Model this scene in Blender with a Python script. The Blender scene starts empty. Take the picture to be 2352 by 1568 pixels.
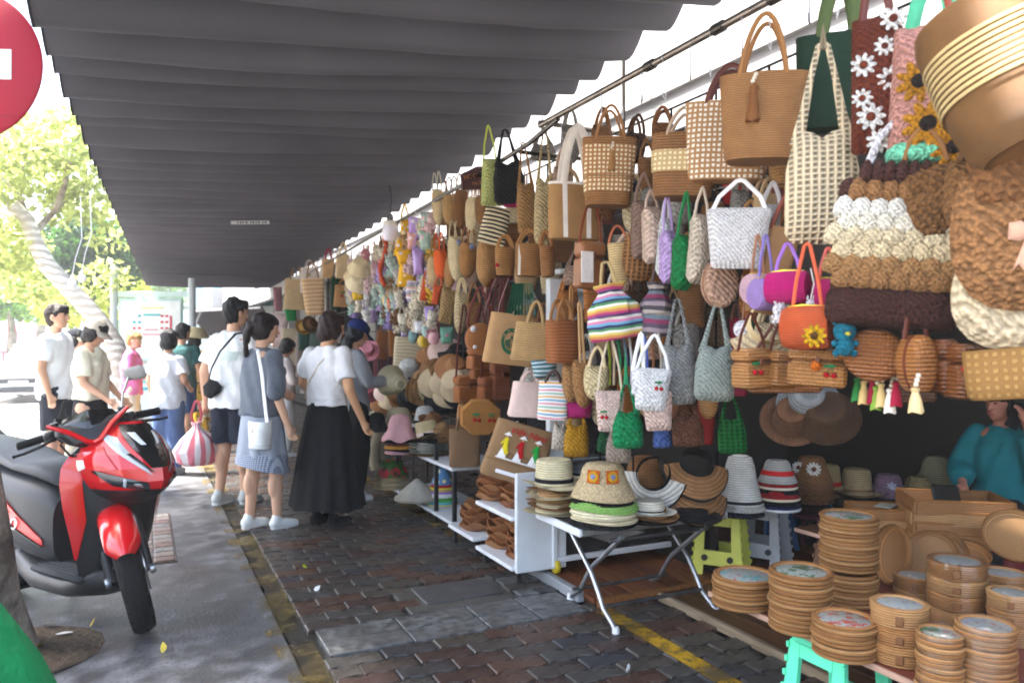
import bpy, bmesh, math, random
import numpy as np
from math import sin, cos, pi, sqrt, atan2, radians as R
from mathutils import Vector, Matrix, Euler, noise
random.seed(7)
SC = bpy.context.scene
COL = SC.collection
# ---------------------------------------------------------------- camera, sky, sun, exposure
CAMH, YAW, FP = 1.38, R(25.62), 1764.0
cam_d = bpy.data.cameras.new('camera'); cam_d.sensor_width = 36; cam_d.lens = 27.0; cam_d.clip_end = 900; cam_d.clip_start = .05
cam = bpy.data.objects.new('camera', cam_d); COL.objects.link(cam)
cam.location = (0, 0, CAMH); cam.rotation_euler = (R(90), 0, -YAW)
cam_d.dof.use_dof = True; cam_d.dof.focus_distance = 4.2; cam_d.dof.aperture_fstop = 3.2
SC.camera = cam
W = bpy.data.worlds.new('World'); SC.world = W; W.use_nodes = True
_n = W.node_tree.nodes; _l = W.node_tree.links
sky = _n.new('ShaderNodeTexSky'); sky.sky_type = 'NISHITA'; sky.sun_disc = False
SUN_EL, SUN_AZ = R(62), R(-62)          # azimuth measured from +y towards +x
sky.sun_elevation = SUN_EL; sky.sun_rotation = SUN_AZ; sky.air_density = 1.0; sky.dust_density = 4.0; sky.ozone_density = 1.0
_n['Background'].inputs['Strength'].default_value = 0.15
_l.new(sky.outputs[0], _n['Background'].inputs['Color'])
sun_d = bpy.data.lights.new('sun', 'SUN'); sun_d.energy = 5.0; sun_d.angle = R(4); sun_d.color = (1, .95, .88)
sun = bpy.data.objects.new('sun', sun_d); COL.objects.link(sun)
_sd = Vector((sin(SUN_AZ) * cos(SUN_EL), cos(SUN_AZ) * cos(SUN_EL), sin(SUN_EL)))
sun.rotation_euler = _sd.to_track_quat('Z', 'Y').to_euler(); sun.location = (-6, 4, 12)
SC.view_settings.view_transform = 'Standard'; SC.view_settings.look = 'None'
SC.view_settings.gamma = 1; SC.view_settings.use_curve_mapping = False
SC.view_settings.exposure = 2.92
SC.render.engine = 'CYCLES'
SC.cycles.use_denoising = True; SC.cycles.max_bounces = 8; SC.cycles.diffuse_bounces = 5; SC.cycles.glossy_bounces = 3
SC.cycles.transmission_bounces = 4; SC.cycles.transparent_max_bounces = 8; SC.cycles.sample_clamp_indirect = 6
SC.cycles.caustics_reflective = False; SC.cycles.caustics_refractive = False
SC.cycles.filter_width = 1.9

NUMW = 'first second third fourth fifth sixth seventh eighth ninth tenth eleventh twelfth 13th 14th 15th 16th 17th 18th'.split()
# ---------------------------------------------------------------- where things stand
RX, DX = Vector((cos(YAW), -sin(YAW), 0)), Vector((sin(YAW), cos(YAW), 0))
def ray(px, py): return DX + RX * ((px - 1176) / FP) + Vector((0, 0, (785 - py) / FP))
def at(px, py, z): return Vector((0, 0, CAMH)) + ray(px, py) * z
def ground(px, py, h=0): return at(px, py, (CAMH - h) * FP / (py - 785))
def stall(px, py, dx=0):                     # on the hanging front of the stall, dx metres behind it
    r = ray(px, py)
    y = 1.0
    z = (2.05 + dx) / r.x
    if z * r.y > 4: z = (2.05 + dx - .18) / (r.x - .045 * r.y)
    return Vector((0, 0, CAMH)) + r * z
def depth(p): return (Vector(p) - Vector((0, 0, CAMH))).dot(DX)
def face(p, off=0): return atan2(-p[0], p[1]) + R(off)      # yaw that turns local -y to the camera spot

# ---------------------------------------------------------------- colours, materials
def lin(h):
    h = h.lstrip('#'); c = [int(h[i:i+2], 16) / 255 for i in (0, 2, 4)]
    return tuple((v / 12.92 if v <= .04045 else ((v + .055) / 1.055) ** 2.4) for v in c) + (1,)
_mats = {}
def mat(c, kind='cloth', s=1.0, c2=None):
    key = (c, kind, s, c2)
    if key in _mats: return _mats[key]
    m = bpy.data.materials.new(kind + '_' + c.lstrip('#')); m.use_nodes = True; _mats[key] = m
    N = m.node_tree.nodes; L = m.node_tree.links; B = N['Principled BSDF']
    col = lin(c); B.inputs['Base Color'].default_value = col; B.inputs['Roughness'].default_value = .75
    B.inputs['Specular IOR Level'].default_value = .25
    tc = N.new('ShaderNodeTexCoord')
    def node(t, **k):
        n = N.new(t)
        for a, v in k.items():
            if a in n.inputs: n.inputs[a].default_value = v
            else: setattr(n, a, v)
        return n
    def mix(fac, a, b):
        x = node('ShaderNodeMix', data_type='RGBA')
        L.new(fac, x.inputs[0]) if hasattr(fac, 'is_output') else setattr(x.inputs[0], 'default_value', fac)
        for i, v in ((6, a), (7, b)):
            L.new(v, x.inputs[i]) if hasattr(v, 'is_output') else setattr(x.inputs[i], 'default_value', v)
        return x.outputs[2]
    def sc(v, k): return tuple(max(0, min(1, x * k)) for x in v[:3]) + (1,)
    def ramp(src, a, b):
        r = node('ShaderNodeMapRange'); L.new(src, r.inputs[0]); r.inputs[1].default_value = a; r.inputs[2].default_value = b
        return r.outputs[0]
    def bump(src, st, d=.004):
        b = node('ShaderNodeBump', Strength=st, Distance=d); L.new(src, b.inputs['Height']); L.new(b.outputs[0], B.inputs['Normal']); return b
    def wave(dirn, scale, dist=1.0, ds=2.0):
        w = node('ShaderNodeTexWave', bands_direction=dirn, Scale=scale, Distortion=dist); w.inputs['Detail Scale'].default_value = ds
        L.new(tc.outputs['Object'], w.inputs['Vector']); return w.outputs['Fac']
    def noi(scale, det=3.0, src='Object'):
        n = node('ShaderNodeTexNoise', Scale=scale, Detail=det); L.new(tc.outputs[src], n.inputs['Vector']); return n.outputs['Fac']
    def vor(scale, feat='F1'):
        n = node('ShaderNodeTexVoronoi', Scale=scale, feature=feat); L.new(tc.outputs['Object'], n.inputs['Vector']); return n.outputs['Distance']
    def math_(op, a, b):
        n = node('ShaderNodeMath', operation=op)
        for i, v in ((0, a), (1, b)):
            L.new(v, n.inputs[i]) if hasattr(v, 'is_output') else setattr(n.inputs[i], 'default_value', v)
        return n.outputs[0]
    if kind in ('straw', 'rattan'):
        w1 = wave('Z', 26 / s, 1.2, 3); w2 = wave('X', 30 / s, 1.0, 3)
        h = math_('MULTIPLY', w1, math_('ADD', math_('MULTIPLY', w2, .5), .5))
        n = noi(14, 4)
        c0 = mix(ramp(n, .3, .7), sc(col, .8), sc(col, 1.15))
        L.new(mix(ramp(h, 0, .5), sc(col, .5), c0), B.inputs['Base Color'])
        bump(h, .9, .006 * s); B.inputs['Roughness'].default_value = .7 if kind == 'straw' else .42
        if kind == 'rattan': B.inputs['Specular IOR Level'].default_value = .45
    elif kind == 'coil':
        w = wave('Z', 24 / s, .15, 1); n = noi(20, 3)
        c0 = mix(ramp(n, .3, .7), sc(col, .82), sc(col, 1.12))
        L.new(mix(ramp(w, 0, .45), sc(col, .45), c0), B.inputs['Base Color'])
        bump(w, .9, .007 * s); B.inputs['Roughness'].default_value = .6
    elif kind in ('knit', 'crochet'):
        w1 = wave('DIAGONAL', 26 / s, .8, 3); v = vor((100 if kind == 'knit' else 62) / s)
        h = math_('SUBTRACT', math_('MULTIPLY', w1, .5), v)
        n = noi(9, 3)
        c0 = mix(ramp(n, .3, .7), sc(col, .86), sc(col, 1.08))
        L.new(mix(ramp(h, -.55, .1), sc(col, .55), c0), B.inputs['Base Color'])
        bump(h, 1.0, .01 * s); B.inputs['Roughness'].default_value = .9
    elif kind == 'net':
        w1 = wave('Z', 17 / s, .6, 2); w2 = wave('X', 13 / s, .6, 2)
        h = math_('MAXIMUM', w1, w2); n = noi(9, 3)
        c0 = mix(ramp(n, .3, .7), sc(col, .88), sc(col, 1.08))
        L.new(mix(ramp(h, .25, .75), sc(col, .36), c0), B.inputs['Base Color']); bump(h, 1, .012)
    elif kind == 'basket':                   # two-colour chequer weave
        w1 = wave('Z', 15 / s, 1.6, 2.5); w2 = wave('X', 15 / s, 1.6, 2.5)
        f = math_('MULTIPLY', ramp(w1, .35, .5), ramp(w2, .35, .5))
        L.new(mix(f, col, lin(c2)), B.inputs['Base Color']); bump(f, .8, .006)
    elif kind == 'stripe':                   # woven blanket of many colours
        r = node('ShaderNodeValToRGB'); cols = c2.split(',') ; e = r.color_ramp.elements; r.color_ramp.interpolation = 'CONSTANT'
        while len(e) < len(cols): e.new(.5)
        for i, k in enumerate(cols): e[i].position = i / len(cols); e[i].color = lin(k)
        sx = node('ShaderNodeSeparateXYZ'); L.new(tc.outputs['Object'], sx.inputs[0])
        nn = math_('MULTIPLY', math_('SUBTRACT', noi(6, 2), .5), .03)
        fr = node('ShaderNodeMath', operation='FRACT'); L.new(math_('MULTIPLY', math_('ADD', math_('ADD', sx.outputs[2], nn), 3), s), fr.inputs[0])
        L.new(fr.outputs[0], r.inputs[0]); L.new(r.outputs[0], B.inputs['Base Color']); bump(wave('Z', 60, .5), .5, .004)
    elif kind == 'dots':
        v = vor(16 / s); f = ramp(v, .30, .26)
        L.new(mix(f, col, lin(c2 or '#e8d8a0')), B.inputs['Base Color'])
    elif kind == 'floral':
        v = vor(9 / s); f = ramp(v, .42, .36); n = noi(22 / s, 2)
        L.new(mix(ramp(n, .6, .64), mix(f, col, lin(c2 or '#b3303a')), lin('#2a3a20')), B.inputs['Base Color'])
    elif kind == 'gingham':
        f = math_('ADD', math_('MULTIPLY', ramp(wave('X', 22, 0), .4, .6), .5), math_('MULTIPLY', ramp(wave('Z', 22, 0), .4, .6), .5))
        L.new(mix(f, col, lin(c2)), B.inputs['Base Color'])
    elif kind == 'cloth':
        n = noi(7, 4); L.new(mix(ramp(n, .25, .75), sc(col, .86), sc(col, 1.06)), B.inputs['Base Color'])
        bump(math_('ADD', noi(11, 3), math_('MULTIPLY', noi(60, 2), .15)), .55, .03); B.inputs['Roughness'].default_value = .85
    elif kind == 'jute':
        h = math_('MULTIPLY', wave('X', 60, .5), wave('Z', 60, .5)); n = noi(12, 4)
        L.new(mix(ramp(n, .25, .75), sc(col, .82), sc(col, 1.08)), B.inputs['Base Color']); bump(h, .6, .003); B.inputs['Roughness'].default_value = .9
    elif kind == 'paint':
        n = noi(6, 4); L.new(mix(ramp(n, .35, .7), sc(col, .88), col), B.inputs['Base Color']); B.inputs['Roughness'].default_value = .45
    elif kind == 'gloss':
        B.inputs['Roughness'].default_value = .18; B.inputs['Specular IOR Level'].default_value = .5; B.inputs['Coat Weight'].default_value = .6
        B.inputs['Coat Roughness'].default_value = .08
        n = noi(5, 5); L.new(ramp(n, .2, 1.0), B.inputs['Coat Roughness']) if False else None
        L.new(mix(ramp(noi(3, 5), .3, .75), sc(col, .93), col), B.inputs['Base Color'])
    elif kind == 'plastic':
        B.inputs['Roughness'].default_value = .42; B.inputs['Specular IOR Level'].default_value = .4
        L.new(mix(ramp(noi(8, 4), .3, .7), sc(col, .88), sc(col, 1.05)), B.inputs['Base Color'])
    elif kind == 'leather':
        B.inputs['Roughness'].default_value = .5; B.inputs['Specular IOR Level'].default_value = .4; bump(noi(80, 2), .3, .002)
        L.new(mix(ramp(noi(10, 3), .3, .7), sc(col, .8), sc(col, 1.1)), B.inputs['Base Color'])
    elif kind == 'metal':
        B.inputs['Metallic'].default_value = .9; B.inputs['Roughness'].default_value = .35
        L.new(mix(ramp(noi(12, 4), .45, .75), col, sc(col, .55)), B.inputs['Base Color'])
    elif kind == 'skin':
        B.inputs['Roughness'].default_value = .55; B.inputs['Subsurface Weight'].default_value = .12; B.inputs['Subsurface Radius'].default_value = (.02, .008, .004)
        L.new(mix(ramp(noi(6, 3), .3, .7), sc(col, .92), sc(col, 1.04)), B.inputs['Base Color'])
    elif kind == 'hair':
        B.inputs['Roughness'].default_value = .5; h = wave('X', 40, 3, 1.5); bump(h, .5, .008)
        L.new(mix(h, sc(col, .7), sc(col, 1.2)), B.inputs['Base Color'])
    elif kind == 'rubber':
        B.inputs['Roughness'].default_value = .8; bump(noi(40, 3), .2, .003)
    elif kind == 'glass':
        B.inputs['Roughness'].default_value = .06; B.inputs['Specular IOR Level'].default_value = .6; B.inputs['Coat Weight'].default_value = .5
    elif kind == 'leaf':
        t = node('ShaderNodeBsdfTranslucent'); oi = node('ShaderNodeObjectInfo'); g = node('ShaderNodeNewGeometry')
        L.new(mix(g.outputs['Random Per Island'], sc(col, .55), sc(col, 1.35)), B.inputs['Base Color'])
        L.new(mix(g.outputs['Random Per Island'], sc(col, .9), sc(lin(c2 or c), 1.2)), t.inputs['Color'])
        ms = node('ShaderNodeMixShader'); ms.inputs[0].default_value = .5
        L.new(B.outputs[0], ms.inputs[1]); L.new(t.outputs[0], ms.inputs[2]); L.new(ms.outputs[0], N['Material Output'].inputs[0])
    elif kind == 'bark':
        n = noi(9, 6); n2 = noi(3.2, 4); h = math_('ADD', n, math_('MULTIPLY', noi(26, 5), .7))
        L.new(mix(ramp(n2, .42, .62), mix(ramp(n, .3, .7), sc(col, .55), col), lin(c2 or '#b9b4a8')), B.inputs['Base Color']); bump(h, 1, .03); B.inputs['Roughness'].default_value = .95
    elif kind == 'bands':                    # whitewash rings
        L.new(mix(math_('MULTIPLY', ramp(wave('Z', 2.6 * s, 5, 1.5), .3, .7), ramp(noi(5, 4), .3, .6)), col, lin(c2)), B.inputs['Base Color']); bump(noi(20, 4), .6, .02)
    elif kind == 'wood':
        mp = node('ShaderNodeMapping'); mp.inputs['Scale'].default_value = (14, 1.2, 14); L.new(tc.outputs['Object'], mp.inputs[0])
        n = node('ShaderNodeTexNoise', Scale=3, Detail=6); L.new(mp.outputs[0], n.inputs['Vector'])
        oi = node('ShaderNodeObjectInfo')
        L.new(mix(math_('MULTIPLY', oi.outputs['Random'], .4), mix(ramp(n.outputs['Fac'], .35, .7), sc(col, .5), sc(col, 1.15)), sc(col, .5)), B.inputs['Base Color'])
        bump(n.outputs['Fac'], .3, .003); B.inputs['Roughness'].default_value = .5
    elif kind == 'stone':
        n1 = noi(38 / s, 6); n2 = noi(3, 4); oi = node('ShaderNodeObjectInfo')
        a = mix(ramp(n1, .38, .62), sc(col, .55 if s == 1 else .3), sc(col, 1.25 if s == 1 else 1.6)); b_ = mix(ramp(n2, .35, .7), sc(col, .55), a)
        L.new(mix(math_('MULTIPLY', oi.outputs['Random'], .3), b_, sc(col, .6)), B.inputs['Base Color'])
        bump(n1, .5, .006); L.new(ramp(n2, .1, 1.3), B.inputs['Roughness'])
    elif kind == 'concrete':
        n1 = noi(1.1, 8); n2 = noi(6, 8); n3 = noi(60, 4); n4 = noi(.5, 5)
        a = mix(ramp(n1, .42, .58), sc(col, .38), col); b_ = mix(ramp(n2, .44, .60), sc(col, .42), sc(col, 1.5)); c_ = mix(ramp(n4, .40, .60), a, b_)
        d = mix(ramp(n2, .60, .68), c_, sc(col, 1.7)); L.new(mix(ramp(n3, .52, .72), d, sc(col, .45)), B.inputs['Base Color']); bump(math_('ADD', n2, math_('MULTIPLY', n3, .5)), .5, .012)
        L.new(ramp(n1, .1, 1.0), B.inputs['Roughness']); B.inputs['Specular IOR Level'].default_value = .5
    elif kind == 'worn':                     # paint worn through to what lies below
        n = noi(3.5, 8); n2 = noi(26, 5); f = math_('MULTIPLY', ramp(n, .66 - .26 * s, .78 - .18 * s), ramp(n2, .2, .62))
        L.new(mix(ramp(noi(2, 4), .35, .65), sc(col, .45), col), B.inputs['Base Color'])
        tr = node('ShaderNodeBsdfTransparent'); ms = node('ShaderNodeMixShader'); L.new(f, ms.inputs[0]); L.new(tr.outputs[0], ms.inputs[1])
        L.new(B.outputs[0], ms.inputs[2]); L.new(ms.outputs[0], N['Material Output'].inputs[0])
    elif kind == 'fabric':                   # awning canvas
        n = noi(1.6, 5); L.new(mix(ramp(n, .3, .7), sc(col, .86), sc(col, 1.08)), B.inputs['Base Color']); bump(noi(7, 4), .25, .02); B.inputs['Roughness'].default_value = .8
    elif kind == 'vstripe_bag':
        sx = node('ShaderNodeSeparateXYZ'); L.new(tc.outputs['Object'], sx.inputs[0]); at_ = math_('ARCTAN2', sx.outputs[1], sx.outputs[0])
        f = ramp(math_('SINE', math_('MULTIPLY', at_, 9.0), 0), -.15, .15); L.new(mix(f, col, lin('#ecdfe0')), B.inputs['Base Color']); B.inputs['Roughness'].default_value = .35; B.inputs['Transmission Weight'].default_value = .0; bump(noi(18, 3), .5, .02)
    elif kind == 'flat':
        pass
    elif kind == 'film':                     # clear plastic wrapping
        g = node('ShaderNodeBsdfGlossy', Roughness=.12); tr = node('ShaderNodeBsdfTransparent'); ms = node('ShaderNodeMixShader')
        ms.inputs[0].default_value = .14; L.new(tr.outputs[0], ms.inputs[1]); L.new(g.outputs[0], ms.inputs[2]); L.new(ms.outputs[0], N['Material Output'].inputs[0])
    elif kind == 'tile_print':               # flower print under glass
        v = vor(46 / s); n = noi(30 / s, 2)
        L.new(mix(ramp(n, .56, .6), mix(ramp(v, .28, .22), lin('#8d918a'), col), lin(c2)), B.inputs['Base Color']); B.inputs['Roughness'].default_value = .3
    return m

# ---------------------------------------------------------------- mesh kit
class M:
    def __init__(s): s.v = []; s.f = []
    def add(s, V, F):
        o = len(s.v); s.v += [tuple(p) for p in V]; s.f += [tuple(i + o for i in q) for q in F]; return s
    def box(s, c, d, rz=0, bev=0, rx=0, ry=0):
        x, y, z = d[0] / 2, d[1] / 2, d[2] / 2
        mt = Euler((rx, ry, rz)).to_matrix(); c = Vector(c)
        if bev:
            b = min(bev, x * .9, y * .9, z * .9); V = []; F = []
            for sx in (-1, 1):
                for sy in (-1, 1):
                    for sz in (-1, 1):
                        V += [(sx * x, sy * (y - b), sz * (z - b)), (sx * (x - b), sy * y, sz * (z - b)), (sx * (x - b), sy * (y - b), sz * z)]
            i = lambda a, b_, c_, k: ((a > 0) * 4 + (b_ > 0) * 2 + (c_ > 0)) * 3 + k
            for sg in (-1, 1):
                F += [[i(sg, -1, -1, 0), i(sg, 1, -1, 0), i(sg, 1, 1, 0), i(sg, -1, 1, 0)][::sg], [i(-1, sg, -1, 1), i(1, sg, -1, 1), i(1, sg, 1, 1), i(-1, sg, 1, 1)][::-sg],
                      [i(-1, -1, sg, 2), i(1, -1, sg, 2), i(1, 1, sg, 2), i(-1, 1, sg, 2)][::sg]]
            for a in (-1, 1):
                for b_ in (-1, 1):
                    F += [[i(a, b_, -1, 0), i(a, b_, 1, 0), i(a, b_, 1, 1), i(a, b_, -1, 1)][::a * b_ * -1], [i(a, -1, b_, 0), i(a, 1, b_, 0), i(a, 1, b_, 2), i(a, -1, b_, 2)][::a * b_],
                          [i(-1, a, b_, 1), i(1, a, b_, 1), i(1, a, b_, 2), i(-1, a, b_, 2)][::-a * b_]]
                    for c_ in (-1, 1): F.append([i(a, b_, c_, k) for k in ((0, 1, 2) if a * b_ * c_ > 0 else (0, 2, 1))])
        else:
            V = [(sx * x, sy * y, sz * z) for sx in (-1, 1) for sy in (-1, 1) for sz in (-1, 1)]
            F = [(0, 1, 3, 2), (4, 6, 7, 5), (0, 4, 5, 1), (2, 3, 7, 6), (0, 2, 6, 4), (1, 5, 7, 3)]
        return s.add([mt @ Vector(p) + c for p in V], F)
    def rings(s, Rg, cap0=True, cap1=True, closed=False):
        n = len(Rg[0]); o = len(s.v); F = []
        for r in Rg: s.v += [tuple(p) for p in r]
        m = len(Rg)
        for i in range(m if closed else m - 1):
            j = (i + 1) % m
            for k in range(n):
                l = (k + 1) % n; F.append((o + i * n + k, o + i * n + l, o + j * n + l, o + j * n + k))
        if cap0 and not closed: F.append(tuple(o + k for k in range(n))[::-1])
        if cap1 and not closed: F.append(tuple(o + (m - 1) * n + k for k in range(n)))
        s.f += F; return s
    def tube(s, pts, r, n=8, flat=1.0, up=None, cap=True, closed=False):
        P = [Vector(p) for p in pts]; Rg = []; u = None; m = len(P)
        for i, p in enumerate(P):
            t = (P[(i + 1) % m] - P[i - 1]) if closed else (P[min(i + 1, m - 1)] - P[max(i - 1, 0)])
            if t.length < 1e-9: t = Vector((0, 0, 1))
            t.normalize()
            if u is None:
                u = Vector(up) if up else (Vector((0, 0, 1)) if abs(t.z) < .9 else Vector((1, 0, 0)))
            u = (u - t * u.dot(t)); u = u.normalized() if u.length > 1e-6 else t.orthogonal().normalized()
            w = t.cross(u); rr = r[i] if isinstance(r, (list, tuple)) else r
            Rg.append([p + u * (cos(2 * pi * k / n) * rr) + w * (sin(2 * pi * k / n) * rr * flat) for k in range(n)])
        return s.rings(Rg, cap, cap, closed)
    def lathe(s, prof, n=24, c=(0, 0, 0), sy=1.0, wob=None, cap=True, axis='z'):
        Rg = []
        for (r, z) in prof:
            ring = []
            for k in range(n):
                a = 2 * pi * k / n; dz = wob(a, r, z) if wob else 0
                x, y, zz = cos(a) * r, sin(a) * r * sy, z + dz
                ring.append((c[0] + x, c[1] + y, c[2] + zz) if axis == 'z' else ((c[0] + x, c[1] + zz, c[2] + y) if axis == 'y' else (c[0] + zz, c[1] + x, c[2] + y)))
            Rg.append(ring if axis != 'y' else ring[::-1])
        return s.rings(Rg, cap, cap)
    def loft(s, secs, n=28, cap=(True, True), fold=0, seed=0):     # (z, half_x, half_y, exponent, cx, cy)
        Rg = []
        for S in secs:
            z, hx, hy, e = S[:4]; cx = S[4] if len(S) > 4 else 0; cy = S[5] if len(S) > 5 else 0; ring = []
            for k in range(n):
                a = 2 * pi * k / n; ca, sa = cos(a), sin(a)
                x = abs(ca) ** (2 / e) * (1 if ca >= 0 else -1); y = abs(sa) ** (2 / e) * (1 if sa >= 0 else -1)
                f = 1
                if fold: f = 1 + fold * noise.noise(Vector((ca * 2 + seed * 9.1, sa * 2, z * 7)))
                ring.append((cx + x * hx * f, cy + y * hy * f, z))
            Rg.append(ring)
        return s.rings(Rg, *cap)
    def puff(s, out, d, cy=0, steps=5, p=.5, flatback=False, lump=0, seed=0):   # outline in x,z swollen to half depth d
        n = len(out); cx = sum(q[0] for q in out) / n; cz = sum(q[1] for q in out) / n; Rg = []
        ts = [(i / steps) for i in range(steps)]
        def ring(t, sg):
            kk = 1 - t * .999
            y = d * (1 - kk ** 2.4) ** p
            r = []
            for (x, z) in out:
                X, Z = cx + (x - cx) * kk, cz + (z - cz) * kk
                l = lump * noise.noise(Vector((X * 18 + seed, Z * 18, sg * 3))) if lump and t > 0 else 0
                r.append((X, cy + sg * (y + l) * (0.25 if flatback and sg > 0 else 1), Z))
            return r
        for t in [1 - i / steps for i in range(steps)]: Rg.append(ring(t, 1))
        Rg.append(ring(0, 1))
        for t in [(i + 1) / steps for i in range(steps)]: Rg.append(ring(t, -1))
        return s.rings(Rg)
    def slab(s, out, d, cy=0, bev=.1):                  # flat outline with rounded rim
        n = len(out); cx = sum(q[0] for q in out) / n; cz = sum(q[1] for q in out) / n; Rg = []
        for y, k in ((d, 1 - bev), (d * .7, 1), (-d * .7, 1), (-d, 1 - bev)):
            Rg.append([(cx + (x - cx) * k, cy + y, cz + (z - cz) * k) for x, z in out])
        return s.rings(Rg)
    def ball(s, c, r, n=10, m=7, sc=(1, 1, 1), rot=None):
        Rg = []; mt = Euler(rot).to_matrix() if rot else None
        for i in range(m + 1):
            a = -pi / 2 + pi * (i * .98 + .01 * m) / m; ring = []
            for k in range(n):
                b = 2 * pi * k / n; p = Vector((cos(a) * cos(b) * r * sc[0], cos(a) * sin(b) * r * sc[1], sin(a) * r * sc[2]))
                if mt: p = mt @ p
                ring.append(p + Vector(c))
            Rg.append(ring)
        return s.rings(Rg)
    def cap(s, a, b, ra, rb, n=12, flat=False):         # limb: tapered, round or cut ends
        a, b = Vector(a), Vector(b); t = (b - a); L = t.length; t = t.normalized()
        u = (Vector((0, 1, 0)) if abs(t.y) < .9 else Vector((1, 0, 0))); u = (u - t * u.dot(t)).normalized(); w = t.cross(u); Rg = []
        st = [(0, ra), (L, rb)] if flat else [(-ra * cos(q), max(ra * sin(q), .0008)) for q in (.1, .5, 1.0)] + [(0, ra), (L, rb)] + [(L + rb * cos(q), max(rb * sin(q), .0008)) for q in (1.0, .5, .1)]
        for d, r in st: Rg.append([a + t * d + u * (cos(2 * pi * k / n) * r) + w * (sin(2 * pi * k / n) * r) for k in range(n)])
        return s.rings(Rg)
    def quad(s, a, b, c, d): return s.add([a, b, c, d], [(0, 1, 2, 3)])
    def sheet(s, fn, nu, nv):
        V = [fn(i / nu, j / nv) for j in range(nv + 1) for i in range(nu + 1)]
        return s.add(V, [(j * (nu + 1) + i, j * (nu + 1) + i + 1, (j + 1) * (nu + 1) + i + 1, (j + 1) * (nu + 1) + i) for j in range(nv) for i in range(nu)])
    def mesh(s, name, m, smooth=True, ang=None):
        me = bpy.data.meshes.new(name); me.from_pydata(s.v, [], s.f)
        if smooth: me.polygons.foreach_set('use_smooth', [True] * len(me.polygons))
        me.materials.append(m)
        bm = bmesh.new(); bm.from_mesh(me); bmesh.ops.recalc_face_normals(bm, faces=bm.faces)
        if smooth:
            for e in bm.edges:
                if len(e.link_faces) == 2 and e.calc_face_angle(0) > (ang or .75): e.smooth = False
        bm.to_mesh(me); bm.free(); me.update(); return me
    def obj(s, name, m, parent=None, smooth=True, loc=None, rot=None, ang=None, **tags):
        return put(name, s.mesh(name, m, smooth, ang), parent, loc, rot, **tags)
def put(name, me, parent=None, loc=None, rot=None, **tags):
    o = bpy.data.objects.new(name, me); COL.objects.link(o); o.parent = parent
    if loc is not None: o.location = loc
    if rot is not None: o.rotation_euler = rot if hasattr(rot, '__len__') else (0, 0, rot)
    for k, v in tags.items(): o[{'cat': 'category'}.get(k, k)] = v
    return o
def thing(name, label, cat, loc=(0, 0, 0), rot=0, group=None):
    o = put(name, None, None, loc, rot, label=label, cat=cat)
    if group: o['group'] = group
    return o
def tag(o, label, cat, group=None):
    o['label'] = label; o['category'] = cat
    if group: o['group'] = group
    return o
TMP = bpy.data.scenes.new('workbench')
def bake(o):                                 # mesh of an object with its modifiers, worked out in a scene of its own
    TMP.collection.objects.link(o); vl = TMP.view_layers[0]; vl.update(); me = bpy.data.meshes.new_from_object(o.evaluated_get(vl.depsgraph))
    TMP.collection.objects.unlink(o); bpy.data.objects.remove(o); return me
def text(name, body, size, m, parent, loc, rot, ext=.001, align='CENTER', sx=1.0, shear=0, sp=1.0):
    c = bpy.data.curves.new(name, 'FONT'); c.body = body; c.size = size; c.extrude = ext; c.align_x = align; c.align_y = 'CENTER'; c.shear = shear
    c.space_character = sp; c.resolution_u = 3; 
    me = bake(bpy.data.objects.new('tmp', c)); me.materials.clear(); me.materials.append(m); o = put(name, me, parent, loc, rot); o.scale = (sx, 1, 1); return o
def arc(c, rx, rz, a0, a1, n=10, y=0): return [(c[0] + rx * cos(a0 + (a1 - a0) * i / n), y, c[1] + rz * sin(a0 + (a1 - a0) * i / n)) for i in range(n + 1)]
def dup(o, loc, rot=None, label=None, group=None):
    c = o.copy(); COL.objects.link(c); c.location = loc
    if rot is not None: c.rotation_euler = rot if hasattr(rot, '__len__') else (0, 0, rot)
    if label: c['label'] = label
    if group: c['group'] = group
    for ch in list(o.children):
        d = ch.copy(); COL.objects.link(d); d.parent = c
        for g in list(ch.children):
            e = g.copy(); COL.objects.link(e); e.parent = d
    return c
# ================================================================ THE SETTING
def struct(o): o['kind'] = 'structure'; return o
def plane(name, x0, x1, y0, y1, z, m): return struct(M().quad((x0, y0, z), (x1, y0, z), (x1, y1, z), (x0, y1, z)).obj(name, m, smooth=False))
plane('street', -400, 400, -60, 700, -.13, mat('#8f8c88', 'concrete'))
CONC = mat('#5f6064', 'concrete')
pv = struct(M().box((-.525, 28, -.09), (2.25, 64, .178), bev=.01).obj('pavement', CONC, smooth=False))
struct(M().box((-1.74, 28, -.08), (.17, 64, .17), bev=.02).obj('kerb', mat('#a8a49c', 'stone'), smooth=False))
pave = struct(M().box((1.9, 15.9, -.03), (2.58, 37.8, .03)).obj('paved_lane', mat('#3b3834', 'stone'), smooth=False))
plane('stall_ground', 3.19, 12, -3, 34.8, -.006, mat('#4b4540', 'concrete'))
# worn yellow guide stripes: sheets 4 mm above what they are painted on
plane('yellow_stripe', .53, .70, 1.2, 26, .004, mat('#7d6a38', 'worn', .75))
plane('yellow_stripe', .515, .545, 1.2, 26, .008, mat('#9a8048', 'worn', .5))
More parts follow.
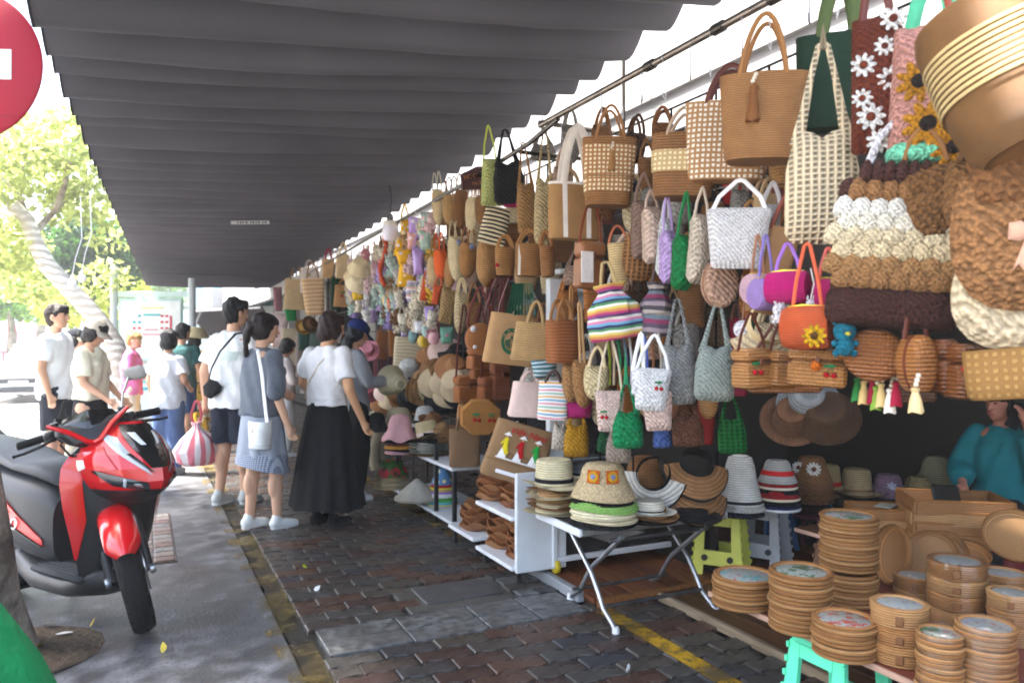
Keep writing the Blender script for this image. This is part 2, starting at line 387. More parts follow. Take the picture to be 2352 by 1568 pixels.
# brick patch in the concrete by the front wheel
# pavers: S-edged bricks in running bond, every one its own piece while the eye can part them
def paver(seed, half=False):
    rr = random.Random(seed); m = M(); L, Wd = (.118 if half else .243), .106; n = 5 if half else 8
    wav = lambda x: .0075 * sin(2 * pi * x / .1215)
    def out(k, z):
        a = [((-L / 2 + L * i / n) * k, -Wd / 2 * k + wav(-L / 2 + L * i / n)) for i in range(n + 1)]
        b = [((L / 2 - L * i / n) * k, Wd / 2 * k + wav(L / 2 - L * i / n)) for i in range(n + 1)]
        tx, ty = rr.uniform(-.012, .012), rr.uniform(-.02, .02)
        return [(x, y, z + (x * tx + y * ty if z > 0 else 0)) for x, y in a + b]
    m.rings([out(1, -.012), out(.985, .007), out(.945, .0115)], cap0=False)
    return m
pcols = ['#57524d', '#54463f', '#634436', '#4a4848', '#62584c', '#6f4c3a', '#5a5049', '#47464a', '#5d5852', '#573f37']
pcols = ['#' + ''.join('%02x' % int((int(c[i:i+2], 16) * .72 + 74 * .28) * .92) for i in (1, 3, 5)) for c in pcols]
pmesh = [[paver(i + 40 * h, h).mesh('paver', mat(c, 'stone'), smooth=False) for i, c in enumerate(pcols)] for h in (0, 1)]
SLAB = (.72, 2.06, 3.36, 3.70); COVER = (1.22, 1.82, 3.70, 4.12)
spots = []
rr = random.Random(3)
for r in range(0, 210):
    y = 1.9 + r * .1155; o = (.12 if r % 2 else 0)
    if o: spots.append((.70 + .06, y, 1))
    x = .70 + o + .1215
    while x < 3.1:
        spots.append((x, y, 0)); x += .2475
def blocked(x, y):
    for a, b, c, d in (SLAB, COVER):
        if a - .03 < x < b + .03 and c - .03 < y < d + .03: return True
    return (x > 2.45 and y < 3.5) or (x > 2.02 and y > 3.5 and y < 5.0 and x > 2.12)
spots = [s for s in spots if not blocked(s[0], s[1])]
def seen(x, y):
    z = depth((x, y, 0)); lat = Vector((x, y, 0)).dot(RX); X = 1176 + FP * lat / z; Y = 785 + FP * CAMH / z
    return -30 < X < 2400 and Y < 1620 and z > .5
near = sorted([s for s in spots if seen(s[0], s[1]) and s[1] < 8], key=lambda s: s[1])
for x, y, h in near[:298]:
    put('paver', rr.choice(pmesh[h]), pave, (x, y, rr.uniform(-.0025, .002)))
rest = near[298:] + [s for s in spots if s[1] >= 8]
for ci in range(5):
    m = M()
    for i, (x, y, h) in enumerate(rest):
        if (i * 7 + int(y * 31)) % 5 == ci: 
            dx_ = .058 if h else .12; m.box((x, y, -.002 + rr.uniform(-.002, .002)), (dx_ * 2, .107, .02), bev=.006)
    o = m.obj('paver_mass', mat(pcols[(ci * 3) % 10], 'stone'), pave, smooth=False); o['kind'] = 'stuff'
# granite slabs and a concrete inspection cover let into the bricks
gm = mat('#6a6a69', 'stone', 1.8); xs = [.73, 1.12, 1.5, 1.78, 2.05]
for row in range(2):
    for i in range(4):
        w = xs[i + 1] - xs[i]; M().box((xs[i] + w / 2, 3.447 + row * .168, -.005 + rr.uniform(-.002, .003)), (w - .01, .160, .03), bev=.004).obj('granite_slab', gm, pave, smooth=False)
for (x0, x1, y0, y1) in ((1.83, 2.06, 3.705, 3.9), (1.83, 2.06, 3.91, 4.1)):
    M().box(((x0 + x1) / 2, (y0 + y1) / 2, -.004), (x1 - x0 - .01, y1 - y0 - .01, .03), bev=.004).obj('granite_slab', gm, pave, smooth=False)
cv = M().box((1.52, 3.91, -.004), (.6, .4, .024), bev=.004).obj('cover_frame', mat('#56554f', 'concrete'), pave, smooth=False)
M().box((1.55, 3.93, .0115), (.44, .27, .012), bev=.004).obj('cover_plate', mat('#4a4a4b', 'concrete'), cv, smooth=False)
plane('yellow_stripe', 2.07, 2.165, 1.6, 3.36, .0145, mat('#b8901f', 'worn', 1.5))
plane('yellow_stripe', 1.94, 2.04, 4.9, 20, .0145, mat('#9a7a22', 'worn', .95))
for k, (gx, gy) in enumerate([(372, 1180), (372, 1235), (372, 1270)]): pass
m = M()
bp = struct(M().box((.06, 6.0, .0015), (.26, 1.5, .009), bev=.003).obj('brick_patch', mat('#6b6058', 'stone'), smooth=False))
for j in range(12):
    for i in range(2): M().box((-.005 + i * .125 + (j % 2) * .0, 5.32 + j * .121, .007), (.115, .108, .012), bev=.004).obj('brick', mat(['#94857c', '#84695e', '#8f8a84'][(i + j * 2) % 3], 'stone'), bp, smooth=False)
# tree pit, litter
pit = struct(M().lathe([(.34, .003), (.27, .006), (.1, .012), (.01, .02)], 18, (-.50, 4.0, 0), wob=lambda a, r, z: .01 * sin(5 * a) * r, cap=False).obj('tree_pit', mat('#3a3128', 'bark', 1, '#54483b')))
for i, (gx, gy, c) in enumerate([(148, 1453, '#e8e8e8'), (112, 1432, '#cfcfc8'), (90, 1482, '#8a7a3a'), (212, 1430, '#b9a24a'), (376, 1487, '#c3ae48'), (1443, 1535, '#e2e2e2'), (440, 1030, '#dcdcd8'), (728, 1352, '#e6e6e6'), (700, 1300, '#8f9a2c')]):
    p = ground(gx, gy, .02); s_ = .022 if i > 1 else .035
    tag(M().puff([(cos(a) * s_ * (1 + .3 * sin(3 * a)), sin(a) * s_ * .7) for a in [k * pi / 5 for k in range(10)]], .003).obj('litter', mat(c, 'cloth'), None, True, p, (R(80), R(20 * i), i)),
        ['crumpled white paper scrap in the tree pit beside the trunk', 'greyish wrapper lying in the tree pit behind the paper scrap', 'dry brown leaf at the foot of the tree trunk', 'yellowish dead leaf lying left of the scooter front wheel', 'yellowish dead leaf on the concrete in front of the scooter', 'small white paper scrap on bricks in front of the baskets stool',
         'pale scrap of paper on the pavement under the striped carrier bag', 'tiny white scrap on the bricks beside the granite slabs', 'small green leaf on bricks behind the granite slabs'][i], 'litter')

# ---------------------------------------------------------------- stall building
bld = thing('market_building', 'white market hall front with deep open stalls under a ceiling', 'building', (0, 0, 0))
WH = mat('#a3a2a2', 'paint'); DK = mat('#3a3430', 'paint')
M().box((5.3, 12, .9), (.2, 40, 2.0)).obj('back_wall', mat('#3a3531', 'paint'), bld, smooth=False); M().box((5.28, 12, 2.58), (.2, 40, 1.36)).obj('upper_wall', WH, bld, smooth=False)  # lower wall coloured dark to stand for the shade deep in the stall
M().box((4.1, 12, 3.32), (2.3, 40, .12)).obj('ceiling', WH, bld, smooth=False)
M().box((2.86, 12, 3.25), (.14, 40, 1.64)).obj('lintel_wall', WH, bld, smooth=False)
M().box((2.78, 12, 2.86), (.03, 40, .05), bev=.008).obj('wall_moulding', mat('#9c9a99', 'paint'), bld, smooth=False)
for y in (-1.2, 5.9, 11.2, 16.4, 21): M().box((3.6, y, 1.63), (.3, .3, 3.25), bev=.01).obj('pillar', mat('#a7a09a', 'paint'), bld, smooth=False)
for y in (5.2, 10.6, 16): M().box((4.45, y, 1.62), (1.68, .1, 3.27)).obj('partition', mat('#46403b', 'paint'), bld, smooth=False)
M().box((4.2, 32.2, 1.6), (3.6, .1, 3.6)).obj('end_wall', WH, bld, smooth=False)
# wooden floors of planks
fl = struct(M().box((3.0, 4.2, .012), (1.8, 1.62, .03)).obj('stall_floor', mat('#3a2415', 'wood'), smooth=False))
for i in range(15):
    M().box((2.155 + i * .12, 4.2 + rr.uniform(-.006, .006), .04), (.116, 1.62, .026), bev=.003).obj('plank', mat(['#7a4524', '#6a3a1d', '#84502b'][i % 3], 'wood'), fl, smooth=False)
fl2 = struct(M().box((3.2, 2.2, .0), (1.4, 2.34, .03)).obj('stall_floor', mat('#2a1c12', 'wood'), smooth=False))
for i in range(12): M().box((2.565 + i * .12, 2.2, .026), (.115, 2.34, .024), bev=.003).obj('plank', mat(['#5a3a20', '#4a2f1b', '#64421f'][i % 3], 'wood'), fl2, smooth=False)
struct(M().box((2.488, 2.2, .02), (.03, 2.34, .045), bev=.004).obj('floor_edge', mat('#8a7a64', 'wood'), smooth=False))
struct(M().box((2.085, 3.86, .03), (.05, .72, .06), bev=.008).obj('floor_edge', mat('#8b8e92', 'paint'), smooth=False))
struct(M().box((2.62, 3.375, .032), (1.02, .03, .05), bev=.004).obj('floor_edge', mat('#8a5a30', 'wood'), smooth=False))

# ---------------------------------------------------------------- awning: 40 sagging canvas panels between cross rods
aw = thing('awning', 'long dark grey canvas awning hanging in sagging folds over the lane', 'awning', (0, 0, 0))
AWM = mat('#5c5b61', 'fabric')
ys = [1.38, 1.83, 2.25, 2.62, 3.0, 3.36, 3.78, 4.11, 4.36, 4.78, 5.13, 5.35, 5.88, 6.20, 6.54, 6.98, 7.34, 7.73, 8.05]
while ys[-1] < 19.3: ys.append(ys[-1] + rr.uniform(.37, .47))
aL = lambda y: -.445 + .028 * max(0, y - 2.8)
aR = lambda y: 2.46 + .024 * max(0, y - 3)
def aw_pt(y, u): return aL(y) + (aR(y) - aL(y)) * u, 2.91 + .31 * u - .05 * u * (1 - u) * 2 - (.10 * (1 - math.exp(-max(0, y - 4) / 2.5)) + .0115 * (y - 4)) * u
for i in range(len(ys) - 1):
    y0, y1 = ys[i], ys[i + 1]; d = .25 + .05 * (y1 - y0 - .4) + rr.uniform(-.012, .012); sd = rr.uniform(0, 99); skew = rr.uniform(-.03, .03)
    def fn(u, v, off=0.0):
        yy = y0 + (y1 - y0) * v; x, z = aw_pt(yy, u)
        s_ = sin(pi * v ** 1.45) ** .85
        w = noise.noise(Vector((u * 5 + sd, v * 1.2, u * 2))) * .006 + .0045 * noise.noise(Vector((u * 22 + v * 5, v * 2.5, sd)))
        return (x + (.02 * s_ if u < .01 else 0), yy + skew * (u - .5) + .05 * s_ * (v - .3), z - (d * (1 + .03 * sin(u * 7 + sd))) * s_ + w * s_ + off)
    m = M(); m.sheet(lambda u, v: fn(u, v), 44, 12); m.sheet(lambda u, v: fn(u, v, .004), 44, 12)
    p = m.obj('canvas_panel', AWM, aw, ang=1.2)
    if i < 26:
        x0, z0 = aw_pt(y0, 0); x1, z1 = aw_pt(y0, 1)
        M().tube([(x0 + .01, y0, z0 + .012), (x1 - .01, y0, z1 + .012)], .008, 6).obj('cross_rod', mat('#55565a', 'metal'), aw)
    if i < 30:      # hemmed binding along the street-side edge
        M().tube([fn(0, k / 10) for k in range(11)], .006, 5).obj('edge_binding', mat('#3a383b', 'fabric'), aw)
lb = thing('maker_label', 'small white printed strip label stuck under the awning', 'label', (1.0, 8.6, 0))
yb = [y for y in ys if y < 8.7][-1] + .17
xb, zb = aw_pt(yb, .0); 
lp = at(575, 512, 8.35)
for o_ in [lb]: o_.location = lp; o_.rotation_euler = (R(-28), R(-4), R(-2))
M().box((0, 0, 0), (.40, .006, .046), bev=.002).obj('strip', mat('#e8e8ea', 'plastic'), lb, smooth=False)
for k, x in enumerate((-.13, -.10, -.075, -.04, .005, .03, .06, .09, .13, .16)): M().box((x, -.0045, -.004), (.016, .003, .018 + .008 * (k % 2))).obj('printed_mark', mat('#5a5a60', 'flat'), lb, smooth=False)

# ---------------------------------------------------------------- hanging rails
rail = thing('hanging_rail', 'long steel tube rail running under the ceiling above the bags', 'rail', (0, 0, 0))
MT = mat('#8d8277', 'metal'); MTD = mat('#4b4640', 'metal')
M().tube([(2.02, .3, 2.60), (2.02, 3.85, 2.60)], .016, 10).obj('tube', MT, rail)
M().tube([(2.0, 3.6, 2.57), (2.02, 3.98, 2.53), (2.04, 4.8, 2.5), (2.45, 13.0, 2.5)], .014, 8).obj('tube', MTD, rail)
for y in (.5, 1.2): M().tube([(2.02, y, 2.6), (2.02, y, 3.05), (2.6, y, 3.2)], .006, 6).obj('stay', MTD, rail)
for y in (1.2, 1.55, 2.05, 2.35, 2.8): M().lathe([(.018, -.03), (.023, -.028), (.023, .028), (.018, .03)], 10, (2.02, y, 2.6), axis='y').obj('collar', MTD, rail)
rail2 = thing('hanging_rail', 'thinner dark tube rail set back behind the basket bags', 'rail', (0, 0, 0))
M().tube([(2.62, .6, 2.52), (2.62, 4.0, 2.52)], .016, 8).obj('tube', MTD, rail2)
M().tube([(2.02, 3.86, 2.62), (2.9, 3.86, 2.62)], .014, 8).obj('cross_tube', MT, rail2)
M().tube([(2.04, 4.15, 2.52), (2.9, 4.05, 2.5)], .012, 8).obj('cross_tube', MTD, rail2)
for y in (1.0, 3.9): M().tube([(2.62, y, 2.5), (2.62, y, 3.26)], .012, 6).obj('drop_tube', MTD, rail2)
HK = mat('#cfcfd2', 'plastic'); HKM = mat('#8e8e92', 'metal')
def hook_pts(h=.13): return [(0, 0, .02), (-.012, 0, .028), (-.018, 0, .012), (0, 0, -.01), (.004, 0, -h * .6), (.02, 0, -h * .85), (.014, 0, -h), (-.008, 0, -h * .95), (-.016, 0, -h * .8)]
hk = [M().tube(hook_pts(), .0032, 6).mesh('hook', HKM), M().tube(hook_pts(.16), .004, 6, flat=.5).mesh('hook', HK)]
hp = [(2.02, y) for y in (1.25, 1.42, 1.6, 1.78, 1.9, 2.08, 2.22, 2.4, 2.52, 2.7, 2.86, 3.02, 3.2, 3.42, 3.6)] + [(2.62, y) for y in (1.9, 2.1, 2.36, 2.6, 2.82, 3.1, 3.3, 3.5, 3.7)]
for i, (x, y) in enumerate(hp):
    back = x > 2.3
    o = put('hook', hk[i % 2], None, (x, y, 2.585 if not back else 2.505), R(rr.uniform(20, 70)), cat='hook', group='hooks on the rails',
            label=(NUMW[(i - 15 if back else i) // 2] + (' white plastic' if i % 2 else ' bare steel wire') + ' hook from the near end of the ' + ('rear dark rail' if back else 'front steel rail')))
# ================================================================ STREET SIDE AND BACKGROUND
# no-entry sign
sg = thing('road_sign', 'round red no entry sign with white bar at the left edge', 'sign', at(-85, 150, 2.6)); sg.rotation_euler = (0, 0, -YAW + R(4))
M().lathe([(.004, -.012), (.255, -.012), (.262, -.006), (.262, .0), (.25, .004), (.004, .004)], 64, axis='y').obj('disc', mat('#98102a', 'paint'), sg)
M().box((0, -.014, 0), (.33, .003, .101), bev=.001).obj('bar', mat('#e6eef0', 'paint'), sg, smooth=False)
M().box((0, -.0125, -.174), (.38, .002, .003)).obj('seam', mat('#7d1324', 'paint'), sg, smooth=False)
zz = -sg.location.z
M().tube([(0, .03, .35), (0, .03, zz)], .03, 12).obj('pole', mat('#9aa0a4', 'metal'), sg)
for z in (.12, -.12): M().box((0, .012, z), (.1, .03, .03), bev=.004).obj('clamp', mat('#85898c', 'metal'), sg, smooth=False)
# green tarpaulin covered load, bottom left
gp = Vector((-.655, 2.72, -.05))
M().loft([(0, .52, .42, 3.2), (.2, .47, .40, 3), (.45, .36, .33, 2.6), (.66, .24, .24, 2.4), (.80, .10, .10, 2.2), (.82, .02, .02, 2)], 40, fold=.09, seed=2).obj('covered_load', mat('#0f8f55', 'cloth'), None, True, gp, R(-20), label='bright green tarpaulin draped over a load at bottom left corner', cat='tarpaulin')
# near tree trunk
tr = thing('street_tree', 'rough grey bark trunk in front of the scooter tail', 'tree', (-.60, 4.05, 0))
tp = [(.0, 0, -.02), (.0, -.01, .06), (-.03, 0, .25), (-.055, 0, .5), (-.10, 0, .8), (-.2, .02, 1.2), (-.45, .05, 1.7), (-.8, .1, 2.4), (-1.3, .2, 3.2), (-1.7, .3, 4.0)]
m = M(); m.tube(tp, [.2, .165, .14, .13, .125, .12, .115, .105, .09, .06], 18)
m.v = [(x + .02 * noise.noise(Vector((x * 6, y * 6, z * 3))), y + .02 * noise.noise(Vector((x * 6 + 9, y * 6, z * 3))), z) for x, y, z in m.v]
m.obj('trunk', mat('#6a6057', 'bark', 1, '#a59d90'), tr)
for a, b in (((-1.3, .2, 3.2), (-2.2, 1.0, 4.2)), ((-1.5, .25, 3.6), (-1.6, -.8, 4.6))): M().tube([a, ((a[0] + b[0]) / 2, (a[1] + b[1]) / 2, (a[2] + b[2]) / 2 + .12), b], [.06, .05, .025], 8).obj('branch', mat('#6a6057', 'bark', 1, '#a59d90'), tr)
def leaves(cl, n, sz, seed):                 # small folded leaves spread through clumps (x, y, z, rx, ry, rz)
    r = random.Random(seed); V = []; F = []
    wts = [c[3] * c[4] * c[5] for c in cl]
    for _ in range(n):
        c = r.choices(cl, wts)[0]
        while True:
            p = Vector((r.uniform(-1, 1), r.uniform(-1, 1), r.uniform(-1, 1)))
            if .15 < p.length < 1 and r.random() < .35 + .65 * p.length: break
        p = Vector((c[0] + p.x * c[3], c[1] + p.y * c[4], c[2] + p.z * c[5]))
        d = Vector((r.gauss(0, 1), r.gauss(0, 1), r.gauss(-.3, .7))).normalized(); w = d.orthogonal().normalized(); w.rotate(Matrix.Rotation(r.uniform(0, 6.3), 3, d))
        s = sz * r.uniform(.6, 1.4); q = w.cross(d) * s * .12; i = len(V)
        V += [p, p + d * s * .5 + w * s * .28 + q, p + d * s, p + d * s * .5 - w * s * .28 + q]; F.append((i, i + 1, i + 2, i + 3))
    m = M(); m.v = [tuple(v) for v in V]; m.f = F; return m
def clumps(c, r, n, k, seed, fl=.8):
    q = random.Random(seed); out = []
    for _ in range(n):
        d = Vector((q.gauss(0, 1), q.gauss(0, 1), q.gauss(0, 1))).normalized() * q.uniform(.35, 1)
        s = k * q.uniform(.7, 1.3); out.append((c[0] + d.x * r[0], c[1] + d.y * r[1], c[2] + d.z * r[2], s, s, s * fl))
    return out
def leafobj(m, parent, c, c2):
    me = m.mesh('crown', mat(c, 'leaf', 1, c2), smooth=False); return put('crown', me, parent)
leafobj(leaves(clumps((-2.7, 5.0, 5.3), (1.7, 5.0, .6), 44, .85, 4), 15000, .17, 5), tr, '#4d6a22', '#8aa53a').location = (.60, -4.05, 0)  # crown above the view, spread wide to shade pavement and scooter
# leaning whitewashed street tree
Z = 12.0
tr2 = thing('street_tree', 'leaning tree with whitewashed ringed trunk and yellow green leaves', 'tree', (0, 0, 0))
pts = [(300, 990, Z), (290, 900, Z), (262, 790, Z), (225, 735, Z), (165, 670, Z), (110, 612, Z), (82, 560, Z), (62, 505, Z - .1), (25, 470, Z - .3)]
M().tube([at(*p) for p in pts], [.2, .17, .15, .14, .135, .13, .12, .11, .10], 14).obj('trunk', mat('#a49b8f', 'bands', 1, '#dcd8ce'), tr2)
for q in ([(62, 505, Z), (40, 440, Z), (52, 380, Z - .3), (90, 330, Z - .6)], [(75, 540, Z), (130, 480, Z + .3), (170, 440, Z + .4), (210, 420, Z + .5)], [(25, 470, Z - .3), (-20, 455, Z - .5), (-70, 430, Z - .8)], [(40, 440, Z), (0, 400, Z), (-40, 370, Z)], [(130, 480, Z + .3), (150, 420, Z), (160, 370, Z - .2)]):
    M().tube([at(*p) for p in q], [.06, .045, .03, .018][:len(q)], 8).obj('branch', mat('#7d7060', 'bark', 1, '#a49a8a'), tr2)
cl = [(*at(x, y, z), s, s, s * .75) for x, y, z, s in [(60, 330, 11.2, .55), (150, 320, 11.8, .6), (200, 400, 12.2, .55), (100, 400, 12.5, .6), (230, 470, 12.6, .5), (160, 470, 12.8, .5), (20, 560, 13, .6), (60, 640, 13.5, .6), (-60, 400, 11, .7), (-40, 560, 12, .8), (0, 330, 12.5, .7), (190, 300, 12.4, .5), (255, 545, 13, .4), (240, 640, 13.5, .45), (190, 690, 13.6, .4)]]
leafobj(leaves(cl, 5200, .15, 8), tr2, '#909c58', '#d4d98c')
tr3 = thing('dark_tree', 'dense dark green tree beyond the leaning whitewashed trunk', 'tree', (0, 0, 0))
leafobj(leaves([(*at(x, y, z), s, s, s * .8) for x, y, z, s in [(180, 570, 19, .95), (240, 590, 19.5, .9), (215, 545, 19, .8), (150, 600, 20, .8), (270, 620, 20, .7), (200, 620, 19.4, .8)]], 5200, .16, 11), tr3, '#23401d', '#4f7a2a')
M().tube([at(215, 960, 20), at(212, 760, 20), at(205, 600, 20)], [.2, .16, .1], 10).obj('trunk', mat('#5d5347', 'bark', 1, '#7d7468'), tr3)
for i, (x, y, z, n, cc, c2, lab) in enumerate([(20, 690, 24, 10, '#5f8a3c', '#a8cc58', 'pale green bushy tree above the parked white car'), (90, 640, 34, 10, '#4f7a48', '#8fbf72', 'hazy green tree far down the street behind the young man'), (250, 690, 22, 9, '#8a9a30', '#dfe060', 'yellow green tree directly behind the map board pole'), (-60, 610, 30, 12, '#5f8a4c', '#9cc86a', 'tall pale tree at the far left edge of the street'), (330, 600, 44, 12, '#52803e', '#9fc862', 'tree crown behind the far end of the awning')]):
    t = thing('street_tree', lab, 'tree', (0, 0, 0), group='trees along the street')
    c = at(x, y, z); k = z / 24
    leafobj(leaves(clumps(c, (1.5 * k, 1.5 * k, 1.0 * k), n, .75 * k, 20 + i), 2600, .22 * k, 30 + i), t, cc, c2)
    M().tube([(c.x, c.y, -.1), (c.x + .1, c.y, c.z * .6), (c.x, c.y, c.z)], [.16 * k, .12 * k, .07 * k], 8).obj('trunk', mat('#6d6255', 'bark', 1, '#8f8678'), t)
# festoon bulbs hanging from the tree
for i, (x, y) in enumerate([(166, 642), (188, 632)]):
    b = thing('hanging_bulb', ['white festoon bulb in front of dark tree, lower one', 'white festoon bulb in front of dark tree, upper one'][i], 'bulb', at(x, y, 11), 0, 'festoon bulbs in the trees')
    M().ball((0, 0, -.05), .055, 10, 8, (1, 1, 1.1)).obj('globe', mat('#f2f2f2', 'plastic'), b); M().tube([(0, 0, 0), (0, 0, .06)], .02, 8).obj('socket', mat('#d8d8d8', 'plastic'), b)
    M().tube([(0, 0, .05), (.04, 0, .3), (.12, 0, .6), (.1, 0, 1.2)], .006, 5).obj('cord', mat('#d0d0d0', 'plastic'), b)
# map board on two posts
mb = thing('map_board', 'white street map notice board on two posts beyond the awning', 'notice board', (0, 0, 0))
zb = 13.5
def bz(x0, y0, x1, y1, dz, t): a, b = at(x0, y1, zb + dz), at(x1, y0, zb + dz); return ((a + b) / 2, ((b - a).xy.length, t, b.z - a.z))
def bbox(name, x0, y0, x1, y1, dz, t, m, par, bev=.0):
    c, d = bz(x0, y0, x1, y1, dz, t); return M().box(c, d, -YAW, bev).obj(name, m, par, smooth=False)
WP = mat('#d9e2e2', 'paint')
for x in (262, 441): 
    a = at(x, 785, zb); M().tube([(a.x, a.y, -.13), (a.x, a.y, at(x, 612 if x < 300 else 640, zb).z)], .062, 12).obj('post', mat('#c4cccf', 'paint'), mb)
bbox('top_beam', 268, 703, 436, 712, .02, .08, WP, mb, .01); bbox('header', 268, 672 - 2, 436, 684, .03, .06, mat('#cfe6e2', 'paint'), mb, .01)
bbox('panel_frame', 274, 664 + 22, 420, 830, -.02, .06, mat('#b9d6d4', 'paint'), mb, .01); pn = bbox('panel', 279, 692, 415, 824, -.05, .03, mat('#e6ecec', 'paint'), mb)
bbox('lower_panel', 274, 838, 420, 960, -.02, .05, mat('#dfe9ea', 'paint'), mb, .01)
for j in range(6):
    for x in (308, 320, 372, 383):
        if j == 0 and x == 308: continue
        bbox('printed_stop', x - 3, 716 + 14 * j + 8, x + 3, 720 + 14 * j + 9, -.075, .008, mat('#c8304c' if (j > 1 or x > 350) else '#3aa6b8', 'flat'), pn)
for x0, x1, y0, y1, c in [(325, 375, 707, 709, '#d8cf50'), (330, 368, 722, 726, '#49aeb9'), (332, 362, 757, 759, '#d2607a'), (328, 372, 768, 770, '#d2607a'), (390, 394, 726, 764, '#c8304c')]:
    bbox('printed_line', x0, y0, x1, y1, -.075, .008, mat(c, 'flat'), pn)
for x0, x1, y0, y1, c in [(282, 302, 845, 853, '#c8304c'), (320, 350, 872, 880, '#6fc1c8'), (284, 300, 862, 866, '#c8304c'), (325, 350, 890, 896, '#49aeb9')]: bbox('printed_block', x0, y0, x1, y1, -.06, .01, mat(c, 'flat'), mb)
# far dark canopy, shops and houses at the end of the lane
fc = thing('shop_canopy', 'dark grey pull down canopy of a shop beyond the map board', 'awning', (0, 0, 0))
zc = 19.0
P = lambda x, y, z: at(x, y, z)
CAN = mat('#5f5d61', 'fabric')
m = M()
for k in range(6):
    f0, f1 = k / 6, (k + 1) / 6; tl, tr_ = P(425, 712, zc), P(600, 702, zc - 1); bl, br = P(478, 772, zc + 2.5), P(640, 770, zc + 1.5)
    l = lambda a, b, t: a + (b - a) * t
    mm = M(); q = [l(tl, tr_, f0), l(tl, tr_, f1), l(bl, br, f1), l(bl, br, f0)]; mm.add([v for v in q] + [v + Vector((0, 0, .02)) for v in q], [(0, 1, 2, 3), (7, 6, 5, 4), (0, 4, 5, 1), (1, 5, 6, 2), (2, 6, 7, 3), (3, 7, 4, 0)]); mm.obj('canvas_strip', CAN, fc, smooth=False)
M().tube([P(425, 716, zc), P(600, 706, zc - 1)], .04, 8).obj('front_bar', mat('#b7b9bd', 'metal'), fc)
for x in (440, 545): M().tube([P(x, 711, zc), P(x + 5, 785 + 1764 * 1.4 / zc, zc)], .03, 8).obj('post', mat('#c9cdd0', 'paint'), fc)
M().tube([P(462, 714, zc), P(440, 770, zc + .3)], .02, 6).obj('brace', mat('#c9cdd0', 'paint'), fc)
def house(name, label, x0, x1, yt, z, dp, wm, floors, bays, shop=None):
    a, b = at(x0, 785, z), at(x1, 785, z); c = (a + b) / 2; w = (b - a).xy.length; top = at(0, yt, z).z
    h = thing(name, label, 'building', (c.x, c.y, -.13), -YAW, 'houses at the end of the lane')
    H = top + .13
    M().box((0, dp / 2, H / 2), (w, dp, H)).obj('wall', wm, h, smooth=False)
    M().box((0, dp / 2 - .1, H + .1), (w + .3, dp + .4, .2), bev=.03).obj('roof', mat('#b8b4ac', 'paint'), h, smooth=False)
    for f in range(floors):
        for k in range(bays):
            X = -w / 2 + w * (k + .5) / bays; zf = 3.6 + f * 3.1
            if zf + 1 > H: continue
            fr = M().box((X, -.03, zf), (w / bays * .55, .08, 1.7), bev=.01).obj('window', mat('#9fc4c8', 'paint'), h, smooth=False)
            for s_ in (-1, 1): M().box((X + s_ * w / bays * .13, -.075, zf), (w / bays * .21, .02, 1.5)).obj('pane', mat('#7f9aa2', 'glass'), fr, smooth=False)
    if shop: M().box((0, -.04, 1.35), (w * .86, .1, 2.4), bev=.01).obj('shop_front', shop, h, smooth=False)
    M().box((0, -.12, 3.0 - .25), (w * .95, .22, .3), bev=.02).obj('sign_band', mat('#dfe9e6', 'paint'), h, smooth=False)
house('white_house', 'tall white town house behind the dark shop canopy', 430, 575, 380, 36, 10, mat('#d8dcda', 'paint'), 4, 3, mat('#8f9a98', 'paint'))
house('pale_house', 'pale plain house right of the white town house', 580, 760, 560, 30, 8, mat('#e0dfda', 'paint'), 1, 3, mat('#a9aeb0', 'paint'))
house('teal_house', 'low pale teal house beyond the map board', 260, 425, 600, 48, 8, mat('#c9dedb', 'paint'), 2, 4, mat('#c07a7a', 'paint'))
house('grey_house', 'pale grey house far down the street behind the trees', -140, 120, 520, 62, 10, mat('#cfd2d0', 'paint'), 3, 5, mat('#b0657a', 'paint'))
# parked car in the street
cp = ground(90, 914, -.13); car = thing('parked_car', 'white hatchback car parked facing us behind the young man', 'car', cp, R(-6))
CW = mat('#dfe3e5', 'gloss'); GL = mat('#2c3338', 'glass')
M().loft([(.22, .80, 2.0, 5), (.45, .86, 2.05, 5), (.72, .86, 2.03, 5), (.86, .82, 1.96, 5), (.93, .76, 1.85, 5)], 40).obj('body', CW, car)
M().loft([(.9, .74, 1.25, 4, 0, .25), (1.15, .69, 1.08, 4, 0, .3), (1.38, .60, .86, 4, 0, .36), (1.45, .5, .7, 4, 0, .38)], 40).obj('cabin', GL, car)
M().loft([(1.40, .60, .84, 4, 0, .36), (1.475, .52, .7, 4, 0, .38)], 32).obj('roof', CW, car)
for sx in (-1, 1):
    M().box((sx * .60, -1.93, .70), (.34, .14, .14), bev=.05, rz=sx * -.3).obj('headlight', mat('#c9d4da', 'glass'), car)
    M().ball((sx * .92, -.75, 1.0), .1, 8, 6, (1.1, .6, .7)).obj('mirror', CW, car)
    for y in (-1.3, 1.25): 
        w = M().lathe([(.12, -.1), (.30, -.1), (.32, -.06), (.32, .06), (.30, .1), (.12, .1)], 20, (sx * .76, y, .32), axis='x').obj('wheel', mat('#26272a', 'rubber'), car)
        M().lathe([(.01, -.02), (.19, -.015), (.2, .0), (.01, .0)], 16, (sx * .87, y, .32), axis='x').obj('rim', mat('#a9adb2', 'metal'), w)
M().box((0, -2.0, .56), (.9, .12, .16), bev=.03).obj('grille', mat('#2a2d31', 'plastic'), car, smooth=False); M().box((0, -2.03, .34), (1.3, .1, .14), bev=.03).obj('lower_grille', mat('#2f3338', 'plastic'), car, smooth=False)
M().box((0, -2.075, .50), (.42, .02, .11)).obj('number_plate', mat('#e9ecec', 'paint'), car, smooth=False)
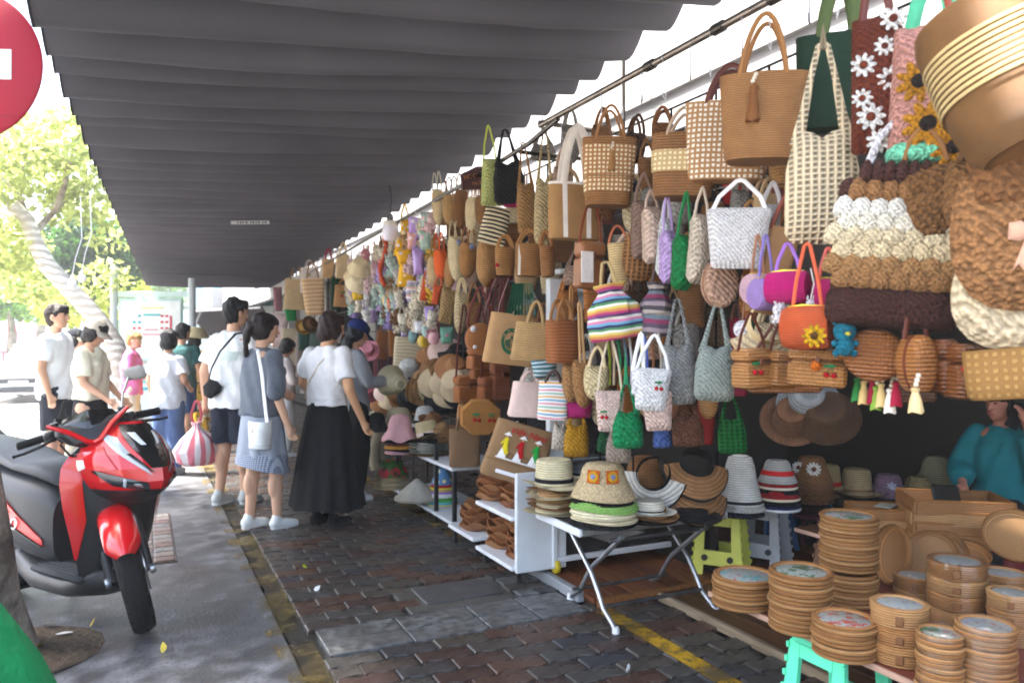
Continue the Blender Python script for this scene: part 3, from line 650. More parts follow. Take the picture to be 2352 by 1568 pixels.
# far stalls / parasols across the street: small colourful shapes
for i, (x, y, z, c, lab) in enumerate([(58, 775, 40, '#d64a6a', 'pink market parasol far down the street'), (20, 778, 44, '#c83a3a', 'red market parasol at the far left of the street'), (84, 768, 46, '#8a6fb0', 'violet market parasol left of the young man')]):
    c_ = at(x, y, z); pr = thing('market_parasol', lab, 'parasol', (c_.x, c_.y, -.13), 0, 'far market parasols')
    M().lathe([(1.1, 2.0), (.8, 2.25), (.05, 2.6), (.02, 2.62)], 10).obj('canopy', mat(c, 'cloth'), pr); M().tube([(0, 0, 0), (0, 0, 2.5)], .03, 6).obj('pole', mat('#c9c9c9', 'paint'), pr)
for i, (x, z, c) in enumerate([(12, 34, '#b03a3a'), (36, 38, '#34506a'), (66, 31, '#e0e0e0')]):
    c_ = at(x, 820, z); mt_ = thing('far_motorbike', ['red', 'blue', 'white'][i] + ' motorbike parked far down the street', 'motorbike', (c_.x, c_.y, -.13), R(20 * i))
    for s_ in (-.6, .6): M().lathe([(.2, -.04), (.28, -.04), (.29, 0), (.28, .04), (.2, .04)], 12, (0, s_, .29), axis='x').obj('wheel', mat('#222222', 'rubber'), mt_)
    M().loft([(.3, .12, .5, 3), (.6, .16, .55, 3), (.8, .13, .4, 3, 0, .12), (.86, .1, .3, 3, 0, .15)], 16).obj('body', mat(c, 'gloss'), mt_); M().tube([(-.33, -.45, 1.0), (0, -.5, 1.05), (.33, -.45, 1.0)], .03, 6).obj('handlebar', mat('#222222', 'rubber'), mt_)
    M().tube([(0, -.5, 1.02), (0, -.6, .3)], .05, 6).obj('fork', mat(c, 'gloss'), mt_)
# LED bulb hung in front of the soft toys
lbp = at(896, 525, 7.2); lb2 = thing('led_bulb', 'large white LED bulb hanging under the awning edge', 'bulb', lbp)
M().lathe([(.01, -.12), (.05, -.115), (.068, -.09), (.072, -.04), (.07, 0.0), (.066, .02)], 24).obj('dome', mat('#e9e6f2', 'plastic'), lb2)
M().lathe([(.068, .02), (.071, .03), (.066, .06), (.03, .075)], 24).obj('collar', mat('#e4ddd2', 'plastic'), lb2)
M().lathe([(.03, .075), (.032, .1), (.024, .13), (.01, .135)], 16).obj('socket', mat('#55565a', 'plastic'), lb2); M().tube([(0, 0, .13), (.02, .02, .3), (.0, .1, .55)], .005, 5).obj('cord', mat('#3a3a3a', 'rubber'), lb2)
# ================================================================ BAG AND HAT KIT
def rect(w, h, r=.02, z0=0, k=4, wt=None):
    wt = wt or w; out = []
    for cx, cz, a0 in ((wt / 2 - r, h - r, 0), (-wt / 2 + r, h - r, 90), (-w / 2 + r, r, 180), (w / 2 - r, r, 270)):
        out += [(cx + r * cos(R(a0 + 90 * i / k)), z0 + cz + r * sin(R(a0 + 90 * i / k))) for i in range(k + 1)]
    return out
def densify(o, n=3):
    r = []
    for i, a in enumerate(o):
        b = o[(i + 1) % len(o)]; L = math.hypot(b[0] - a[0], b[1] - a[1]); k = max(1, int(L / .03))
        r += [(a[0] + (b[0] - a[0]) * j / k, a[1] + (b[1] - a[1]) * j / k) for j in range(k)]
    return r
def cherry(par, p, s):
    x, y, z = p
    M().ball((x - .5 * s, y, z - .5 * s), .42 * s, 10, 7).obj('cherry', mat('#c01420', 'crochet'), par); M().ball((x + .5 * s, y, z - .55 * s), .42 * s, 10, 7).obj('cherry', mat('#c01420', 'crochet'), par)
    M().tube([(x - .5 * s, y, z - .2 * s), (x, y, z + .7 * s), (x + .5 * s, y, z - .2 * s)], .06 * s, 5).obj('stalk', mat('#2c5a34', 'cloth'), par)
    M().puff([(x + .1 * s + cos(a) * .6 * s, z + .8 * s + sin(a) * .25 * s) for a in [k * pi / 5 for k in range(10)]], .08 * s, y).obj('leaf', mat('#1f6a3c', 'cloth'), par)
    M().puff([(x - .5 * s + cos(a) * .5 * s, z + .75 * s + sin(a) * .22 * s) for a in [k * pi / 5 for k in range(10)]], .08 * s, y).obj('leaf', mat('#1f6a3c', 'cloth'), par)
def flower(par, p, r, c, cc, n=10, lay=1):
    x, y, z = p
    for l in range(lay):
        for i in range(n):
            a = 2 * pi * (i + .5 * l) / n; q = r * (.62 - .14 * l); m = M()
            m.puff([(x + cos(a) * q + (cos(t) * cos(a) * .42 - sin(t) * sin(a) * .2) * r, z + sin(a) * q + (cos(t) * sin(a) * .42 + sin(t) * cos(a) * .2) * r) for t in [k * pi / 4 for k in range(8)]], .06 * r, y - .03 * r * l, 2)
            m.obj('petal', mat(c, 'knit'), par)
    M().ball((x, y - .04 * r, z), .34 * r, 10, 6, (1, .35, 1)).obj('flower_centre', mat(cc, 'knit'), par)
def tassel(par, p, L, c, r=.012):
    x, y, z = p
    t = M().lathe([(.3 * r, 0), (.9 * r, -.06 * L), (.8 * r, -.16 * L), (.6 * r, -.2 * L), (1.1 * r, -.5 * L), (1.5 * r, -L), (.2 * r, -L)], 12, p, wob=lambda a, q, zz: .05 * L * sin(9 * a) * (q > r * 1.2)).obj('tassel', mat(c, 'cloth'), par)
    for k in (-1, 0, 1): M().ball((x + k * .3 * r, y - .6 * r, z + .02 + .012 * k), .5 * r, 6, 5).obj('bead', mat('#d9cdb8', 'plastic'), t)
def spot(b, dx):
    x0, y0, x1, y1 = b; p = stall((x0 + x1) / 2, (y0 + y1) / 2, dx); s = depth(p) / FP
    q = stall((x0 + x1) / 2, y1, dx); return q, (x1 - x0) * s, (y1 - y0) * s, s
def strap(t, w, h, L, c, k, r, flat=.35, n=1, spread=.42, dy=0, name='strap', peak=.06, slack=0):
    for i in range(n):
        yy = dy * (i * 2 - 1) if n > 1 else 0; sg = .015 * i
        if slack: pts = [(-w * spread, yy, h * .96)] + [(-w * spread + w * spread * 2 * j / 12, yy, h * .96 + L * sin(pi * j / 12) ** .7) for j in range(1, 12)] + [(w * spread, yy, h * .96)]
        else: pts = [(-w * spread, yy, h * .93), (-w * spread * .75, yy, h + L * .4), (-w * peak, yy * .5, h + L * .96 + sg), (0, yy * .3, h + L + sg), (w * peak, yy * .5, h + L * .96 + sg), (w * spread * .75, yy, h + L * .4), (w * spread, yy, h * .93)]
        M().tube(pts, r, 6, flat, up=(1, 0, 0)).obj(name, mat(c, k), t)
GRP = None; FRONT = []
def bag(shape, label, b, dx, c, k, cat='bag', yaw=0, roll=0, d=None, hp=None, hc=None, hk='leather', hr=.008, tr=.8, s=1.0, c2=None, deco=(), n=2, spread=None, name=None, lump=.004, seed=None, slack=1, grp=None):
    jr = random.Random(label); roll += jr.uniform(-4.5, 4.5) if shape != 'drum' else 0; yaw += jr.uniform(-9, 9); FRONT.append(((b[0] + b[2]) / 2, (b[1] + b[3]) / 2, label)) if dx < .2 else None
    q, w, h, sc = spot(b, dx); t = thing(name or 'bag', label, cat, q, face(q, yaw), grp or GRP)
    t.rotation_euler = (R(roll * .0), R(roll), face(q, yaw)); d = d or .45 * min(w, h); seed = seed if seed is not None else b[0] * .37
    m = mat(c, k, s, c2); hc = hc or c; L = (b[1] - hp) * sc if hp is not None else 0; fy = d / 2
    if shape == 'tote':
        e = 3.2; wb = w * tr; o = M()
        o.loft([(0, wb / 2 * .93, d / 2 * .9, e), (.012, wb / 2, d / 2, e), (h * .25, wb / 2 + (w - wb) / 2 * .3, d / 2 * 1.02, e), (h * .6, wb / 2 + (w - wb) / 2 * .65, d / 2 * .92, e), (h, w / 2, d / 2 * .7, 2.6), (h + .002, w / 2 - .006, d / 2 * .7 - .006, 2.6), (h * .7, w / 2 * .9, d / 2 * .62, 2.6)], 36, fold=lump * 4, seed=seed)
        body = o.obj('bag_body', m, t)
        if L: strap(t, w, h, L, hc, hk, hr, 1 if hr < .012 and hk != 'leather' else .45, n, spread or .26, d * .3, 'handle', slack=slack)
    elif shape == 'bucket':
        wb = w * tr
        M().loft([(0, wb / 2 * .9, d / 2 * .9, 2.2), (.015, wb / 2, d / 2, 2.2), (h * .5, (wb + w) / 4 * 1.03, d / 2 * 1.02, 2.2), (h, w / 2, d / 2, 2.2), (h, w / 2 * .93, d / 2 * .93, 2.2), (h * .6, w / 2 * .88, d / 2 * .88, 2.2)], 30, fold=lump * 3, seed=seed).obj('bag_body', m, t)
        if L: strap(t, w, h, L, hc, hk, hr, 1, n, spread or .4, d * .35, 'handle', slack=slack)
    elif shape == 'moon':
        out = [(w / 2, h * .98), (w * .3, h), (0, h * (.97)), (-w * .3, h), (-w / 2, h * .98)] + [(-w / 2 * cos(a) * (1 + .04 * sin(a)), h * .55 * (1 - sin(a)) + (h * .42) * (1 - sin(a)) * 0) for a in [pi * i / 14 for i in range(0, 15)]]
        out = [(w / 2 * x_, z_) for x_, z_ in [(.86, h), (.4, h), (0, h * .985), (-.4, h), (-.86, h), (-.97, h * .8), (-1, h * .6), (-.97, h * .42), (-.86, h * .25), (-.66, h * .11), (-.36, h * .025), (0, 0), (.36, h * .025), (.66, h * .11), (.86, h * .25), (.97, h * .42), (1, h * .6), (.97, h * .8)]]
        M().puff(densify(out), d / 2, lump=lump, seed=seed).obj('bag_body', m, t)
        if L: strap(t, w, h, L, hc, hk, hr, 1 if hk != 'leather' else .4, n, spread or .3, d * .25, 'handle', slack=slack)
    elif shape == 'round':
        r = w / 2
        M().lathe([(.004, -d / 2 - .006), (r * .5, -d / 2 - .006), (r * .86, -d / 2), (r * .97, -d / 2 + .008), (r, -d / 4), (r, d / 4), (r * .97, d / 2 - .008), (r * .86, d / 2), (.004, d / 2)], 32, (0, 0, h / 2), h / w, axis='y').obj('bag_body', m, t)
        M().lathe([(r * 1.0, -.006), (r * 1.015, 0), (r * 1.0, .006)], 32, (0, 0, h / 2), h / w, axis='y', cap=False).obj('rim_seam', mat(hc if hc != c else '#7a4524', 'cloth'), t)
        if L: strap(t, w, h, L, hc, hk, hr, .4, 1, .45, 0, slack=0)
    elif shape == 'box':
        M().box((0, 0, h * .32), (w, d, h * .64), bev=.012).obj('bag_body', m, t); M().box((0, 0, h * .83), (w * 1.01, d * 1.02, h * .33), bev=.014).obj('lid', m, t)
        M().box((0, -d / 2 - .006, h * .66), (.014, .008, h * .2), bev=.003).obj('clasp', mat('#6a3a22', 'leather'), t)
        if L: strap(t, w, h, L, hc, hk, hr, .4, 1, .46, 0, slack=0)
    elif shape == 'pouch':
        o = densify(rect(w * tr, h, min(w, h) * .09, wt=w)); M().puff(o, d / 2, lump=lump, seed=seed, p=.45).obj('bag_body', m, t)
        if L: strap(t, w, h, L, hc, hk, hr, .5, n if n != 2 else 1, spread or .42, d * .2, slack=0)
    elif shape == 'hobo':       # hanging net or knit bag whose sides run up into the straps
        P_ = [(-.40, 0), (0, -.01), (.40, 0), (.50, .05), (.5, .2), (.49, .36), (.42, .48), (.30, .62), (.22, .8), (.14, 1.0), (.07, 1.0), (.1, .8), (.13, .66), (.0, .5), (-.13, .66), (-.1, .8), (-.07, 1.0), (-.14, 1.0), (-.22, .8), (-.30, .62), (-.42, .48), (-.49, .36), (-.5, .2), (-.5, .05)]
        o = M(); body = [(x * w, z * h) for x, z in [(-.40, 0), (0, -.01), (.40, 0), (.50, .05), (.5, .2), (.49, .36), (.42, .48), (.32, .58), (.12, .56), (0, .53), (-.12, .56), (-.32, .58), (-.42, .48), (-.49, .36), (-.5, .2), (-.5, .05)]]
        o.puff(densify(body), d / 2, lump=lump, seed=seed, p=.4)
        for sg in (-1, 1): o.tube([(sg * .34 * w, 0, .5 * h), (sg * .25 * w, 0, .66 * h), (sg * .16 * w, 0, .84 * h), (sg * .06 * w, 0, h), (0, 0, h * 1.01)], [.1 * w, .065 * w, .045 * w, .04 * w, .035 * w], 8, .5, up=(1, 0, 0))
        o.obj('bag_body', m, t)
        if L: M().tube([(-.03 * w, 0, h * .98), (0, 0, h + L), (.03 * w, 0, h * .98)], hr, 6).obj('loop', mat(hc, 'cloth'), t)
    elif shape == 'sack':       # drawstring backpack
        M().loft([(0, w * .42, d * .42, 3), (.02, w * .47, d * .5, 3), (h * .3, w * .5, d * .52, 2.6), (h * .58, w * .44, d * .42, 2.2), (h * .78, w * .26, d * .26, 2), (h * .86, w * .2, d * .2, 2), (h * .94, w * .27, d * .26, 2), (h, w * .3, d * .3, 2), (h * .9, w * .12, d * .12, 2)], 36, fold=.22, seed=seed).obj('bag_body', m, t)
        M().box((0, -d * .5, h * .55), (w * .62, .02, h * .3), bev=.01, rx=R(-18)).obj('flap', m, t)
        M().tube([(w * .2 * cos(a), d * .2 * sin(a), h * .86) for a in [k * pi / 8 for k in range(16)]], .006, 5, closed=True).obj('drawstring', mat('#3a3a44', 'cloth'), t)
        if L: strap(t, w, h, L, hc, hk, hr, 1, 1, .16, 0, slack=0)
    elif shape == 'drum':       # small coiled rope purse, drum lying on its side
        r = h / 2
        M().lathe([(.004, -w * .5), (r * .9, -w * .48), (r, -w * .38), (r * 1.04, 0), (r, w * .38), (r * .9, w * .48), (.004, w * .5)], 28, (0, 0, r), axis='x').obj('bag_body', m, t)
        M().tube([(-w * .4, -r * .1, h * .98), (-w * .1, 0, h * 1.03), (w * .4, 0, h * .98)], .004, 6).obj('zip', mat('#e6c84a', 'metal'), t)
        if L: strap(t, w, h, L, hc, hk, hr, .4, 1, .3, 0, slack=0)
    for D in deco:
        kd = D[0]
        if kd == 'cherry': cherry(t, (w * D[1], -fy * (D[4] if len(D) > 4 else 1.02), h * D[2]), D[3])
        elif kd == 'flower': flower(t, (w * D[1], -fy * (D[6] if len(D) > 6 else 1.0), h * D[2]), D[3], D[4], D[5], 9, 1)
        elif kd == 'tassel': tassel(t, (w * D[1], -fy * 1.1, h * D[2]), D[3], D[4], D[5] if len(D) > 5 else .012)
        elif kd == 'pom': M().ball((w * D[1], -fy * 1.0, h * D[2]), D[3], 12, 9).obj('pompom', mat(D[4], 'crochet'), t)
        elif kd == 'vstripe':
            for x in D[1]: M().sheet(lambda u, v: ((x + (u - .5) * D[2]) * (w * tr + w * (1 - tr) * v), -fy * (1.05 - .34 * v) - .004, h * (.01 + .98 * v)), 2, 8).obj('stripe', mat(D[3], 'cloth'), t)
        elif kd == 'hband':
            z0, z1, cc, kk = D[1:5]
            Rg = []
            for f in (z0, (z0 + z1) / 2, z1):
                wx = (w * tr + w * (1 - tr) * f) / 2 * 1.015 + .002; hy = d / 2 * (1.03 - .3 * max(0, f - .3)) + .004
                Rg.append((h * f, wx, hy, 3.0))
            M().loft(Rg, 36, (False, False)).obj('band', mat(cc, kk, 1.0, D[5] if len(D) > 5 else None), t)
        elif kd == 'rim':
            M().loft([(h * .965, w / 2 * 1.01, d * .36, 2.6), (h * 1.01, w / 2 * 1.01, d * .36, 2.6)], 36, (False, False)).obj('rim', mat(D[1], 'cloth'), t)
        elif kd == 'bow':
            for sg in (-1, 1): M().puff([(w * D[1] + sg * x * D[3], h * D[2] + z * D[3]) for x, z in ((0, .1), (.5, .5), (1, .4), (1, -.4), (.5, -.5), (0, -.1))], .012, -fy * 1.05).obj('ribbon_loop', mat(D[4], 'cloth'), t); M().puff([(w * D[1] + sg * x * D[3], h * D[2] + z * D[3]) for x, z in ((0, 0), (.25, -.2), (.75, -1.9), (.5, -1.6), (.2, -2))], .006, -fy * 1.0).obj('ribbon_tail', mat(D[4], 'cloth'), t)
    return t, w, h, d
# hats --------------------------------------------------------------------------------------------
def hat_prof(kind, r, h):                    # brim radius r, height h, base of brim at z=0
    if kind == 'fedora': return [(r, .012), (r * .9, .006), (r * .62, .0), (r * .56, .012), (r * .54, h * .55), (r * .5, h * .9), (r * .42, h * .98), (r * .2, h * .93), (.004, h * .92)]
    if kind == 'boater': return [(r, .006), (r * .8, .002), (r * .6, 0), (r * .57, .012), (r * .55, h * .9), (r * .5, h), (r * .3, h * 1.0), (.004, h)]
    if kind == 'bucket': return [(r, 0), (r * .93, h * .14), (r * .78, h * .42), (r * .72, h * .52), (r * .62, h * .86), (r * .52, h * .97), (r * .3, h), (.004, h)]
    if kind == 'cloche': return [(r, 0), (r * .9, h * .1), (r * .7, h * .32), (r * .64, h * .48), (r * .58, h * .74), (r * .44, h * .93), (r * .22, h * .99), (.004, h)]
    if kind == 'floppy': return [(r, 0), (r * .85, h * .16), (r * .6, h * .3), (r * .5, h * .42), (r * .47, h * .7), (r * .38, h * .92), (r * .2, h), (.004, h)]
    if kind == 'tall': return [(r, 0), (r * .93, h * .06), (r * .84, h * .22), (r * .70, h * .52), (r * .60, h * .8), (r * .5, h * .95), (r * .3, h), (.004, h)]
    if kind == 'cone': return [(r, 0), (r * .75, h * .28), (r * .5, h * .55), (r * .25, h * .8), (.01, h)]
    return [(r, 0), (r * .85, .01), (r * .7, .014), (r * .66, h * .5), (r * .5, h * .9), (.004, h)]
def hat(label, p, kind, r, h, c, k='straw', band=None, wave=.0, wn=2, rot=None, rim=None, under=None, cat='hat', grp=None, bw=(.1, .3), sy=.92, name='hat', s=1.0, ph=0):
    t = thing(name, label, cat, p, 0, grp); t.rotation_euler = rot or (0, 0, face(p))
    pr = hat_prof(kind, r, h); wob = (lambda a, q, z: wave * sin(wn * a + ph) * max(0, (q / r - .5)) * 2) if wave else None
    inner = [(q * .97 - .001, z - .004) for q, z in pr[:4]]; full = inner[::-1] + pr
    M().lathe(full, 40, (0, 0, 0), sy, wob, cap=True).obj('hat_body', mat(c, k, s), t)
    def rad(z):
        for (r0, z0), (r1, z1) in zip(pr, pr[1:]):
            if z0 <= z <= z1 and z1 > z0: return r0 + (r1 - r0) * (z - z0) / (z1 - z0)
        return pr[3][0]
    if band:
        z0, z1 = h * bw[0] + .004, h * bw[1]
        M().lathe([(rad(z0) + .003, z0), (rad((z0 + z1) / 2) + .004, (z0 + z1) / 2), (rad(z1) + .003, z1)], 40, (0, 0, 0), sy, cap=False).obj('hat_band', mat(band, 'cloth'), t)
    if rim: M().lathe([(r * .97, pr[0][1] + .006), (r * 1.012, pr[0][1] - .001), (r * .97, pr[0][1] - .008)], 40, (0, 0, 0), sy, wob, cap=False).obj('brim_edge', mat(rim, 'cloth'), t)
    return t
def visor(label, p, r, c, edge, rot, k='straw', grp=None, a=150):
    t = thing('sun_visor', label, 'visor', p, 0, grp); t.rotation_euler = rot
    fn = lambda u, v, o=0: ((r * (.55 + .5 * v)) * cos(R(-90 + (u - .5) * a)), (r * (.55 + .62 * v * sin(pi * (.18 + .64 * u)))) * sin(R(-90 + (u - .5) * a)), -.42 * r * v ** 1.4 * (.4 + .6 * sin(pi * u)) + o)
    M().sheet(lambda u, v: fn(u, v), 26, 8).sheet(lambda u, v: fn(u, v, .004), 26, 8).obj('visor_brim', mat(c, k), t)
    M().tube([fn(u / 20, 1) for u in range(21)], .006, 6).obj('brim_edge', mat(edge, 'cloth'), t)
    M().lathe([(r * .56, -.01), (r * .57, .03), (r * .54, .045)], 30, cap=False).obj('head_band', mat(edge, 'cloth'), t)
    return t
# ================================================================ BAGS HANGING ALONG THE STALL FRONT
TAN, BRN, CRM, LEA = '#b98a56', '#8a5a34', '#dcc7a0', '#7a3418'
GRP = 'bags hanging from the front rails'
# -- top row, left to right
bag('tote', 'brown basket bag with rows of cream squares, tassel and rope handles', (1333, 320, 1458, 476), 0, '#a06f42', 'straw', tr=.82, hp=243, hc='#9a6a40', hk='cloth', hr=.007, d=.15, deco=[('hband', .2, .40, '#a06f42', 'basket', '#e6d6b2'), ('hband', .42, .88, '#a06f42', 'basket', '#e6d6b2'), ('tassel', .02, .78, .10, '#9a6d3e')])
bag('tote', 'brown straw tote with one wide cream woven band and leather grips', (1490, 312, 1642, 458), .02, '#96683f', 'straw', tr=.86, hp=250, hc='#b39b84', hk='cloth', hr=.008, d=.17, deco=[('hband', .38, .72, '#b89a6a', 'basket', '#e2d2aa')])
bag('tote', 'white and brown chevron weave tote behind the plain tan basket', (1566, 238, 1768, 418), .10, '#a87c50', 'basket', c2='#ece4d4', tr=.84, hp=152, hc='#5a2416', hr=.011, d=.13, roll=4)
bag('tote', 'plain tan felted basket bag with tall rope handles and tassel', (1646, 176, 1842, 374), -.03, '#a87748', 'straw', tr=.8, hp=38, hc='#9c6c3e', hk='cloth', hr=.009, d=.16, s=.7, deco=[('tassel', -.08, .82, .13, '#7a4c26', .016)])
bag('tote', 'dark green cloth tote with olive webbing straps by the top edge', (1826, 84, 2010, 300), .22, '#13301f', 'cloth', tr=.9, hp=-60, hc='#56663c', hk='cloth', hr=.022, d=.12, spread=.2)
bag('hobo', 'long cream netted shoulder bag drooping to a point at top', (1806, 106, 1968, 558), -.06, '#d8c4a0', 'net', d=.13, hp=60, hc='#8a7a60')
t, w, h, d = bag('pouch', 'rust brown bag covered in white crochet daisies', (1968, 40, 2074, 352), -.04, '#6a2a12', 'knit', tr=1.15, hp=-60, hc='#5c220e', hr=.012, d=.1, yaw=14, spread=.3,
    deco=[('flower', .28, .93, .037, '#f1ece2', '#6a2c16'), ('flower', -.32, .62, .036, '#f1ece2', '#7a3418'), ('flower', .2, .50, .04, '#f1ece2', '#5c2412'), ('flower', -.2, .24, .041, '#f1ece2', '#7a3418'), ('flower', -.36, .38, .03, '#f1ece2', '#7a3418'), ('flower', -.05, .06, .036, '#f1ece2', '#6a2c16'), ('flower', .1, .74, .03, '#f1ece2', '#6a2c16')])
t, w, h, d = bag('pouch', 'pink bag with crochet sunflowers and a mint green bottom', (2042, 60, 2196, 372), -.01, '#c98f80', 'knit', tr=1.0, hp=-60, hc='#4fae86', hr=.02, d=.12, hk='cloth', spread=.28,
    deco=[('flower', -.1, .55, .062, '#b57a14', '#1d100a'), ('flower', .05, .24, .068, '#c98a18', '#1d100a'), ('flower', .4, .06, .06, '#b57a14', '#1d100a'), ('flower', .42, .75, .05, '#b57a14', '#1d100a')])
M().puff(densify(rect(w * 1.03, h * .17, .03)), d / 2 * 1.06, p=.4).obj('mint_bottom', mat('#7fdcb4', 'knit'), t, loc=(0, 0, -.012))
# big striped straw drum at the right edge
p = stall(2338, 160, -.14); t = thing('bag', 'large tan straw drum bag with fine cream stripes at top right', 'bag', p, 0, GRP); t.rotation_euler = (R(-6), R(-19), face(p, 0)); t.scale = (1.06, 1.06, 1.06)
M().loft([(-.20, .09, .08, 2.2), (-.197, .135, .115, 2.2), (-.17, .158, .138, 2.2), (-.10, .170, .150, 2.2), (0, .176, .156, 2.2), (.12, .178, .158, 2.2), (.155, .17, .15, 2.2), (.157, .15, .13, 2.2), (.1, .14, .12, 2.2)], 48).obj('bag_body', mat('#7d5831', 'coil', .35), t)
for i in range(9): M().loft([(-.055 + i * .0145, .1795, .1595, 2.2), (-.049 + i * .0145, .1805, .1605, 2.2), (-.0465 + i * .0145, .1795, .1595, 2.2)], 48, (False, False)).obj('stripe', mat('#b8a06e', 'cloth'), t)
for sg in (-1, 1): M().tube([(-.08, sg * .1, .15), (-.06, sg * .08, .3), (0, sg * .05, .4), (.06, sg * .08, .3), (.08, sg * .1, .15)], .008, 8).obj('handle', mat('#7a2c16', 'leather'), t)
# -- raffia group below it
bag('moon', 'shaggy brown raffia half moon bag with pale rim, left of two', (2066, 372, 2215, 566), -.02, '#7d5630', 'knit', s=1.3, d=.12, hp=290, hc='#8a6038', hk='cloth', hr=.008, lump=.012)
M
bag('moon', 'shaggy brown raffia half moon bag, right one with braided rim', (2168, 366, 2340, 560), -.07, '#835a32', 'knit', s=1.3, d=.13, hp=300, hc='#6a4726', hk='cloth', hr=.01, lump=.012)
bag('moon', 'big light brown raffia bag with a dusty pink ribbon bow', (2192, 400, 2470, 716), -.10, '#9a6c42', 'knit', s=1.4, d=.12, lump=.012, deco=[('bow', .08, .56, .05, '#c89a80')])
bag('moon', 'cream raffia bag with scalloped bottom edge at the right', (2194, 600, 2440, 806), -.05, '#d9c5a2', 'crochet', s=1.2, d=.12, lump=.01)
bag('pouch', 'large brown raffia flap bag in the top right corner', (2230, 300, 2420, 480), -.13, '#8a5c34', 'knit', s=1.5, d=.10, lump=.012, hp=240)
# shell stitch bag in bands, each shell a puff
q, w, h, sc = spot((1898, 400, 2182, 756), -.08)
t = thing('bag', 'big shell stitch crochet bag banded white, cream, tan and dark brown', 'bag', q, face(q, 6), GRP); t.rotation_euler = (0, R(5), face(q, 6))
M().puff(densify(rect(w * .93, h * .97, .03)), .05, p=.4).obj('bag_body', mat('#4a2c22', 'knit'), t)
rows = [(.97, .60, '#4a2a22'), (.86, .82, '#9a6d42'), (.74, .9, '#f0ebdd'), (.655, .96, '#efe6d0'), (.57, 1.0, '#e2cfa8'), (.48, 1.0, '#dcc69c'), (.385, .98, '#a57a4c'), (.30, .97, '#9c7044')]
for z, f, c in rows:
    nn = 7; o = M()
    for i in range(nn):
        x = (i + .5 * (rows.index((z, f, c)) % 2) - (nn - .5) / 2) * w * f / nn
        o.puff([(x + cos(a) * w * f / nn * .66, h * z + (sin(a) * (.085 if sin(a) > 0 else .07) - .012 * cos(2 * a)) * h) for a in [k * pi / 6 for k in range(12)]], .016, -.047 - .002 * (i % 2), 3, lump=.003, seed=i + z * 9)
    o.obj('shell_row', mat(c, 'knit', .8), t)
M().puff(densify(rect(w * .98, h * .27, .04)), .062, -.002, p=.35, lump=.004).obj('bottom_band', mat('#3f2119', 'knit'), t)
M().tube([(-w * .3, 0, h * .95), (-w * .2, 0, h + .1), (0, 0, h + .2), (w * .2, 0, h + .1), (w * .3, 0, h * .95)], .012, 8, .5).obj('handle', mat('#e7e3e4', 'knit'), t)
# -- second row, middle
def K(lab, b, dx, c, k='knit', shape='pouch', **o): return bag(shape, lab, b, dx, c, k, **o)
K('taupe ribbed knit bag hanging narrow left of the blush one', (1450, 462, 1516, 596), .02, '#8f7264', hp=400, d=.10, yaw=40, tr=1.1)
K('blush pink knit bag between the taupe and white ones', (1480, 476, 1528, 606), -.02, '#d3b7a2', 'crochet', hp=440, d=.09, yaw=45, tr=1.2)
K('narrow white knit bag seen edge on beside the lilac one', (1508, 500, 1534, 636), -.03, '#dedcda', hp=446, d=.07, yaw=50, tr=1.1)
K('lilac knit bag hanging left of the bright green one', (1519, 530, 1556, 652), -.03, '#bfa0d0', 'crochet', hp=440, d=.08, yaw=45, tr=1.1)
K('bright green chunky knit bag with long green straps', (1541, 540, 1586, 668), -.05, '#117a3c', 'knit', hp=440, d=.10, yaw=40, tr=.9, s=1.4)
K('cream knit bag with finger like folds beside white quilted bag', (1576, 492, 1630, 654), -.02, '#dfccb4', hp=430, d=.08, yaw=40, tr=1.15)
K('square white quilted knit bag with white top loops', (1618, 478, 1762, 618), -.05, '#e9e3de', 'knit', hp=415, hc='#e6e0dc', hk='cloth', d=.07, roll=5, s=.7)
K('pale grey knit bag partly hidden behind the white quilted one', (1744, 470, 1790, 558), .1, '#b7b0ac', hp=420, d=.06)
K('tan linen tote hanging slanted behind the pink drum purses', (1700, 520, 1790, 720), .04, '#96704a', 'jute', 'tote', roll=16, d=.06, hp=430, hc=LEA, hr=.008)
bag('round', 'blush plaited hat shaped bag under the white quilted bag', (1614, 596, 1694, 708), .0, '#c29a80', 'crochet', d=.08, yaw=20)
bag('moon', 'brown open net raffia bag above the rainbow backpack', (1424, 540, 1508, 648), .02, '#8f6238', 'net', d=.09, hp=490, hc='#8a5a34', hk='cloth', lump=.008)
bag('bucket', 'small cream straw bucket bag with orange leather ring handle', (1400, 560, 1450, 650), .0, '#d8b982', 'straw', d=.08, hp=516, hc='#a8562a', hr=.006, n=1, spread=.45)
bag('box', 'brown leather box bag with white canvas front panel', (1318, 556, 1384, 664), .0, '#8d5a34', 'leather', d=.09, hp=440, hc='#8a3a18', hr=.007, yaw=35, deco=[])
o_ = COL.objects[-1]
q, w, h, sc = spot((1332, 578, 1366, 650), -.06); M().box((0, 0, h / 2), (w, .006, h), bev=.002).obj('bag', mat('#e6dcd4', 'cloth'), None, False, q, face(q, 35), label='white canvas purse strapped in front of the brown leather box bag', cat='purse', group=GRP)
bag('tote', 'tan jute tote with white ribbon stripes and white rim', (1256, 424, 1384, 552), .03, '#a57c4e', 'jute', tr=.95, hp=290, hc='#e3d8cc', hk='cloth', hr=.02, d=.12, yaw=10, roll=4, deco=[('vstripe', (-.25, .2), .09, '#e9e0d6'), ('rim', '#e9e0d6')])
bag('hobo', 'black knit shoulder bag hanging beside the lime green one', (1136, 300, 1208, 468), .0, '#0f0f11', 'knit', d=.09)
bag('pouch', 'lime green knit sock shaped bag next to the black bag', (1112, 366, 1150, 474), -.05, '#cdd483', 'knit', tr=1.5, hp=290, hc='#c3d050', hk='cloth', hr=.006, d=.1, yaw=30)
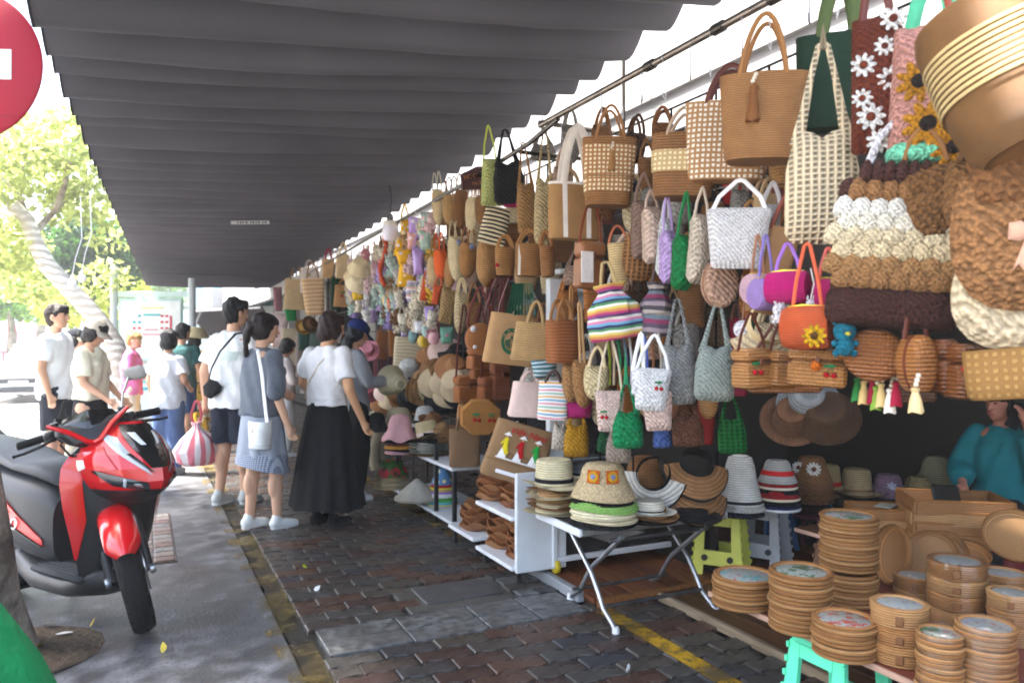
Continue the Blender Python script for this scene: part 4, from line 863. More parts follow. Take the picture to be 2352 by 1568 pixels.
bag('pouch', 'magenta knit pouch peeping from under the black bag', (1150, 440, 1205, 478), .06, '#b01560', 'knit', d=.08)
bag('pouch', 'cream bag with black stripes under the lime green bag', (1096, 474, 1156, 562), -.02, '#d8c6a2', 'stripe', c2='#d8c6a2,#17171a', s=38, tr=1.05, d=.08, roll=14, hp=440)
bag('hobo', 'long tan raffia bag with brown straps behind the bucket baskets', (1190, 330, 1238, 540), .0, '#a87d4c', 'knit', d=.08)
bag('hobo', 'long cream raffia bag hanging left of the striped jute tote', (1226, 296, 1274, 560), .0, '#cbb283', 'knit', d=.08)
bag('bucket', 'small brown bucket basket with a red berry charm', (1137, 570, 1182, 634), -.04, '#a5733f', 'straw', d=.10, hp=540, hc='#a5733f', hk='cloth', tr=.9, deco=[('pom', -.45, .35, .012, '#c01420')])
bag('bucket', 'brown bucket basket with pale ribbon, middle of three small ones', (1181, 562, 1246, 636), -.05, '#9a6a3a', 'straw', d=.13, hp=528, hc='#9a6a3a', hk='cloth', tr=.92, deco=[('vstripe', (-.3,), .1, '#cfc5b4')])
bag('bucket', 'brown bucket basket at right of three small ones', (1242, 566, 1276, 636), -.02, '#96653a', 'straw', d=.10, hp=530, hc='#96653a', hk='cloth', tr=.92)
for i, (b, c, hc) in enumerate([((997, 436, 1020, 520), '#d6bd90', '#b5aea0'), ((1016, 446, 1056, 520), '#b98f5c', '#9c9388'), ((1042, 436, 1072, 528), '#7e5228', '#c8b49a'), ((1072, 452, 1094, 532), '#d9c39a', '#a3866a'), ((1096, 450, 1116, 520), '#8a5e34', '#8a5e34')]):
    bag('moon', ['narrow cream straw bag, leftmost under the brown wooden sign', 'tan two tone straw bag with plaited band beside the sign', 'dark brown straw bag directly below the brown wooden sign', 'pale cream straw bag right of the dark brown one', 'brown raffia bag left of the lime green bag'][i], b, .0, c, 'straw', d=.13, yaw=38, hp=b[1] - 42, hc=hc, hk='cloth', hr=.006)
for i, (b, c, k) in enumerate([((977, 592, 1024, 666), '#d2b585', 'straw'), ((1002, 574, 1026, 644), '#c9531d', 'cloth'), ((1022, 590, 1042, 662), '#a67743', 'straw'), ((1034, 544, 1072, 652), '#d8c298', 'straw'), ((1054, 558, 1092, 640), '#a67440', 'straw'), ((1090, 556, 1144, 662), '#b38450', 'straw')]):
    bag('moon', ['cream straw crescent bag at the left of the second row', 'bright orange cloth crescent bag among the straw ones', 'tan straw crescent bag right of the orange one', 'pale crescent straw bag with a blue white charm', 'brown crescent straw bag with a pale charm', 'brown straw crescent bag with thick cream rim'][i], b, .0, c, k, d=.13, yaw=40, hp=b[1] - 40, hc=['#a8895c', '#c9531d', '#8a6038', '#bfae90', '#8c5e34', '#8c5e34'][i], hk='cloth', hr=.006, deco=[('pom', -.2, .86, .02, '#8790b0')] if i in (3, 4) else [])
bag('pouch', 'tan raffia pouch under the cream crescent bags', (1001, 660, 1042, 744), -.02, '#ad8c5c', 'knit', d=.09, hp=630, roll=12)
bag('moon', 'tall cream shaggy bag hanging right of the tan raffia pouch', (1040, 670, 1072, 768), -.03, '#d2bb90', 'knit', d=.09, hp=636, yaw=25)
bag('pouch', 'brown raffia pouch beside the dark red fringe straps', (1070, 694, 1106, 758), .02, '#8d6236', 'knit', d=.08, hp=650)
# -- third row
q, w, h, sc = spot((1112, 722, 1222, 838), -.04)
t = thing('bag', 'brown jute tote printed with a round green siren emblem', 'bag', q, face(q, 8), GRP); t.rotation_euler = (0, R(7), face(q, 8))
M().loft([(0, w * .53, .075, 5), (.012, w * .54, .08, 5), (h * .4, w * .52, .06, 4), (h, w * .48, .035, 3), (h, w * .47, .03, 3), (h * .7, w * .44, .03, 3)], 40, fold=.03).obj('bag_body', mat('#b28a5e', 'jute'), t)
yf = -.078; gx, gz, er = -.02 * w, .46 * h, .26 * h
fy = lambda z: -(.06 + (.0 if z < h * .4 else -.025 * (z - h * .4) / (h * .6)) + (.02 * (1 - z / (h * .4)) if z < h * .4 else 0)) - .004
GRN = mat('#1d5a3c', 'cloth')
M().rings([[(gx + er * .78 * k * cos(a), fy(gz + er * k * sin(a)) - .001, gz + er * k * sin(a)) for a in [j * pi / 20 for j in range(40)]] for k in (1.0, .72)], False, False).obj('emblem_ring', GRN, t)
def inl(name, pts, wd, yy=-.001): M().tube([(gx + x * er * .78, fy(gz + z * er) + yy, gz + z * er) for x, z in pts], wd, 5, .4).obj(name, GRN, t)
M().rings([[(gx + er * .78 * r_ * cos(a), fy(gz + .28 * er) - .001, gz + .3 * er + er * r_ * sin(a)) for a in [j * pi / 5 for j in range(10)] for r_ in [.2 if int(round(a / (pi / 5))) % 2 == 0 else .09]], [(gx + er * .78 * .01 * cos(a), fy(gz + .28 * er) - .002, gz + .3 * er + er * .01 * sin(a)) for a in [j * pi / 5 for j in range(10)]]], False, True).obj('emblem_star', GRN, t)
for sg in (-1, 1):
    for k in range(4): inl('emblem_wave', [(sg * (.12 + .13 * k), .18 - .04 * k), (sg * (.22 + .12 * k), -.1), (sg * (.12 + .13 * k), -.35), (sg * (.2 + .12 * k), -.62 + .1 * k)], .0034)
for k in (0, 1, 2, 3): 
    a0 = R(35 + 36 * k); M().tube([(gx + er * .78 * .86 * cos(a0 + R(j * 6)), fy(gz) - .003, gz + er * .86 * sin(a0 + R(j * 6))) for j in range(4)], .002, 4, .4).obj('emblem_letter', mat('#c9a87a', 'cloth'), t)
for yy in (-.03, .03): M().tube([(w * .16, yy, h * .95), (w * .2, yy, h + .06), (w * .3, yy, h + .07), (w * .36, yy, h * .95)], .01, 6, .4).obj('handle', mat('#a37d52', 'jute'), t)
bag('tote', 'tan ribbed straw tote overlapping the green emblem jute bag', (1180, 742, 1270, 830), -.10, '#c19a66', 'straw', tr=1.2, d=.12, hp=690, hc='#a98a5c', hk='cloth', hr=.009, roll=6, spread=.2)
bag('tote', 'rust brown ribbed tote hanging right of the tan ribbed one', (1252, 736, 1330, 834), -.08, '#8f5630', 'stripe', c2='#9a5f36,#7e4826', s=60, tr=.9, d=.13, hp=686, hc='#8f6238', hk='cloth', hr=.01, roll=-4, yaw=20)
bag('pouch', 'small teal pouch with white lines under the brown totes', (1222, 824, 1284, 868), -.06, '#456a74', 'stripe', c2='#456a74,#456a74,#c6d2d2', s=45, d=.09, roll=-8)
bag('sack', 'rainbow striped woven drawstring backpack', (1358, 652, 1480, 780), -.10, '#d05080', 'stripe', c2='#b03a68,#d08a50,#d8c060,#e6e0d4,#4f8a58,#34345a,#6ea2bc,#cf7a9c,#dcd4c6,#6f4a7c', s=9, d=.17, hp=600, hc='#b59c6c', hk='cloth', hr=.007, roll=-6)
bag('sack', 'darker striped woven backpack behind the rainbow one', (1462, 650, 1548, 772), .04, '#705060', 'stripe', c2='#4a4448,#9a8a8e,#5a4a5a,#8a3a5a,#6a7a82,#b0a49c', s=9, d=.14, hp=600, hc='#5a4a44', hk='cloth', roll=5)
bag('hobo', 'pale grey green knit shoulder bag with long twin straps', (1594, 700, 1684, 921), -.03, '#9aa39a', 'knit', d=.10, s=.8)
bag('hobo', 'grey knit shoulder bag left of the pale grey green one', (1520, 690, 1600, 928), .02, '#8d8e8b', 'crochet', d=.09, s=.8)
bag('tote', 'plain pale pink cloth tote left of the candy striped one', (1174, 878, 1250, 958), -.06, '#d9bdb2', 'cloth', tr=1.25, d=.10, hp=850, hc='#cbb0a6', hk='cloth', roll=6)
bag('tote', 'candy striped white pink and blue small tote', (1236, 876, 1302, 964), -.10, '#dddddd', 'stripe', c2='#e6e2dc,#d58a9a,#e6e2dc,#7aa3bc,#e6e2dc,#d9a25a,#e6e2dc,#8fb39a', s=14, tr=1.08, d=.10, hp=850, hc='#4a3a34', hk='cloth', roll=4)
bag('pouch', 'magenta cloth pouch below the candy striped tote', (1296, 920, 1364, 962), .02, '#8f1456', 'cloth', d=.10)
bag('moon', 'ribbed tan knit moon bag, front one of a pair on chains', (1318, 826, 1366, 938), -.06, '#a8794a', 'knit', d=.12, hp=700, hc='#a8845a', hk='cloth', hr=.006, spread=.1, slack=0)
bag('moon', 'ribbed tan knit moon bag, left one of the pair', (1290, 830, 1334, 926), -.03, '#b38452', 'knit', d=.11, hp=660, hc='#9c6c3e', hk='cloth', hr=.006, spread=.1, slack=0)
bag('moon', 'cream straw moon bag with round ring handles', (1338, 840, 1398, 920), -.10, '#dcc798', 'crochet', d=.11, hp=795, hc='#d8c39a', hk='cloth', hr=.008, spread=.3)
bag('pouch', 'blush pink knit pouch with red cherries, lower left one', (1367, 898, 1434, 992), -.14, '#dcc0b2', 'crochet', d=.06, s=.7, hp=770, hc='#cdbb9e', hk='cloth', hr=.005, deco=[('cherry', -.18, .42, .02)])
bag('pouch', 'white knit pouch with red cherries', (1450, 846, 1536, 944), -.13, '#e4e3e1', 'crochet', d=.06, s=.7, hp=770, hc='#dddddb', hk='cloth', hr=.007, deco=[('cherry', .2, .6, .02)])
bag('pouch', 'narrow white knit pouch hanging edge on beside the cherry pouch', (1447, 850, 1476, 908), -.17, '#e9e9e9', 'crochet', d=.05, hp=765, hk='cloth')
bag('pouch', 'blush pink knit pouch behind the white cherry pouch', (1478, 900, 1550, 990), -.08, '#cfb2a4', 'crochet', d=.06, s=.7)
bag('hobo', 'bright green chunky net bag below the cherry pouches', (1408, 880, 1478, 1030), -.08, '#0f8a52', 'knit', d=.08, s=1.3, hp=800, hc='#2f8a5a')
bag('hobo', 'dark green net bag half hidden behind the bright green one', (1370, 960, 1412, 1040), .06, '#0b4a26', 'knit', d=.06)
bag('hobo', 'cream knit bag hanging left of the mustard one', (1266, 930, 1300, 1034), -.02, '#cfc2b2', 'knit', d=.07)
bag('hobo', 'mustard yellow knit bag above the cream fedora', (1294, 920, 1352, 1050), .0, '#b9861a', 'knit', d=.08)
bag('hobo', 'greyish knit bag hanging behind the flower hat', (1392, 960, 1450, 1064), .0, '#a39384', 'knit', d=.07)
bag('hobo', 'blue knit bag low behind the green net bag', (1500, 950, 1544, 1030), .05, '#4a62a0', 'knit', d=.07)
bag('hobo', 'rust brown knit bag low behind the pink pouches', (1546, 900, 1618, 1026), .08, '#5f3a28', 'knit', d=.07)
bag('hobo', 'grass green net bag hanging deep in the stall', (1652, 900, 1716, 1042), .45, '#0f6a2c', 'net', d=.08)
for i, (x, c) in enumerate([(1394, '#a3b840'), (1404, '#c8b090'), (1418, '#2f8a5a'), (1432, '#7a86a0'), (1444, '#dcdcd8'), (1468, '#a8a83a'), (1480, '#5a6ab0'), (1494, '#8a5a3a'), (1512, '#c9b8a0')]):
    a, b_ = stall(x, 766, -.02), stall(x + 6, 885, -.05); M().tube([a, (a + b_) / 2 + Vector((.01, 0, 0)), b_], .007, 6, .35, up=(1, 0, 0)).obj('shoulder_strap', mat(c, 'cloth'), None, True, label=['olive', 'beige', 'green', 'slate blue', 'white', 'mustard', 'royal blue', 'brown', 'sand'][i] + ' woven shoulder strap dangling above the cherry pouches', cat='strap', group='loose straps above the cherry pouches')
# drums, plush, rattan (right)
for lab, b, dx, c, yw, hp, hc in [('magenta coiled rope drum purse, front left one', (1762, 624, 1856, 698), -.12, '#c2146e', -8, 560, '#8d5ab0'), ('second magenta drum purse half behind the shell stitch bag', (1868, 642, 1938, 726), -.05, '#b81266', 10, 570, '#c85a4a'), ('lilac drum purse behind the magenta one', (1728, 640, 1790, 714), -.06, '#a98ac8', 30, 540, '#8f7ac0'), ('pale pink drum purse at the left of the drum purses', (1712, 630, 1770, 700), -.02, '#d9b0b8', 30, 540, '#b07a5a'), ('orange coiled rope drum purse with a yellow sunflower', (1800, 704, 1908, 802), -.18, '#c2552a', -14, 560, '#c24a1a')]:
    t, w, h, d = bag('drum', lab, b, dx, c, 'coil', cat='purse', hp=hp, hc=hc, hr=.006, yaw=yw, s=.5)
    if 'orange' in lab: flower(t, (w * .25, -h * .52, h * .3), .036, '#c99a10', '#5a3a10', 10)
def plush(lab, p, s, c, c2='#f0e8e8', ears='long', grp=None, yaw=0, cat='soft toy', nm='soft_toy'):
    t = thing(nm, lab, cat, p, face(p, yaw), grp); m = M()
    m.ball((0, 0, 0), s, 12, 9, (1, .8, 1)); m.ball((0, -.1 * s, -1.35 * s), .8 * s, 10, 8, (1, .8, 1.05))
    for sg in (-1, 1): m.ball((sg * .75 * s, -.1 * s, -1.9 * s), .34 * s, 8, 6); m.ball((sg * .9 * s, -.1 * s, -1.05 * s), .3 * s, 8, 6)
    m.obj('toy_body', mat(c, 'crochet', .6), t)
    for sg in (-1, 1):
        M().ball((sg * .55 * s, 0, 1.25 * s) if ears == 'long' else (sg * .7 * s, 0, .78 * s), .36 * s, 8, 6, (.6, .4, 1.7) if ears == 'long' else (1, .6, 1)).obj('ear', mat(c, 'crochet', .6), t)
        M().ball((sg * .34 * s, -.78 * s, .05 * s), .09 * s, 6, 5).obj('eye', mat('#1c1616', 'plastic'), t)
    M().ball((0, -.8 * s, -.2 * s), .26 * s, 8, 6, (1, .5, .7)).obj('muzzle', mat(c2, 'crochet', .6), t)
    M().tube([(0, 0, s), (.01, 0, s + .05), (0, 0, s + .1)], .0025, 5).obj('cord', mat('#d8d0c8', 'cloth'), t)
    return t
plush('teal knitted toy purse beside the orange drum purse', stall(1940, 762, -.16), .034, '#0f6a7e', '#c8b83a', 'round', None, 20)
plush('white soft toy rabbit hanging under the magenta drum purse', stall(1790, 712, -.15), .022, '#e9e2e2', '#f4ecec')
plush('small white soft toy under the second magenta purse', stall(1862, 700, -.12), .016, '#e9e2e2')
p = stall(1706, 757, -.05); t = thing('pompom_charm', 'white fur pompom charm dangling beside the cream visor', 'charm', p); M().ball((0, 0, 0), .034, 14, 10).obj('pompom', mat('#e8e2e6', 'crochet'), t); M().tube([(0, 0, .03), (.01, 0, .1), (0, 0, .2)], .004, 5).obj('cord', mat('#7a4a2c', 'leather'), t)
p = stall(1760, 745, 0); visor('cream straw visor with fine dark lines hanging above the rattan boxes', p, .13, '#ddc9a2', '#cbb489', (R(80), R(-10), face(p, 20)), 'straw', None)
for lab, b, dx, c, yw, dec in [('rattan box purse with red cherries, left front one', (1690, 800, 1768, 892), -.10, '#b07a42', 30, [('cherry', -.1, .5, .024)]), ('rattan box purse between the two cherry ones', (1758, 806, 1822, 888), -.03, '#a06c38', 24, []), ('square rattan box purse with orange and red berries', (1812, 800, 1938, 888), -.10, '#a8733c', 4, [('cherry', .22, .42, .022), ('pom', -.02, .55, .017, '#d9701c')]), ('rattan box purse tucked below and behind the cherry ones', (1720, 850, 1880, 902), .02, '#8f5a2c', 10, [])]:
    bag('box', lab, b, dx, c, 'rattan', 'purse', d=.10, yaw=yw, hp=720, hc='#5a2614', hr=.006, deco=dec)
bag('round', 'oval rattan bag with glossy front beside the box purses', (1938, 756, 2070, 876), -.06, '#8d5322', 'rattan', d=.09, hp=690, hc='#5a2614')
bag('round', 'narrow oval rattan bag with a cream tassel', (2074, 770, 2140, 902), -.06, '#9a622e', 'rattan', d=.09, yaw=40, hp=690, hc='#5a2614', deco=[('tassel', -.55, .12, .07, '#d0b684', .014)])
bag('box', 'dark brown rattan box bag right of the oval ones', (2138, 780, 2186, 902), .0, '#6a3a16', 'rattan', d=.12, yaw=40)
bag('box', 'brown rattan box bag with a red charm, in the shade', (2178, 790, 2232, 916), -.02, '#74421a', 'rattan', d=.12, yaw=30, deco=[('pom', -.2, .55, .014, '#a01018')])
bag('tote', 'wide brown woven sea grass tote above the seller', (2236, 800, 2440, 914), -.02, '#7d5a2c', 'basket', c2='#94713e', d=.14, tr=.96, roll=-3)
for i, (x, y, c) in enumerate([(1968, 868, '#2f7a3c'), (1984, 874, '#c9ac70'), (2004, 872, '#8a1430'), (2024, 880, '#cdb278'), (2044, 892, '#e2d8c8'), (2058, 876, '#9a1634'), (2012, 886, '#7a9a3a')]):
    p = stall(x, y, .0); t = thing('tassel_charm', ['green', 'straw coloured', 'dark red', 'pale straw', 'white', 'crimson', 'lime green'][i] + ' tassel charm dangling under the oval rattan bags', 'tassel', p, 0, 'tassels under the rattan bags'); tassel(t, (0, 0, 0), .075, c, .012); M().tube([(0, 0, 0), (0, 0, .08)], .002, 4).obj('cord', mat('#5a3a24', 'cloth'), t)
# rattan cluster at the left of the emblem tote
R_ = lambda lab, b, dx, shape='box', yw=30, dec=(), c='#a5622c', **k: bag(shape, lab, b, dx, c, 'rattan', 'purse', d=.09, yaw=yw, deco=dec, **k)
R_('round rattan bag with a small white tag, top of the rattan cluster', (1068, 742, 1136, 816), -.05, 'round', 15, [('pom', -.25, .8, .022, '#e8e2e4'), ('pom', -.2, .25, .016, '#e8e2e4')], '#ad6a30', hp=660, hc='#6a2016')
R_('rattan box purse under the round tagged one', (1072, 800, 1120, 850), -.02, hp=700, hc='#6a2016')
R_('rattan box purse with tan lid left of the white rack', (1044, 862, 1100, 924), -.04, c='#a8642e', hp=700, hc='#5a1a14')
R_('dark rattan box purse right of the tan lidded one', (1096, 866, 1150, 926), -.01, c='#8a4a1e', hp=700, hc='#5a1a14')
R_('narrow rattan box purse against the white rack', (1126, 830, 1170, 920), .06, c='#7a3f18', hp=680, hc='#5a1a14')
R_('second rattan purse in the row above the octagon one', (1080, 836, 1128, 872), .04, c='#94531f')
q, w, h, sc = spot((1056, 916, 1150, 1000), -.10); t = thing('bag', 'octagonal rattan purse with two red cherries', 'purse', q, face(q, 10), GRP)
M().slab(densify([(w / 2 * cos(R(22.5 + 45 * i)) * 1.05, h / 2 + h / 2 * sin(R(22.5 + 45 * i)) * 1.05) for i in range(8)]), .045, bev=.06).obj('bag_body', mat('#b67c3e', 'coil', .6), t); cherry(t, (-.12 * w, -.055, .5 * h), .03); cherry(t, (.25 * w, -.055, .48 * h), .028)
bag('round', 'pale rattan round purse behind the octagonal one', (1048, 918, 1084, 1000), -.04, '#bd8a50', 'rattan', 'purse', d=.05, yaw=50)
p = stall(1186, 966, -.02); plush('black and white panda face purse behind the brown tote', p, .036, '#16161a', '#ececec', 'round', None, 10); 
for i in range(12):          # dark red and green cords hanging in bunches
    x = 1100 + i * 5; a, b_ = stall(x + 14, 640, .02), stall(x - 6 + 10 * sin(i * 2.1), 755, -.03 + .01 * (i % 3))
    M().tube([a, (a * .5 + b_ * .5) + Vector((.02 * sin(i), 0, 0)), b_], .006, 5, .4).obj('leather_cord', mat(['#5a1c18', '#6a2420', '#4a1614'][i % 3], 'leather'), None, True, label=NUMW[i] + ' dark red leather cord from the left above the rattan purses', cat='cord', group='dark red cords above the rattan purses')
for i in range(9):
    x = 1166 + i * 8; a, b_ = stall(1180 + i * 5, 652, .02), stall(x, 724, -.02)
    M().tube([a, (a + b_) / 2, b_], .009, 5, .4).obj('ribbon_cord', mat('#12503a', 'cloth'), None, True, label=NUMW[i] + ' dark green ribbon from the left under the white shelf', cat='strap', group='dark green ribbons under the white shelf')
# jute tote with the ao dai ladies
q, w, h, sc = spot((1104, 972, 1238, 1104), -.14)
t = thing('bag', 'brown jute tote with three ladies in long dresses and red writing', 'bag', q, face(q, 4), GRP); t.rotation_euler = (0, R(17), face(q, 4))
M().loft([(0, w * .53, .06, 6), (.01, w * .545, .065, 6), (h * .28, w * .535, .055, 5), (h * .30, w * .53, .052, 5), (h, w * .50, .04, 4), (h, w * .49, .035, 4), (h * .7, w * .46, .03, 4)], 40, fold=.02).obj('bag_body', mat('#8f6f4e', 'jute'), t)
M().sheet(lambda u, v: ((u - .5) * w * 1.06, -.058, h * (.30 + .012 * v)), 1, 1).obj('seam', mat('#6f5238', 'jute'), t)
text('red_writing', 'Việt Nam', .052, mat('#b81c24', 'cloth'), t, (.02, -.052, h * .86), (R(90), 0, 0), .002, sx=1.05, shear=.3)
for i, c in enumerate(['#d8c21c', '#b3121c', '#1f9a3c']):
    x = (-.27 + .27 * i) * w; z = h * (.37 + .0 * i); f = mat(c, 'cloth'); wt = mat('#e9e7e4', 'cloth'); g = M().puff([(x - .012, z + .06), (x + .012, z + .06), (x + .02, z), (x - .03, z)], .003, -.055, 2).obj('trousers', wt, t)
    M().puff([(x - .011, z + .115), (x + .011, z + .115), (x + .014, z + .08), (x + .03, z + .03), (x + .008, z + .015), (x - .012, z + .05)], .004, -.057, 2).obj('long_dress', f, t)
    M().puff([(x - .012, z + .11), (x - .03, z + .075), (x - .022, z + .07), (x - .005, z + .095)], .003, -.057, 2).obj('sleeve', f, t)
    M().ball((x, -.056, z + .127), .009, 8, 6, (1, .4, 1)).obj('lady_face', mat('#caa07c', 'skin'), t)
    M().puff([(x - .025, z + .13), (x + .025, z + .13), (x + .002, z + .152)], .004, -.060, 2).obj('cone_hat', wt, t)
for i in range(2): M().lathe([(.016, -.002), (.018, 0), (.016, .002)], 14, ((-.13 + .27 * i) * w, -.055, h * .42), axis='y', cap=False).obj('printed_wheel', mat('#4a3a2c', 'flat'), t)
M().tube([(-.38 * w, -.056, h * .36), (.36 * w, -.056, h * .355)], .005, 5, .5).obj('white_line', mat('#e3e0dc', 'cloth'), t); M().box((0, -.064, h * .13), (w * .62, .006, .022), bev=.003).obj('white_label', mat('#e3e2e6', 'cloth'), t, smooth=False)
bag('tote', 'plain folded brown jute tote beside the ladies tote', (1032, 984, 1104, 1072), -.06, '#7a5e44', 'jute', tr=1.0, d=.08, hp=940, hc='#6a5038', hk='cloth', roll=4)
# ================================================================ TABLES, STOOLS, HATS, RATTAN WARE
ORD = ['top', 'second from the top', 'third from the top', 'fourth from the top', 'fifth from the top', 'sixth from the top', 'seventh from the top', 'eighth from the top', 'ninth from the top', 'tenth from the top', 'eleventh from the top', 'twelfth from the top', '13th from the top', '14th from the top', '15th from the top', '16th from the top', '17th from the top', '18th from the top', '19th from the top', '20th from the top', '21st from the top', '22nd from the top', '23rd from the top', 'lowest']
CHR = mat('#b9bcc0', 'metal'); WHT = mat('#d8dbde', 'paint'); BLK = mat('#1a1a1c', 'plastic')
# folding table with bent tube legs
ft = thing('folding_table', 'low folding table with bent chrome legs under the straw hats', 'table', (2.3, 3.30, 0))
M().box((0, .05, .475), (.86, .42, .03), bev=.01).obj('tabletop', mat('#4a4644', 'plastic'), ft, smooth=False)
for y in (-.165, .265): M().box((0, y, .474), (.88, .02, .036), bev=.006).obj('table_edge', mat('#c4c6c8', 'metal'), ft, smooth=False)
for x in (-.44, .44): M().box((x, .05, .474), (.022, .45, .038), bev=.006).obj('table_edge', mat('#d5d7da', 'paint'), ft, smooth=False)
for sx in (-1, 1):
    for sy in (-1, 1):
        x = sx * (.30 if sy < 0 else .25)
        L_ = M().tube([(x, -sy * .24, .455), (x, -sy * .08, .33), (x, sy * .04, .235), (x, sy * .10, .16), (x, sy * .15, .09), (x, sy * .23, .045), (x, sy * .255, .02)], .0125, 10).obj('leg', CHR, ft)
        M().lathe([(.014, 0), (.018, .002), (.017, .035), (.013, .04)], 12, (x, sy * .257, 0)).obj('foot_cap', mat('#c9cbce', 'plastic'), L_)
for sy in (-1, 1): M().tube([(-.3, sy * .145, .1), (.3, sy * .145, .1)], .010, 8).obj('crossbar', mat('#77797c', 'metal'), ft); M().tube([(-.3, sy * .2, .43), (.3, sy * .2, .43)], .010, 8).obj('crossbar', mat('#77797c', 'metal'), ft)
# white mesh trolley behind it
tl = thing('trolley', 'white steel trolley with mesh back and yellow casters', 'trolley', (0, 0, 0))
for x, y in ((2.12, 3.86), (2.12, 4.42), (3.0, 3.86), (3.0, 4.42)):
    M().box((x, y, .34), (.03, .03, .5), bev=.004).obj('upright', WHT, tl, smooth=False)
    w_ = M().lathe([(.012, -.014), (.036, -.014), (.04, -.008), (.04, .008), (.036, .014), (.012, .014)], 18, (x + .01, y, .093), axis='x').obj('caster', mat('#c9b01c', 'plastic'), tl)
    M().lathe([(.001, -.016), (.014, -.016), (.014, .016), (.001, .016)], 10, (x + .01, y, .093), axis='x').obj('hub', WHT, w_)
for z in (.13, .58):
    for y in (3.86, 4.42): M().box((2.56, y, z), (.9, .028, .03), bev=.004).obj('rail', WHT if z < .5 else mat('#9fa2a6', 'metal'), tl, smooth=False)
    for x in (2.12, 3.0): M().box((x, 4.14, z), (.03, .56, .028), bev=.004).obj('rail', WHT, tl, smooth=False)
M().box((2.56, 4.14, .15), (.85, .53, .02), bev=.004).obj('tray_board', mat('#22201f', 'plastic'), tl, smooth=False)
for z in [.22 + .035 * i for i in range(11)]: M().tube([(2.13, 4.41, z), (2.99, 4.41, z)], .0025, 5).obj('mesh_wire', mat('#7c8086', 'metal'), tl)
for x in [2.17 + .085 * i for i in range(10)]: M().tube([(x, 4.414, .2), (x, 4.414, .6)], .002, 5).obj('mesh_wire', mat('#8e9298', 'metal'), tl)
M().box((2.56, 4.436, .39), (.88, .012, .42)).obj('back_panel', mat('#aeb2b6', 'paint'), tl, smooth=False)
M().tube([(2.13, 3.9, .55), (2.13, 4.0, .14)], .012, 6).obj('brace', WHT, tl)
tag(M().box((2.68, 4.12, .166), (.34, .24, .006), bev=.002, rz=.2).obj('cardboard_sheet', mat('#9a948f', 'cloth'), smooth=False), 'grey cardboard sheet lying on the black tray of the trolley', 'cardboard')
# step stools
def stool(label, p, rz, c, h=.38, grp='folding step stools'):
    t = thing('step_stool', label, 'stool', p, rz, grp); m = mat(c, 'plastic')
    M().box((0, 0, h - .02), (.25, .2, .04), bev=.012).obj('seat', m, t, smooth=False)
    for sx in (-1, 1):
        W_, T_ = .115, .10
        P_ = lambda u, z: Vector((sx * (T_ + .035 * (1 - z / h)), u * (W_ + .03 * (1 - z / h)) / W_, z))
        lg = M()
        for s in (-1, 1):
            q = [P_(s * W_, 0), P_(s * W_, h - .04), P_(s * (W_ - .045), h - .04), P_(s * (W_ - .05), 0)]; o = Vector((.018 * sx, 0, 0)); lg.add(q + [a - o for a in q], [(0, 1, 2, 3), (7, 6, 5, 4), (0, 4, 5, 1), (1, 5, 6, 2), (2, 6, 7, 3), (3, 7, 4, 0)])
        lo = lg.obj('leg', m, t, smooth=False)
        for z0, z1 in ((.07, .15), (h - .09, h - .04)):
            q = [P_(-W_ * .58, z0), P_(W_ * .58, z0), P_(W_ * .6, z1), P_(-W_ * .6, z1)]; o = Vector((.018 * sx, 0, 0)); M().add(q + [a - o for a in q], [(0, 1, 2, 3), (7, 6, 5, 4), (0, 4, 5, 1), (1, 5, 6, 2), (2, 6, 7, 3), (3, 7, 4, 0)]).obj('leg_panel', m, lo, smooth=False)
        for k in range(6): M().box(P_(W_ * 1.02, .05 + k * .05), (.02, .012, .022), bev=.003).obj('hinge', m, lo, smooth=False); M().box(P_(-W_ * 1.02, .05 + k * .05), (.02, .012, .022), bev=.003).obj('hinge', m, lo, smooth=False)
        for s in (-1, 1): M().lathe([(.001, -.012), (.017, -.012), (.017, .012), (.001, .012)], 12, P_(s * .06, .11), axis='x').obj('dark_cutout_disc', mat('#3a3a3a', 'flat'), lo)  # dark discs colour in the shade of round openings
    M().lathe([(.001, 0), (.03, 0), (.03, .003), (.001, .003)], 14, (0, 0, h + .0005)).obj('dark_grip_disc', mat('#2a2a2a', 'flat'), t)  # dark disc on the seat stands for the shade inside a grip opening
    return t
stool('pale yellow folding step stool under the hat board', (3.03, 3.50, .04), R(38), '#cfd05a')
stool('light grey folding step stool beside the yellow one', (3.36, 3.52, .04), R(30), '#a9acb0')
stool('mint green folding step stool under the front basket board', (2.19, 1.93, .0), R(0), '#5fdcae', .36)
stool('dusty grey step stool behind the mint green one', (2.3, 1.55, .0), R(4), '#85888c', .36)
stool('blue step stool deep under the front basket board', (2.85, 1.45, .038), R(10), '#1f4a8a', .345)
for i, (x, y, c, nm) in enumerate([(3.62, 3.75, '#1a4a7a', 'blue'), (3.85, 3.6, '#5a2438', 'plum'), (4.0, 3.3, '#a0141c', 'red'), (4.3, 4.0, '#1f5a8a', 'sky blue')]):
    t = thing('plastic_stool', nm + ' plastic stool in the shade under the hat board', 'stool', (x, y, 0.0), R(15 * i), 'plastic stools at the back'); m = mat(c, 'plastic')
    M().box((0, 0, .28), (.24, .24, .03), bev=.012).obj('seat', m, t, smooth=False)
    for sx in (-1, 1):
        for sy in (-1, 1): M().tube([(sx * .1, sy * .1, .27), (sx * .135, sy * .135, 0)], .022, 8, .6).obj('leg', m, t)
